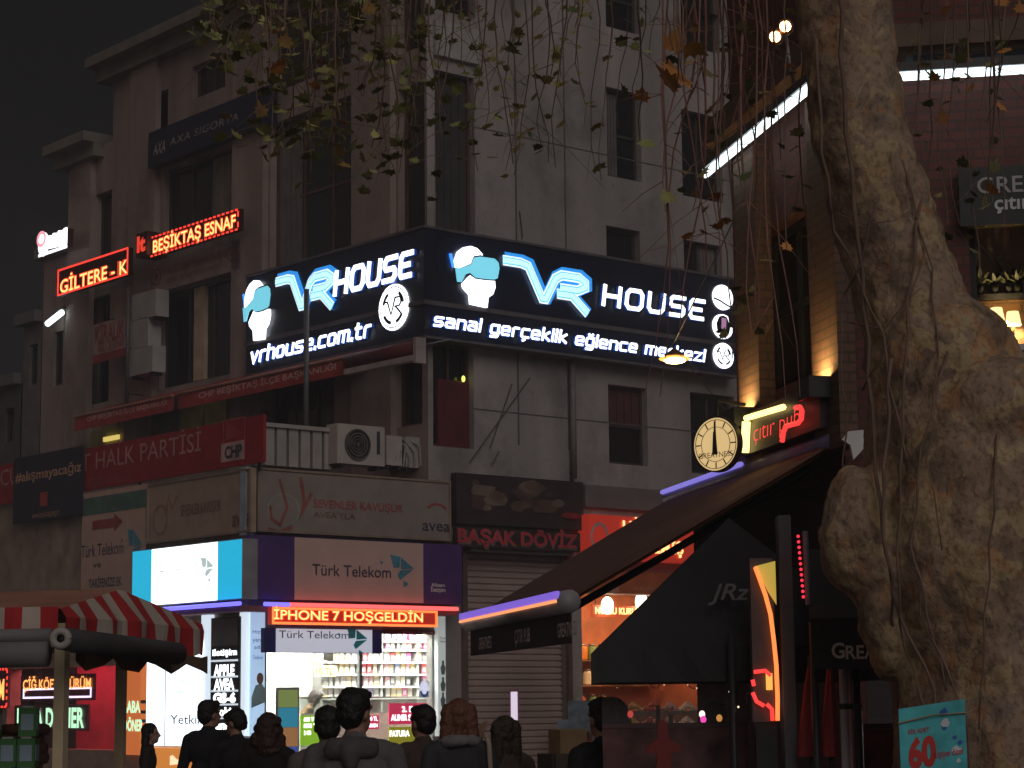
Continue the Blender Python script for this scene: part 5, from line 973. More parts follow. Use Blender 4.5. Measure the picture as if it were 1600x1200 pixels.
for x in (q[0] + .02, q[1] - .1): m = MB(); m.tube([(x, 11.8, 0), (x, 11.8, q[3] - .02)], .022, 8); m.build('post', BLACK, t, True)
# neon pillar
t = thing('neon_pillar', 'dark grey terrace pillar with a curved orange light line and a yellow lit wedge', 'pillar'); NF = Frame((0, 12.05, 0), (1, 0), (0, -1)); q = NF.rect((1216, 805), (1247, 1200)); m = MB(); NF.box(m, (q[0], q[1], 0, q[3]), -.15, 0); m.build('shaft', mat('pillar_grey', (.11, .12, .13), .5), t)
q = NF.rect((1172, 872), (1216, 1128)); m = MB(); NF.box(m, (q[0], q[1] - .003, q[2], q[3]), -.12, -.02); m.build('light_board', mat('board_grey', (.13, .12, .12), .5), t)
m = MB(); NF.box(m, (q[0] + .01, q[1] - .005, 0, q[2] - .002), -.1, -.03); m.build('plinth', BLACK, t)
w = NF.rect((1178, 877), (1213, 945), -.02); m = MB(); NF.plate(m, w, [(0, .88), (1, 1), (1, 0), (.62, .3), (.3, .62)], -.018, .006); m.build('yellow_wedge', emit('wedge_yellow', (.55, .4, .07), .75), t)
m = MB(); m.tube([NF.W(*NF.P(px, py, .01), .01) for px, py in ((1180, 886), (1187, 905), (1196, 930), (1204, 960), (1209, 1000), (1213, 1040), (1215, 1090), (1215, 1126))], .012, 8); m.build('orange_line', emit('pillar_orange', (1, .2, .05), 1.8), t, True)
m = MB(); NF.box(m, NF.rect((1197, 1052), (1207, 1078), 0), -.018, .01); m.build('amber_lamp', emit('amber_small', (1, .4, .08), 1.3), t)
m = MB()
for pl in (((1178, 1050), (1196, 1048), (1204, 1056)), ((1176, 1062), (1178, 1072)), ((1176, 1082), (1182, 1096), (1194, 1103)), ((1198, 1100), (1206, 1108), (1207, 1126))): m.tube([NF.W(*NF.P(px, py, .01), .01) for px, py in pl], .011, 8)
m.build('red_neon_lines', emit('red_neon'), t, True)
m = MB()
for k in range(12): m.ball(at(1247 + k * .75, 838 + k * 8.6, 11.9), .009, n=6, k=4)
t2 = thing('red_light_string', 'dotted vertical string of tiny red lights beside the neon pillar', 'light string'); m.build('bulbs', emit('tiny_red', (1, .03, .06), 1.6), t2); m = MB(); m.tube([at(1258, 830, 11.92), at(1263, 945, 11.92)], .016, 6); m.build('rod', mat('rod_blue', (.2, .22, .25), .4), t2)
# clear wind screens with dark lower panels
for k, (xa, xb, yy, lab) in enumerate(((940, 1168, 12.6, 'dark lower terrace screen with clear plastic above, below the black parasol'), (1345, 1600, 12.3, 'reddish plastic terrace screen beside the trunk under the lettered canopy'))):
    t = thing('terrace_screen', lab, 'screen'); SF = Frame((0, yy, 0), (1, 0), (0, -1)); q = SF.rect((xa, 1064), (xb, 1136)); m = MB(); SF.box(m, (q[0], q[1], .05, q[2]), -.02, .02); m.build('lower_panel', mat(('screen_dark', 'screen_red')[k], ((.11, .05, .05), (.18, .055, .05))[k], .35, vary=.7, scale=7), t); m = MB(); SF.box(m, (q[0], q[1], q[2] + .03, q[3] + .12), -.004, .004); m.build('clear_sheet', glass('plastic_sheet', (.9, .85, .85), .15), t); m = MB(); SF.box(m, (q[0], q[1], q[2] + .001, q[2] + .029), -.02, .025); m.build('rail', mat('rail_dark', (.1, .06, .06), .4), t)
t = thing('lit_post', 'black terrace post wrapped in small warm bulbs in front of the terrace screen', 'post'); c0 = at(1144, 1045, 12.25); m = MB(); m.tube([(c0.x, c0.y, 0), (c0.x, c0.y, c0.z + .2)], .022, 8); m.build('shaft', BLACK, t, True); m = MB(); rr_ = random.Random(2)
for k in (2, 5, 9, 10, 16, 19, 21): m.ball((c0.x + .03 * math.cos(k * 1.3), c0.y + .03 * math.sin(k * 1.3) - .01, .8 + k * .043), .006, n=6, k=4)
m.build('bulbs', emit('fairy', (1, .75, .45), 1.6), t)
t = thing('fairy_lights', 'loose string of tiny warm lights under the black parasol edge', 'light string'); m = MB(); P_ = []
for k in range(46):
    px = 955 + k * 4.6; py = 1066 + 10 * math.sin(k * .5) - (24 if k % 7 == 3 else 0); p = at(px, py, 12.85); P_.append(p)
    if rr_.random() < .3: m.ball(p, rr_.uniform(.003, .006), n=6, k=4)
m.build('bulbs', emit('fairy'), t); m = MB(); m.tube(P_, .003, 4); m.build('cord', BLACK, t)
for k, (xt, xb0, xb1, lab) in enumerate(((1266, 1246, 1282, 'folded red parasol leaning against the brick, left of the pair'), (1296, 1283, 1309, 'folded red parasol, brighter right one of the pair'))):
    t = thing('folded_parasol', lab, 'parasol', 'folded red parasols'); yy = 11.98 + .05 * k; p = at(xt, 1038, yy); q = at((xb0 + xb1) / 2, 1182, yy); m = MB(); n = 20; rb = (xb1 - xb0) / 2 * yy / 3350; ring = lambda c, r_: [c + V((math.cos(6.2832 * j / n), math.sin(6.2832 * j / n), 0)) * r_ * (1 + .22 * math.cos(5 * 6.2832 * j / n)) for j in range(n)]
    rs = [ring(p.lerp(q, f), .012 + (rb - .012) * f ** .8) for f in (0, .25, .5, .75, 1)]; m.mesh([v for r_ in rs for v in r_], [(i * n + j, i * n + (j + 1) % n, (i + 1) * n + (j + 1) % n, (i + 1) * n + j) for i in range(4) for j in range(n)]); m.build('cloth', mat('parasol_red%d' % k, ((.3, .03, .035), (.5, .07, .07))[k], .7), t, True)
    m = MB(); m.tube([p + V((0, 0, .05)), (q.x + .0, q.y, 0)], .014, 8); m.build('pole', BLACK, t, True); m = MB(); m.tube([(q.x, q.y, 0), (q.x, q.y, .06)], .07, 14); m.build('foot', DGREY, t, True)
for px, w_, c, lab, nm in ((1317, 7, (.45, .45, .48), 'pale grey rolled plastic screen standing under the lettered canopy', 'rolled_screen'), (1326, 4, (.5, .3, .35), 'thin pinkish rolled plastic screen beside the pale grey one', 'rolled_screen'), (1338, 6, (.02, .02, .022), 'black terrace post with small glints under the lettered canopy', 'terrace_post')):
    t = thing(nm, lab, nm.replace('_', ' ')); p = at(px, 1046, 11.9); r_ = w_ * 11.9 / 3350; m = MB(); m.tube([(p.x, p.y, 0), (p.x, p.y, p.z + .05)], r_, 10); m.build('roll' if 'roll' in nm else 'shaft', mat('tube_%d' % px, c, .35), t, True); m = MB()
    for z in (.6, 1.2, 1.6): m.tube([(p.x, p.y, z), (p.x, p.y, z + .03)], r_ * 1.15, 10)
    m.build('strap', BLACK, t)
# red cross-shaped figure, table with bottles, chairs
t = thing('red_figure', 'dark red board cut like a rounded cross standing at the terrace front', 'figure board'); GF = Frame((0, 11.9, 0), (1, 0), (0, -1)); q = GF.rect((1007, 1125), (1066, 1240)); m = MB(); GF.plate(m, q, [(.38, .98), (.5, 1), (.6, .97), (.64, .88), (.64, .76), (.8, .7), (1, .64), (.97, .56), (.72, .56), (.7, .42), (.82, .2), (.8, 0), (.2, 0), (.2, .2), (.32, .42), (.3, .56), (.05, .54), (.02, .63), (.22, .7), (.37, .76), (.35, .88)], -.02, .04); m.build('board', mat('figure_red', (.2, .025, .022), .6), t); m = MB(); m.box(GF.W((q[0] + q[1]) / 2, 0, -.0), .05, .04, q[2] + .05); m.box(GF.W((q[0] + q[1]) / 2, 0, 0), .3, .25, .05); m.build('stand', BLACK, t)
for k, (px, py, c) in enumerate(((1015, 1132, (.05, .3, .08)), (1048, 1122, (.4, .42, .4)), (1028, 1108, (.3, .35, .2)))):
    t = thing('table_bottle', ['green glass bottle on the terrace table left of the red figure', 'pale bottle on the terrace table right of the red figure', 'tall olive bottle on the terrace table behind the red figure'][k], 'bottle', 'bottles on the terrace table'); p = at(px, py, 13.1); b_ = V((p.x, p.y, 1.282)); h = max(.2, p.z - 1.28) ; m = MB(); m.tube([b_, b_ + V((0, 0, h * .6)), b_ + V((0, 0, h * .75)), b_ + V((0, 0, h))], [.035, .035, .014, .013], 12); m.build('body', mat('bottle_%d' % k, c, .1), t, True); m = MB(); m.tube([b_ + V((0, 0, h + .001)), b_ + V((0, 0, h + .02))], .015, 10); m.build('cap', mat('cap_gold', (.6, .5, .2), .3), t, True)
t = thing('bar_table', 'high dark terrace table behind the clear plastic screen', 'table'); c = at(1030, 1140, 13.1); m = MB(); m.box((c.x, 13.1, 1.24), 1.0, .5, .04); m.build('top', mat('table_wood', (.09, .05, .03), .5), t)
for sx in (-.42, .42):
    for sy in (-.18, .18): m = MB(); m.box((c.x + sx, 13.1 + sy, 0), .05, .05, 1.239); m.build('leg', BLACK, t)
for k, (px, py, yy, c_, s_, nm) in enumerate(((1097, 1116, 12.9, (1, .85, .7), 3, 'small white glowing table lamp behind the clear terrace screen'), (1099, 1124, 12.8, (1, .1, .6), 1.6, 'small magenta glowing table lamp below the white one on the terrace'), (1124, 1122, 12.95, (1, .5, .12), .9, 'small amber glowing table lamp beside the bulb wrapped post'), (985, 1116, 13.0, (1, .12, .1), .8, 'red glowing table lamp at the left of the terrace table'))):
    t = thing('table_lamp', nm, 'lamp', 'table lamps on the terrace'); p = at(px, py, yy); m = MB(); m.ball(p, .018, .018, .022); m.build('lamp_shade', emit('tlamp_%d' % k, c_, s_), t, True); m = MB(); m.tube([p - V((0, 0, .02)), V((p.x, p.y, 0))], .006, 6); m.tube([V((p.x, p.y, 0)), V((p.x, p.y, .02))], .1, 12); m.build('stem', BLACK, t, True)
t, r, dd = sign('lit_menu_board', 'narrow glowing white pink menu board standing in front of the shutter', Frame((0, 17, 0), (1, 0), (0, -1)), (796, 1077), (811, 1140), 0, .05, mat('menu_frame', (.35, .15, .2), .5)); M17 = Frame((0, 17, 0), (1, 0), (0, -1)); m = MB(); q = M17.rect((798, 1081), (809, 1138), dd); M17.box(m, q, dd + .001, dd + .008); m.build('screen', emit('menu_glow', (.75, .65, .8), .9), t); m = MB(); m.box(((r[0] + r[1]) / 2, 17, 0), .05, .05, r[2] - .002); m.box(((r[0] + r[1]) / 2, 17, 0), .35, .3, .04); m.build('stand', BLACK, t)
# ------------------------------------------------------------------ blended solids (people, trunk)
def capsule(mb, a, b, ra, rb, n=12):
    a, b = V(a), V(b); d = b - a; L = d.length
    if L < 1e-6: mb.ball(a, ra, n=n, k=8); return
    d /= L; pts = []; rs = []
    for k in range(4): t = math.pi / 2 * k / 4; pts.append(a - d * ra * math.cos(t)); rs.append(max(.001, ra * math.sin(t)))
    pts.append(a); rs.append(ra); pts.append(b); rs.append(rb)
    for k in range(1, 5): t = math.pi / 2 * k / 4; pts.append(b + d * rb * math.sin(t)); rs.append(max(.001, rb * math.cos(t)))
    mb.tube(pts, rs, n)
def blend(name, prims, mats, voxel, parent=None, smooth=4, wob=0, wobs=3):
    """prims: (kind, data..., material) merged into one continuous skin"""
    mb = MB()
    for p in prims:
        if p[0] == 'c': capsule(mb, *p[1:5])
        else: mb.ball(p[1], *p[2], rot=p[3], n=16, k=10)
    me = bpy.data.meshes.new('raw'); me.from_pydata(mb.v, [], mb.f); bm = bmesh.new(); bm.from_mesh(me); bmesh.ops.recalc_face_normals(bm, faces=bm.faces); bm.to_mesh(me); bm.free()
    ob = bpy.data.objects.new('raw', me); COL.objects.link(ob); md = ob.modifiers.new('r', 'REMESH'); md.mode = 'VOXEL'; md.voxel_size = voxel
    if smooth: ms = ob.modifiers.new('s', 'SMOOTH'); ms.factor = .5; ms.iterations = smooth
    dg = bpy.context.evaluated_depsgraph_get(); out = bpy.data.meshes.new_from_object(ob.evaluated_get(dg)); bpy.data.objects.remove(ob); bpy.data.meshes.remove(me)
    out.name = name; n = len(out.vertices); co = np.zeros(n * 3, dtype=np.float32); out.vertices.foreach_get('co', co); co = co.reshape(-1, 3)
    if wob:
        nr = np.zeros(n * 3, dtype=np.float32); out.vertices.foreach_get('normal', nr); nr = nr.reshape(-1, 3); h = np.array([noise.fractal(V(c) * wobs, .8, 2.1, 4) for c in co], dtype=np.float32); co = co + nr * (h * wob)[:, None]; out.vertices.foreach_set('co', co.ravel())
    for m in mats: out.materials.append(m)
    if len(mats) > 1:
        best = np.full(n, 1e9); idx = np.zeros(n, dtype=np.int32)
        for p in prims:
            if p[0] == 'c':
                a, b = np.array(p[1]), np.array(p[2]); d = b - a; t = np.clip(((co - a) @ d) / max(1e-9, d @ d), 0, 1); dist = np.linalg.norm(co - (a + t[:, None] * d), axis=1) - (p[3] + (p[4] - p[3]) * t)
            else: dist = (np.linalg.norm((co - np.array(p[1])) / np.array(p[2]), axis=1) - 1) * min(p[2])
            k = dist < best; best[k] = dist[k]; idx[k] = p[-1]
        fv = np.zeros(len(out.loops), dtype=np.int32); out.loops.foreach_get('vertex_index', fv); ls = np.zeros(len(out.polygons), dtype=np.int32); out.polygons.foreach_get('loop_start', ls); out.polygons.foreach_set('material_index', idx[fv[ls]])
    out.polygons.foreach_set('use_smooth', [True] * len(out.polygons)); o = bpy.data.objects.new(name, out); COL.objects.link(o)
    if parent is not None: o.parent = parent
    return o
# ------------------------------------------------------------------ people
SKIN = mat('skin', (.36, .2, .14), .55, vary=.08)
def person(label, px, top, depth, yaw, coat, hair='short', hairc=(.015, .012, .01), H=1.74, arms=None, trousers=(.02, .02, .025), hood=None, head_yaw=0, nod=0, lean=0, slim=1.0, hips=0, scarf=None, group=None):
    """yaw 0 = looks away from the viewer (+y), 90 = looks to the left; arms = {side: (elbow, wrist)} in body space"""
    c = at(px, top, depth); H = max(1.2, min(1.9, c.z)); k = H / 1.75
    t = thing('person', label, 'person', group); cy, sy = math.cos(R(yaw)), math.sin(R(yaw)); O = V((c.x, c.y, 0))
    def T(x, y, z):
        y += lean * max(0, z - .95) * 1.0
        return O + V((x * cy - y * sy, x * sy + y * cy, z)) * k
    hy, hn = R(head_yaw), R(nod)
    hc = V((0, .03, 1.625))
    def Hd(x, y, z):          # head space round the neck top
        q = V((x, y, z)); q.rotate(Matrix.Rotation(-hn, 3, 'X')); q.rotate(Matrix.Rotation(hy, 3, 'Z')); return T(*(hc + q))
    yr = Matrix.Rotation(R(yaw) + hy, 3, 'Z') @ Matrix.Rotation(-hn, 3, 'X'); br = Matrix.Rotation(R(yaw), 3, 'Z')
    s = slim; P = []; C = lambda a, b, ra, rb, m: P.append(('c', tuple(T(*a)), tuple(T(*b)), ra * k, rb * k, m)); E_ = lambda a, r, m: P.append(('b', tuple(T(*a)), tuple(v * k for v in r), br, m))
    # torso
    E_((0, 0, 1.30), (.185 * s, .125 * s, .17), 1); E_((0, 0, 1.12), (.165 * s, .12 * s, .17), 1); E_((0, -.005, .95), (.175 * s + hips, .13 * s, .15), 1)
    C((-.13 * s, 0, 1.415), (.13 * s, 0, 1.415), .075, .075, 1); C((0, 0, 1.40), (0, .015, 1.53), .075, .056, 0); C((0, -.01, 1.41), (0, 0, 1.47), .09, .075, 1)
    # head with face
    for a, r, m in (((0, -.005, .025), (.078, .095, .1), 0), ((0, .03, -.045), (.06, .068, .075), 0), ((0, .068, -.085), (.03, .026, .026), 0)): P.append(('b', tuple(Hd(*a)), tuple(v * k for v in r), yr, m))
    P.append(('c', tuple(Hd(0, .09, .02)), tuple(Hd(0, .112, -.022)), .009 * k, .016 * k, 0))
    P.append(('c', tuple(Hd(-.022, .088, -.062)), tuple(Hd(.022, .088, -.062)), .01 * k, .01 * k, 0)); P.append(('c', tuple(Hd(-.05, .078, .03)), tuple(Hd(.05, .078, .03)), .012 * k, .012 * k, 0))
    for sx in (-1, 1): P.append(('b', tuple(Hd(sx * .078, -.005, -.012)), (.012 * k, .022 * k, .034 * k), yr, 0))
    # arms and hands
    arms = arms or {}
    for sx in (-1, 1):
        sh = V((sx * .185 * s, 0, 1.40)); el, wr = arms.get(sx, ((sx * .245 * s, -.02, 1.12), (sx * .245 * s, .07, .87))); el, wr = V(el), V(wr)
        C(sh, el, .062 * s, .05 * s, 1); C(el, wr, .05 * s, .04 * s, 1)
        d = (wr - el).normalized(); pn = V((-sx, .2, 0)); pn = (pn - d * pn.dot(d)).normalized(); ac_ = d.cross(pn).normalized(); pm = wr + d * .055
        C(wr, wr + d * .03, .029, .031, 0); C(wr + d * .035 + ac_ * .02, wr + d * .085 + ac_ * .026, .017, .015, 0); C(wr + d * .035 - ac_ * .02, wr + d * .085 - ac_ * .026, .017, .015, 0); C(wr + d * .03, wr + d * .085, .02, .016, 0)
        for i, l in enumerate((.066, .078, .073, .056)):
            b0 = wr + d * .09 + ac_ * (.03 - .02 * i); b1 = b0 + d * l * .5 + pn * l * .12; b2 = b1 + d * l * .4 + pn * l * .3; C(b0, b1, .0095, .009, 0); C(b1, b2, .009, .0078, 0)
        th0 = wr + d * .035 + ac_ * .032; th1 = th0 + d * .03 + ac_ * .026 + pn * .012; C(th0, th1, .012, .011, 0); C(th1, th1 + d * .032 + ac_ * .006 + pn * .01, .0105, .009, 0)
    # legs and shoes
    for sx in (-1, 1):
        C((sx * .09, 0, .9), (sx * .1, .01, .5), .088, .06, 2); C((sx * .1, .01, .5), (sx * .105, -.02, .1), .058, .043, 2); C((sx * .105, -.04, .045), (sx * .12, .16, .035), .042, .034, 3)
    o = blend('body', P, [SKIN, coat, mat('trousers_%s' % str(trousers), trousers, .8), mat('shoes', (.02, .018, .016), .5)], .0115 * k, t)
    # hair
    P = []; B_ = lambda a, r: P.append(('b', tuple(Hd(*a)), tuple(v * k for v in r), yr, 0))
    B_((0, -.022, .045), (.091, .1, .095)); B_((0, -.05, -.005), (.082, .068, .085))
    if hair == 'short': B_((0, .05, .095), (.065, .045, .035))
    elif hair == 'bob':
        for x in (-.07, 0, .07): P.append(('c', tuple(Hd(x, -.045, .05)), tuple(Hd(x * 1.25, -.055, -.13)), .055 * k, .05 * k, 0))
    elif hair == 'long':
        for x in (-.065, 0, .065): P.append(('c', tuple(Hd(x, -.045, .05)), tuple(Hd(x * 1.2, -.07, -.27)), .055 * k, .045 * k, 0))
    elif hair == 'curly':
        rr_ = random.Random(4)
        for i in range(34): an = rr_.uniform(0, 6.28); z = rr_.uniform(-.2, .11); q = .1 if z > -.05 else .12; yv = -.03 + q * .8 * math.sin(an); P.append(('b', tuple(Hd(q * math.cos(an), min(yv, .02), z)), (.035 * k,) * 3, yr, 0))
        P.append(('c', tuple(Hd(0, -.05, .03)), tuple(Hd(0, -.06, -.18)), .1 * k, .09 * k, 0))
    blend('hair', P, [mat('hair_%s' % str(hairc), hairc, .45, vary=.4, scale=60, bump=.5, bscale=90)], .0095 * k, t, 2, .007, 28)
    if hood: blend('hood', [('c', tuple(T(-.09, -.09, 1.44)), tuple(T(.09, -.09, 1.44)), .062 * k, .062 * k, 0), ('c', tuple(T(-.11, -.04, 1.46)), tuple(T(-.07, .07, 1.44)), .04 * k, .03 * k, 0), ('c', tuple(T(.11, -.04, 1.46)), tuple(T(.07, .07, 1.44)), .04 * k, .03 * k, 0), ('c', tuple(T(0, -.12, 1.43)), tuple(T(0, -.13, 1.36)), .065 * k, .04 * k, 0)], [hood], .012 * k, t, 3, .01, 8)
    if scarf: blend('scarf', [('c', tuple(T(.11 * math.cos(a), .1 * math.sin(a) , 1.475)), tuple(T(.11 * math.cos(a + .63), .1 * math.sin(a + .63), 1.475)), .042 * k, .042 * k, 0) for a in [i * .628 for i in range(10)]], [scarf], .012 * k, t, 3, .01, 9)
    return t, T
def cloth(key, c): return mat('coat_' + key, c, .85, vary=.25, scale=6, bump=.4, bscale=18)
person('young woman in profile with long dark hair, near the glowing orange panel', 232, 1131, 22.5, -88, cloth('plum', (.03, .02, .022)), 'long', (.012, .009, .008), slim=.88)
person('man in a dark jacket with short hair standing before the glowing white panel', 326, 1095, 19.0, -14, cloth('navy', (.016, .017, .022)), 'short', head_yaw=-35, arms={1: ((.28, .05, 1.14), (.2, .28, 1.0))})
person('dark coated man bending his head towards papers beside the man in the dark jacket', 371, 1109, 18.6, 38, cloth('black', (.014, .013, .014)), 'short', head_yaw=22, nod=22, arms={-1: ((-.25, .08, 1.12), (-.18, .32, 1.02))})
person('person with thick curly reddish brown hair and a dark coat, seen from behind', 419, 1115, 16.5, -8, cloth('coal', (.018, .014, .014)), 'curly', (.05, .022, .016))
person('big man from behind in a grey hooded jacket, nearest in the crowd', 554, 1077, 11.5, -6, cloth('grey', (.14, .13, .13)), 'short', (.01, .009, .009), head_yaw=-28, hood=cloth('hoodgrey', (.1, .093, .095)), slim=1.12)
person('person with round black hair half hidden left of the big man in grey', 512, 1105, 13.2, 10, cloth('dust', (.12, .1, .09)), 'short', (.012, .011, .011), slim=1.05)
person('dark haired man in a brown coat before the pink and olive posters', 661, 1103, 15.2, 18, cloth('brown', (.09, .06, .05)), 'short', (.012, .01, .01), head_yaw=24)
_, T8 = person('woman with a reddish brown bob and a grey collar over a dark coat', 717, 1094, 14.2, 4, cloth('dark', (.05, .05, .055)), 'bob', (.17, .065, .035), scarf=cloth('collar', (.26, .25, .27)), slim=1.02)
person('person lifting one bare hand beside the woman with the reddish brown bob', 789, 1120, 14.6, 20, cloth('umber', (.1, .07, .055)), 'long', (.05, .03, .02), arms={-1: ((-.3, .12, 1.3), (-.2, .06, 1.58))}, slim=.95)
person('man in black standing by the terrace at the left edge of the black parasol', 944, 1092, 12.9, 30, cloth('jet', (.011, .011, .012)), 'short', slim=1.05)
person('shop clerk in a tan jacket leaning over goods inside the lit phone shop', 466, 1046, RF.W(RF.P(466, 1060, -1.45)[0], 1, -1.45).y, -75, cloth('tan', (.5, .3, .16)), 'short', (.03, .02, .015), lean=.35, nod=20)
for k, (x, yy, yw, cc) in enumerate(((.62, 13.2, 60, (.1, .04, .04)), (1.25, 13.35, -50, (.07, .06, .08)))):
    t, _ = person(('guest in a dark red top behind the terrace screen', 'guest in a grey top behind the terrace screen near the pillar')[k], 800 + x / yy * 3350, 1092 + 8 * k, yy, yw, cloth('guest%d' % k, cc), ('bob', 'short')[k], (.03, .02, .015))
t = thing('shoulder_bag_strap', 'pale shoulder bag hanging at the side of the woman with the reddish brown bob', 'bag'); c = at(764, 1162, 14.15); m = MB(); m.tube([c + V((-.02, 0, .06)), c + V((.0, -.02, .0)), c + V((.01, -.02, -.2)), c + V((.0, 0, -.55))], .017, 6); m.build('strap', mat('strap_pale', (.45, .36, .28), .7), t, True); m = MB(); m.ball(c + V((.02, 0, -.66)), .13, .07, .14); m.build('bag', mat('bag_dark', (.06, .04, .03), .6), t, True); t.name = 'shoulder_bag'
t = thing('paper_sheet', 'white papers held between the two men before the letter column', 'paper'); c = at(369, 1192, 18.7); m = MB(); m.hexa([c + V(p) for p in ((-.1, -.06, -.05), (.1, -.08, -.05), (.12, .08, .07), (-.08, .1, .07), (-.1, -.06, -.045), (.1, -.08, -.045), (.12, .08, .075), (-.08, .1, .075))]); m.build('sheet', WHITEP, t)
# ------------------------------------------------------------------ striped stall on the left
t = thing('striped_stall', 'street food stall with a red and white striped canopy and rolled side curtains', 'stall'); A_ = at(94, 966, 12.0); Bq = at(316, 968, 14.5)
A2 = V((A_.x, A_.y, 0)); dB = V((Bq.x - A_.x, Bq.y - A_.y, 0)); LB = dB.length; dB.normalize(); dF = V((-dB.y, dB.x, 0)); ez = 2.2; rz = 1.65 + (1099 - 917) * 13.3 / 3350
def S3(f, b, z): return A2 + dF * f + dB * b + V((0, 0, z))
ST = [mat('stripe_red', (.5, .03, .035), .75, vary=.15), mat('stripe_white', (.55, .47, .4), .75, vary=.15)]
m = MB(); ns = 15
for i in range(ns):
    f0, f1 = i / ns, (i + 1) / ns; zt_ = lambda f: ez + (rz - ez) * (1 - abs(2 * f - 1)); ins = lambda f: .12 * (1 - abs(2 * f - 1))
    sc_ = lambda f: .15 - .03 * abs(math.sin(f * 22)) + .03 * math.sin(f * 9)
    bl = lambda f: -.035 - .02 * math.sin(f * 30)
    for e in range(3):
        g0, g1 = f0 + (f1 - f0) * e / 3, f0 + (f1 - f0) * (e + 1) / 3; o0, o1 = bl(g0), bl(g1)
        m.poly([S3(ins(g0), g0 * LB, zt_(g0)), S3(ins(g1), g1 * LB, zt_(g1)), S3(o1, g1 * LB, ez - .05 + .02 * (1 - abs(2 * g1 - 1))), S3(o0, g0 * LB, ez - .05 + .02 * (1 - abs(2 * g0 - 1)))], None, i % 2)
        m.poly([S3(o0, g0 * LB, ez - .05 + .02 * (1 - abs(2 * g0 - 1))), S3(o1, g1 * LB, ez - .05 + .02 * (1 - abs(2 * g1 - 1))), S3(o1 + .015 * math.sin(g1 * 40), g1 * LB, ez - .05 - sc_(g1)), S3(o0 + .015 * math.sin(g0 * 40), g0 * LB, ez - .05 - sc_(g0))], None, i % 2)
m.build('side_stripes', ST, t)
m = MB(); w_ = .105
for i in range(26):
    f0 = i * w_; f1 = f0 + w_
    for e in range(2):
        g0, g1 = f0 + w_ * e / 2, f0 + w_ * (e + 1) / 2; d0 = .155 + .012 * math.sin(g0 * 9); d1 = .155 + .012 * math.sin(g1 * 9)
        m.poly([S3(g0, -.03, ez + .01), S3(g1, -.03, ez + .01), S3(g1, -.035 + .01 * math.sin(g1 * 20), ez - d1), S3(g0, -.035 + .01 * math.sin(g0 * 20), ez - d0)], None, i % 2)
m.build('front_valance', ST, t)
m = MB(); m.poly([S3(0, 0, ez), S3(2.8, 0, ez), S3(2.8, LB / 2, rz), S3(.12, LB / 2, rz)]); m.poly([S3(0, LB, ez), S3(2.8, LB, ez), S3(2.8, LB / 2, rz), S3(.12, LB / 2, rz)]); m.build('roof_cloth', mat('stall_roof', (.42, .2, .13), .8, vary=.2), t)
def skirt(m, pts, drop, rag):
    for i in range(len(pts) - 1): m.poly([pts[i], pts[i + 1], pts[i + 1] - V((0, 0, drop + rag * math.sin(i * 1.7 + 1.7))), pts[i] - V((0, 0, drop + rag * math.sin(i * 1.7)))])
m = MB(); skirt(m, [S3(-.075 + .02 * math.sin(i * 2.1), LB * (.02 + .94 * i / 12), ez - .2 - .03 * abs(math.sin(i))) for i in range(13)], .09, .03); m.build('brown_skirt', mat('skirt_brown', (.16, .1, .06), .8), t)
RUB = mat('curtain_roll_grey', (.2, .185, .19), .6, vary=.3)
c = at(80, 993, 11.85); m = MB(); m.tube([c, c + dF * 2.2], .04, 16); o = m.build('curtain_roll', RUB, t, True); 
e0 = at(97, 998, 11.6); m = MB(); m.tube([e0, e0 + dB * (LB * .75) + V((0, 0, -.04))], [.062, .07], 16); o = m.build('side_roll', mat('roll_dark', (.06, .055, .06), .6), t, True)
m = MB(); m.tube([e0 - dB * .02 + V((.06 * math.cos(a), 0, .06 * math.sin(a))) * .68 for a in [i * 6.2832 / 18 for i in range(19)]], .021, 8, False); m.build('roll_end_ring', mat('roll_end', (.4, .37, .34), .6), o, True); m = MB(); m.tube([e0 - dB * .012, e0 - dB * .002], [.022, .022], 10); m.build('roll_core', BLACK, o, True)
c2 = at(74, 1022, 11.6); m = MB(); m.tube([c2, c2 + dF * 2.2], .068, 16); m.build('lower_roll', RUB, t, True)
ALU = mat('stall_aluminium', (.6, .5, .32), .4, .15)
for px, yy, wpx in ((97, 12.05, 22), (190, 13.75, 12)):
    p = at(px, 1030, yy); wd = wpx * yy / 3350; m = MB(); m.box((p.x, p.y, 0), wd, .06, 2.12 if yy < 13 else 2.1, math.atan2(dB.y, dB.x)); m.build('post', ALU, t)
for b, z in ((.05, 2.02), (LB * .7, 2.02)): m = MB(); m.tube([S3(.08, b, z), S3(2.6, b, z)], .02, 6); m.build('rail', ALU, t)
m = MB(); m.box(tuple(S3(1.35, LB * .4, 0)), LB * .62, 2.5, 1.15, math.atan2(dB.y, dB.x)); m.build('counter', mat('stall_counter', (.1, .05, .035), .5), t)
m = MB()
for f in (.14,): m.poly([S3(f, .1, 1.0), S3(f, LB * .68, 1.0), S3(f, LB * .68, 1.95), S3(f, .1, 1.95)])
m.build('side_glass', glass('stall_glass', (.95, .9, .9), .08), t)
SIM = mat('bread_brown', (.12, .055, .03), .7, vary=.4, scale=30, bump=.4)
tn = 0
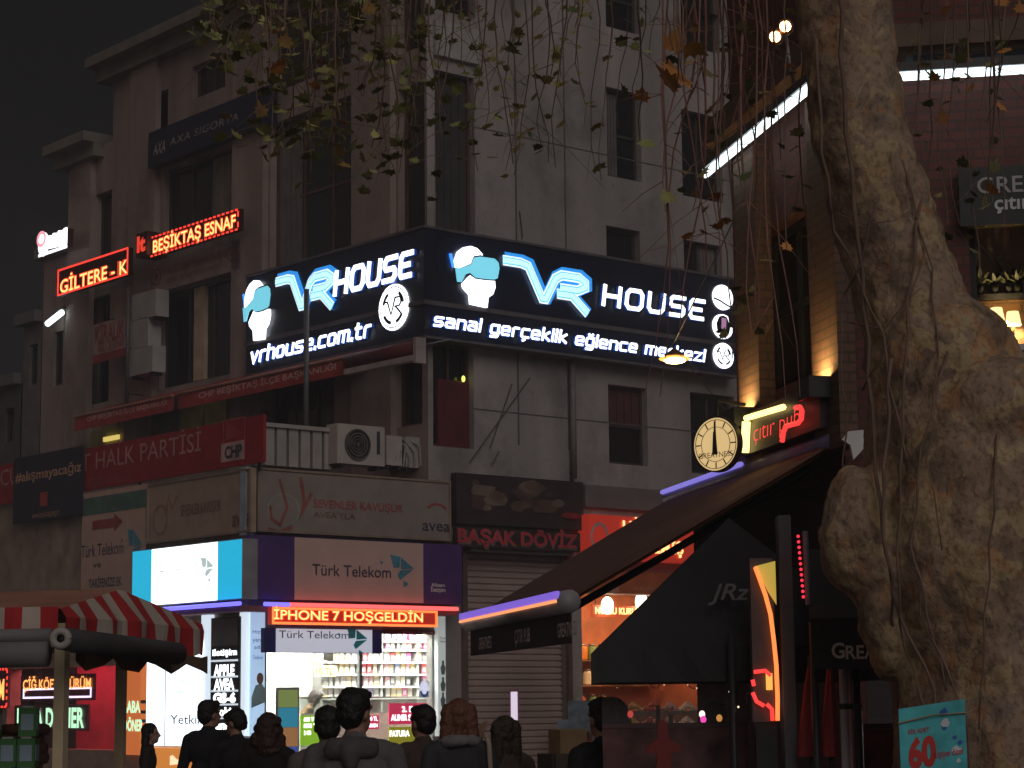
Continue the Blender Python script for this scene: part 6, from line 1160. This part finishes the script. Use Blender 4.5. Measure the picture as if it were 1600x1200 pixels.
for f, b, n_, lab in ((.42, .5, 7, 'tall stack of dark brown bread rings on the stall counter right of the post'), (.78, .75, 6, 'shorter dark stack of bread rings on the stall counter left of the carton packs'), (.62, 1.0, 7, 'stack of bread rings at the back of the stall counter')):
    t = thing('bread_stack', lab, 'bread', 'bread stacks on the stall'); c = S3(f, b, 1.151); m = MB()
    for k in range(n_):
        z = .02 + k * .055; off = V((math.sin(k * 2.3) * .02, math.cos(k * 1.7) * .02, 0)); m.tube([c + off + V((.12 * math.cos(a), .12 * math.sin(a), z + .027)) for a in [i * 6.2832 / 14 for i in range(15)]], .032, 8, False); m.tube([c + off + V((.05 * math.cos(a), .05 * math.sin(a), z + .025)) for a in [i * 6.2832 / 10 for i in range(11)]], .04, 6, False)
    m.build('rings', SIM, t, True)
t = thing('carton_pack', 'green and blue carton drink pack stacked on the stall counter left of the front post', 'carton', 'drink packs on the stall'); m = MB(); m.box((0, 0, 0), .1, .1, .16); m.build('carton', mat('carton_green', (.06, .2, .06), .5), t); m = MB(); m.box((0, -.0515, .035), .07, .003, .09); m.box((.0515, 0, .035), .003, .07, .09); m.build('label_print', mat('carton_blue', (.3, .42, .5), .5), t); m = MB(); m.box((0, 0, .1605), .06, .1, .01); m.build('fold', mat('carton_top', (.4, .42, .4), .5), t)
TOP.remove(t); index_kids(); k = 0
for i in range(6):
    for j in range(3):
        o = t if k == 0 else copy_tree(t); k += 1; o.location = S3(.26 + .115 * i, .22, 1.151 + .172 * j); o.rotation_euler.z = random.uniform(-.1, .1)
        if j == 2 and i in (1, 4): o.location = S3(.26 + .115 * i, .22 + .12, 1.151)
# scooter, box
t = thing('motor_scooter', 'parked yellowish motor scooter with mirrors, half hidden before the shutter', 'scooter'); c = at(856, 1150, 13.6); X = V((.93, .36, 0)); Yv = V((-.36, .93, 0)); g0 = V((c.x, c.y, 0)); Q = lambda x, y, z: g0 + X * x + Yv * y + V((0, 0, z))
YEL = mat('scooter_yellow', (.5, .32, .06), .3, vary=.05); 
for x, nm in ((-.62, 'wheel'), (.62, 'wheel')):
    m = MB(); m.tube([Q(x + .2 * math.cos(a), 0, .24 + .2 * math.sin(a)) for a in [i * 6.2832 / 20 for i in range(21)]], .05, 8, False); o = m.build(nm, mat('tyre', (.02, .02, .02), .8), t, True); m = MB(); m.tube([Q(x, -.04, .24), Q(x, .04, .24)], .13, 16); m.build('rim', STEEL, o, True)
blend('body', [('c', tuple(Q(-.6, 0, .55)), tuple(Q(-.15, 0, .6)), .14, .16, 0), ('c', tuple(Q(-.15, 0, .5)), tuple(Q(.3, 0, .32)), .12, .1, 0), ('c', tuple(Q(.3, 0, .32)), tuple(Q(.52, 0, .85)), .12, .11, 0), ('c', tuple(Q(.52, 0, .85)), tuple(Q(.45, 0, 1.0)), .1, .1, 0), ('b', tuple(Q(.64, 0, .46)), (.16, .09, .07), None, 0)], [YEL], .02, t, 4)
m = MB(); m.tube([Q(-.7, 0, .76), Q(-.4, 0, .79), Q(-.05, 0, .77)], [.08, .12, .1], 12); m.build('saddle', BLACK, t, True)
m = MB(); m.tube([Q(.36, -.34, 1.1), Q(.43, -.12, 1.08), Q(.45, .12, 1.08), Q(.36, .34, 1.1)], .018, 8); m.build('handlebar', BLACK, t, True)
for s_ in (-1, 1): m = MB(); m.tube([Q(.41, .24 * s_, 1.09), Q(.44, .3 * s_, 1.24)], .007, 6); m.ball(Q(.44, .32 * s_, 1.28), .055, .03, .04); m.build('mirror', DGREY, t, True)
m = MB(); m.ball(Q(.55, -.02, .98), .07, .07, .06); m.build('headlight', emit('head_glint', (1, .6, .2), .9), t, True)  # glint on the headlight, drawn as a faint emission
t = thing('cardboard_box', 'small tan cardboard box on a crate beside the nut shop rack', 'box'); c = at(887, 1163, 15.0); m = MB(); m.box((c.x, c.y, c.z - .06), .2, .2, .16, .4); m.build('carton', mat('cardboard', (.4, .26, .14), .8), t); m = MB(); m.box((c.x, c.y, c.z + .1005), .2, .04, .002, .4); m.build('tape', mat('tape', (.45, .36, .22), .4), t)
t = thing('wooden_crate', 'grey slatted crate carrying the small tan cardboard box', 'crate'); m = MB()
for z in (0, .25, .5, .75): m.box((c.x, c.y, z), .32, .32, .2, .4)
m.box((c.x, c.y, .95), .32, .32, max(.02, c.z - .061 - .95), .4); m.build('slats', mat('crate_grey', (.15, .12, .1), .8), t); m = MB()
for sx in (-.165, .165): m.box((c.x + sx * .92, c.y + sx * .39, .01), .02, .25, max(.3, c.z - .08), .4)
m.build('end_board', mat('crate_dark', (.1, .08, .07), .8), t)
# ------------------------------------------------------------------ plane tree
def bark_mat():
    m = bpy.data.materials.new('plane_bark'); m.use_nodes = True; nt = m.node_tree; b = nt.nodes['Principled BSDF']; b.inputs['Roughness'].default_value = .85
    t = nt.nodes.new('ShaderNodeTexCoord'); mp = nt.nodes.new('ShaderNodeMapping'); mp.inputs['Scale'].default_value = (1, 1, .75); nt.links.new(t.outputs['Object'], mp.inputs[0])
    def ns(scale, det, dist=0):
        n = nt.nodes.new('ShaderNodeTexNoise'); n.inputs['Scale'].default_value = scale; n.inputs['Detail'].default_value = det; n.inputs['Distortion'].default_value = dist; nt.links.new(mp.outputs[0], n.inputs['Vector']); return n
    def ramp(src, stops):
        r = nt.nodes.new('ShaderNodeValToRGB'); e = r.color_ramp.elements
        while len(e) < len(stops): e.new(.5)
        for k, (p, c) in enumerate(stops): e[k].position = p; e[k].color = c + (1,)
        nt.links.new(src, r.inputs[0]); return r
    base = ramp(ns(5, 8, .6).outputs[0], [(.34, (.18, .125, .085)), (.46, (.29, .2, .135)), (.57, (.39, .275, .185)), (.7, (.26, .2, .155))])
    pat = ramp(ns(4.2, 3, 1.2).outputs[0], [(.54, (0, 0, 0)), (.57, (.5, .5, .5))]); pat2 = ramp(ns(7, 3, .8).outputs[0], [(.58, (0, 0, 0)), (.61, (.5, .5, .5))])
    mx1 = nt.nodes.new('ShaderNodeMix'); mx1.data_type = 'RGBA'; mx1.inputs[7].default_value = (.56, .43, .22, 1); nt.links.new(pat.outputs[0], mx1.inputs[0]); nt.links.new(base.outputs[0], mx1.inputs[6])
    mx2 = nt.nodes.new('ShaderNodeMix'); mx2.data_type = 'RGBA'; mx2.inputs[7].default_value = (.48, .22, .09, 1); nt.links.new(pat2.outputs[0], mx2.inputs[0]); nt.links.new(mx1.outputs[2], mx2.inputs[6]); nt.links.new(mx2.outputs[2], b.inputs['Base Color'])
    bp = nt.nodes.new('ShaderNodeBump'); bp.inputs['Strength'].default_value = .55; bp.inputs['Distance'].default_value = .025; vo = nt.nodes.new('ShaderNodeTexVoronoi'); vo.feature = 'DISTANCE_TO_EDGE'; vo.inputs['Scale'].default_value = 11; wv = ns(6, 4, 0); ad = nt.nodes.new('ShaderNodeMix'); ad.data_type = 'VECTOR'; ad.inputs[0].default_value = .25; nt.links.new(mp.outputs[0], ad.inputs[4]); nt.links.new(wv.outputs[1], ad.inputs[5]); nt.links.new(ad.outputs[1], vo.inputs['Vector'])
    cr = nt.nodes.new('ShaderNodeMapRange'); cr.inputs[1].default_value = 0; cr.inputs[2].default_value = .06; nt.links.new(vo.outputs['Distance'], cr.inputs[0]); ms = nt.nodes.new('ShaderNodeMath'); ms.operation = 'MULTIPLY_ADD'; ms.inputs[1].default_value = .05; nt.links.new(cr.outputs[0], ms.inputs[0]); nt.links.new(ns(26, 10, .5).outputs[0], ms.inputs[2]); nt.links.new(ms.outputs[0], bp.inputs['Height'])
    dk = nt.nodes.new('ShaderNodeMix'); dk.data_type = 'RGBA'; dk.blend_type = 'MULTIPLY'; dk.inputs[0].default_value = 1; sp = ramp(ns(38, 6).outputs[0], [(.36, (.66, .63, .6)), (.5, (1, 1, 1))]); nt.links.new(mx2.outputs[2], dk.inputs[6]); nt.links.new(sp.outputs[0], dk.inputs[7]); nt.links.new(dk.outputs[2], b.inputs['Base Color']); nt.links.new(bp.outputs[0], b.inputs['Normal']); return m
BARK = bark_mat()
TW = mat('twig_bark', (.2, .13, .1), .8, vary=.3, scale=8)
TREE = thing('plane_tree', 'big plane tree with mottled bark, swollen burl and hanging bare twigs and autumn leaves', 'tree')
YT = 11.2
prof = [(-320, 1190, 1380), (-160, 1228, 1384), (0, 1241, 1395), (100, 1250, 1406), (200, 1262, 1422), (300, 1283, 1452), (400, 1318, 1482), (500, 1338, 1522), (580, 1345, 1596), (700, 1346, 1672), (800, 1344, 1716), (900, 1350, 1738), (1000, 1388, 1756), (1100, 1399, 1768), (1300, 1392, 1790), (1700, 1340, 1830)]
pc = []
for py, l, r_ in prof:
    c = at((l + r_) / 2, py, YT); pc.append((c, (r_ - l) / 2 * YT / 3350))
P = [('c', tuple(pc[i][0]), tuple(pc[i + 1][0]), pc[i][1], pc[i + 1][1], 0) for i in range(len(pc) - 1)]
bl = lambda px, py, y, r_: P.append(('b', tuple(at(px, py, y)), r_, None, 0))
bl(1345, 838, YT - .1, (.22, .24, .34)); bl(1340, 800, YT - .1, (.18, .2, .24)); bl(1372, 940, YT - .12, (.13, .2, .26)); bl(1560, 640, YT - .3, (.35, .3, .3)); bl(1362, 880, YT - .1, (.16, .24, .3)); bl(1385, 985, YT - .1, (.1, .2, .25))
kc = at(1484, 585, YT - .39)
for i in range(12):
    a, b_ = i * 6.2832 / 12, (i + 1) * 6.2832 / 12; P.append(('c', tuple(kc + V((.085 * math.cos(a), -.0, .125 * math.sin(a)))), tuple(kc + V((.085 * math.cos(b_), 0, .125 * math.sin(b_)))), .042, .042, 0))
for an in (-2.6, -1.9, -1.1, -.3, .6): c0, r0 = pc[-2]; d_ = V((math.cos(an), math.sin(an), 0)); P.append(('c', tuple(V((c0.x, c0.y, .5)) + d_ * .45), tuple(V((c0.x, c0.y, -.05)) + d_ * 1.3), .26, .1, 0))
blend('trunk', P, [BARK], .024, TREE, 4, .028, 4.5)
def tcirc(py):
    for i in range(len(prof) - 1):
        if prof[i][0] <= py <= prof[i + 1][0]:
            f = (py - prof[i][0]) / (prof[i + 1][0] - prof[i][0]); return prof[i][1] + (prof[i + 1][1] - prof[i][1]) * f, prof[i][2] + (prof[i + 1][2] - prof[i][2]) * f
    return prof[-1][1:]
def onbark(px, py, off=.02):
    l, r_ = tcirc(py); rr_ = (r_ - l) / 2; x = max(-1.02, min(1.02, (px - (l + r_) / 2) / rr_)); y = YT - rr_ * YT / 3350 * math.sqrt(max(0, 1 - x * x)) - off - .02; return at(px, py, y)
# climbing stems on the trunk
for pts, r_ in (([(1312, -40), (1318, 150), (1335, 320), (1352, 480), (1362, 640), (1374, 790), (1392, 900), (1398, 1000)], .022), ([(1275, 60), (1285, 240), (1305, 360), (1335, 420), (1378, 520), (1398, 640), (1418, 720)], .016), ([(1440, 300), (1420, 470), (1412, 620), (1406, 800), (1402, 900), (1412, 1010), (1448, 1110), (1470, 1200)], .014), ([(1500, 430), (1478, 560), (1440, 700), (1425, 850), (1440, 960), (1475, 1040), (1508, 1110), (1515, 1220)], .013), ([(1392, 560), (1386, 690), (1378, 800), (1395, 930), (1432, 1020), (1462, 1080), (1466, 1220)], .018), ([(1373, 310), (1340, 420), (1318, 470), (1312, 540), (1322, 640), (1318, 760)], .012), ([(1520, 470), (1560, 640), (1552, 800), (1540, 960), (1530, 1140)], .012), ([(1410, 250), (1455, 420), (1466, 560), (1450, 720), (1472, 860)], .009), ([(1300, 330), (1352, 350), (1400, 345), (1430, 325)], .007), ([(1330, 505), (1380, 515), (1420, 470), (1440, 450)], .007), ([(1430, 880), (1450, 960), (1478, 1080)], .012), ([(1350, 610), (1390, 530), (1420, 470), (1442, 400)], .01)):
    P_ = []
    for i in range(len(pts) - 1):
        for f in (0, .33, .66): px = pts[i][0] + (pts[i + 1][0] - pts[i][0]) * f; py = pts[i][1] + (pts[i + 1][1] - pts[i][1]) * f; P_.append(onbark(px + 3 * math.sin(py * .05), py, .03 if px > 1345 else .06))
    P_.append(onbark(*pts[-1], .03)); m = MB(); m.tube(P_, [r_ * .6 * (1 - .4 * i / len(P_)) for i in range(len(P_))], 7); m.build('climbing_stem', TW, TREE, True)
# limbs above the view
top = pc[0][0]
for tgt, r_ in ((V((-2.6, 11.5, 8.2)), .13), (V((-1.2, 12.6, 7.6)), .11), (V((-.2, 9.5, 7.8)), .12), (V((3.6, 12.4, 8.2)), .13), (V((1.2, 13.2, 9.5)), .12), (V((2.4, 9.0, 9)), .12)):
    md_ = (top + tgt) / 2 + V((0, 0, .6)); m = MB(); m.tube([top + V((0, 0, -.1)), top.lerp(md_, .5) + V((0, 0, .25)), md_, md_.lerp(tgt, .5) + V((0, 0, .1)), tgt], [r_ * 1.9, r_ * 1.4, r_, r_ * .7, r_ * .35], 10); m.build('limb', BARK, TREE, True)
LP = [mat('leaf_%d' % k, c, .6, vary=.25, scale=20) for k, c in enumerate([(.3, .29, .1), (.24, .25, .09), (.44, .4, .14), (.6, .26, .07), (.46, .29, .1), (.13, .15, .05), (.34, .36, .12)])]
LOB = [(0, -.08), (.1, 0), (.34, -.06), (.3, .12), (.52, .32), (.3, .36), (.34, .58), (.16, .55), (0, .92), (-.16, .55), (-.34, .58), (-.3, .36), (-.52, .32), (-.3, .12), (-.34, -.06), (-.1, 0)]
rl_ = random.Random(11)
def leaf(m, p, size, mi):
    rot = Matrix.Rotation(rl_.uniform(0, 6.28), 3, 'Z') @ Matrix.Rotation(rl_.uniform(1.9, 3.6), 3, 'X') @ Matrix.Rotation(rl_.uniform(-.6, .6), 3, 'Y'); cu = rl_.uniform(-.5, .5)
    L_ = [V(p) + rot @ (V((x, y, cu * x * x + .25 * cu * y * y)) * size) for x, y in LOB]; c = V(p) + rot @ (V((0, .3, -.03 * cu)) * size)
    i = m.pts(L_ + [c]); n = len(L_)
    for k in range(n): m.f.append((i + k, i + (k + 1) % n, i + n)); m.mi.append(mi)
    st = rot @ (V((0, -.08, 0)) * size); m.tube([V(p) + st, V(p) + st * 2 + V((0, 0, size * .35))], .0016, 4, False, mi)
def twig(px0, px1, yend, depth, n_leaf, lsz, pal_, r_=.006, ystart=-90, side=3, wig=14, mt=None):
    pts = []; n = 9
    for i in range(n + 1):
        f = i / n; px = px0 + (px1 - px0) * f + wig * math.sin(f * 6 + px0) * f + rl_.uniform(-3, 3); pts.append(at(px, ystart + (yend - ystart) * f, depth + .25 * math.sin(f * 3 + px0)))
    m = MB(); m.tube(pts, [r_ * (1 - .7 * i / n) + .0012 for i in range(n + 1)], 5, False); ends = [(p, 1) for p in pts[2:]]
    for k in range(side):
        i = rl_.randint(2, n - 1); p = pts[i]; L = rl_.uniform(.12, .5); d_ = V((rl_.uniform(-1, 1), rl_.uniform(-.6, .6), rl_.uniform(-.9, .1))); q1 = p + d_ * L * .5; q2 = p + d_ * L + V((0, 0, -.12 * L)); m.tube([p, q1, q2], [r_ * .5, r_ * .35, .0012], 4, False); ends += [(q1, 1), (q2, 2)]
    o = m.build('twig', mt or TW, TREE, True)
    if n_leaf:
        m = MB()
        for k in range(n_leaf): p, w__ = rl_.choice(ends); leaf(m, p + V((rl_.uniform(-.06, .06), rl_.uniform(-.06, .06), rl_.uniform(-.1, .03))), lsz * rl_.uniform(.6, 1.2), rl_.choice(pal_))
        m.build('leaf_cluster', LP, o)
    return o
for i in range(34):      # leafy sprays before the street face
    px = 325 + 330 * (i + rl_.random()) / 34; twig(px, px + rl_.uniform(-25, 20), rl_.choice((60, 110, 150, 190, 230, 270)) if px > 400 else rl_.uniform(20, 110), rl_.uniform(11.5, 17), rl_.randint(9, 17), rl_.uniform(.08, .12), (0, 1, 1, 5, 5, 2, 4, 0, 6, 1), .007, side=5)
for i in range(20):      # thinner sprays before the side wall
    px = 650 + 270 * (i + rl_.random()) / 20; twig(px, px + rl_.uniform(-25, 25), rl_.uniform(40, 290), rl_.uniform(12, 18), rl_.randint(6, 11), rl_.uniform(.08, .11), (1, 5, 6, 0, 5, 1), .006, side=4)
for i in range(6): px = 905 + 25 * i; twig(px, px + rl_.uniform(-15, 15), rl_.uniform(60, 330), rl_.uniform(10, 14), 3, .1, (0, 6, 2, 5), .004, side=2)
RT = mat('red_twig', (.3, .15, .12), .8, vary=.3, scale=8)
for i in range(19):      # bare reddish hanging twigs left of the trunk
    px = 1035 + 215 * (i + rl_.random()) / 24; twig(px, px + rl_.uniform(-30, 30), rl_.choice((200, 330, 420, 520, 620)), rl_.uniform(9.8, 12.5), rl_.choice((0, 1, 2, 4)), .09, (0, 3, 5, 4), rl_.uniform(.004, .009), side=4, wig=20, mt=RT)
for i in range(12):
    px = 1420 + 190 * (i + rl_.random()) / 12; twig(px, px + rl_.uniform(-30, 15), rl_.choice((110, 190, 260, 350, 440)), rl_.uniform(11.9, 13.5), rl_.choice((4, 6, 9)), .09, (1, 5, 0, 5, 3), .006, side=4)
for px, ys, ye in ((1150, 130, 330), (1190, 60, 250), (1245, 150, 420), (1115, 260, 560)):  # leafy knots in front of the lane
    twig(px, px + 20, ye, 11.6, 8, .09, (5, 1, 5, 0), .006, ystart=ys - 200, side=4)
# single large leaves close to the viewer
for px, py, sz, mi, yy in ((1062, 128, .2, 3, 8.6), (1056, 140, .16, 3, 8.6), (1048, 78, .13, 3, 8.6), (1072, 72, .13, 4, 8.6), (1068, 100, .09, 4, 8.6), (1001, 222, .1, 6, 9.2), (425, 112, .12, 3, 10.5), (420, 120, .1, 2, 10.5), (527, 186, .1, 3, 10.5), (488, 135, .07, 3, 10.5), (1124, 345, .08, 4, 9.4), (1128, 355, .07, 3, 9.4), (1555, 303, .11, 3, 10.3), (1548, 318, .1, 0, 10.3), (1230, 390, .07, 3, 10), (560, 30, .12, 2, 11), (790, 75, .12, 6, 11), (665, 54, .1, 6, 11)):
    o = twig(px - 4, px, py, yy, 0, .1, (0,), .0045, side=0, wig=4); m = MB(); leaf(m, at(px, py, yy) , sz, mi); m.build('leaf_cluster', LP, o)
# poster tied to the trunk
t = thing('price_poster', 'turquoise price poster with a big red 60 tied to the trunk with twine', 'poster'); PF = Frame((0, 10.32, 0), (1, .1), (.1, -1)); q = PF.rect((1403, 1108), (1513, 1262)); slant = .045
def pw(x, y, d): return PF.W(q[0] + (q[1] - q[0]) * x, q[2] + (q[3] - q[2]) * y + slant * x * (1), d)
m = MB(); m.hexa([pw(0, 0, 0), pw(1, 0, 0), pw(1, 0, .012), pw(0, 0, .012), pw(0, 1, 0), pw(1, 1, 0), pw(1, 1, .012), pw(0, 1, .012)]); m.build('board', mat('poster_turquoise', (.08, .5, .55), .45, vary=.3, scale=9), t)
def ptext(mb, tx, x0, x1, y0, y1, bold=0, sh=0):
    vs, fs = glyphs(tx, bold, sh); xs = [v[0] for v in vs]; ys = [v[1] for v in vs]; mb.mesh([pw(x0 + (x1 - x0) * (v[0] - min(xs)) / (max(xs) - min(xs)), y0 + (y1 - y0) * (v[1] - min(ys)) / (max(ys) - min(ys)), .0145) for v in vs], fs)
m = MB(); ptext(m, '60', .12, .54, .37, .7, .05); m.build('big_number', mat('poster_red', (.6, .04, .03), .5), t); m = MB(); ptext(m, 'BİR ADET', .13, .45, .73, .79, .02); ptext(m, 'kişiye özel', .5, .95, .43, .52, .02, .2); m.build('lettering', mat('poster_red2', (.5, .05, .08), .5), t)
m = MB(); rr_ = random.Random(8)
for k in range(12): x, y, s_ = rr_.uniform(.62, .9), rr_.uniform(.05, .95), rr_.uniform(.04, .1); m.poly([pw(x + s_ * math.cos(a) * rr_.uniform(.5, 1), y + .7 * s_ * math.sin(a) * rr_.uniform(.5, 1), .0135 + .0001 * k) for a in [i * .785 for i in range(8)]], None, k % 2)
m.build('splash_print', [mat('splash_blue', (.04, .15, .5), .5), mat('splash_white', (.7, .75, .8), .5)], t)
m = MB()
for y in (.86, .2): m.tube([pw(-.02, y, .02), pw(.5, y + .03, .03), pw(1.02, y, .02), pw(1.25, y, -.12)], .004, 5)
m.build('twine', mat('twine', (.4, .32, .2), .9), t)
# ------------------------------------------------------------------ haze added to lift the dark tones and halo the lights
hb = MB(); hb.box((0, 80, -1), 302, 246, 21); ho = hb.build('haze', []); TOP.remove(ho); ho['kind'] = 'stuff'
hm = bpy.data.materials.new('fill_haze'); hm.use_nodes = True; nt = hm.node_tree; nt.nodes.remove(nt.nodes['Principled BSDF'])
pvn = nt.nodes.new('ShaderNodeVolumePrincipled'); pvn.inputs['Density'].default_value = .004; pvn.inputs['Color'].default_value = (.9, .9, .92, 1); pvn.inputs['Anisotropy'].default_value = .35
nt.links.new(pvn.outputs[0], nt.nodes['Material Output'].inputs['Volume']); ho.data.materials.append(hm)
# ------------------------------------------------------------------ settle origins
index_kids()
for o in list(TOP): settle(o)
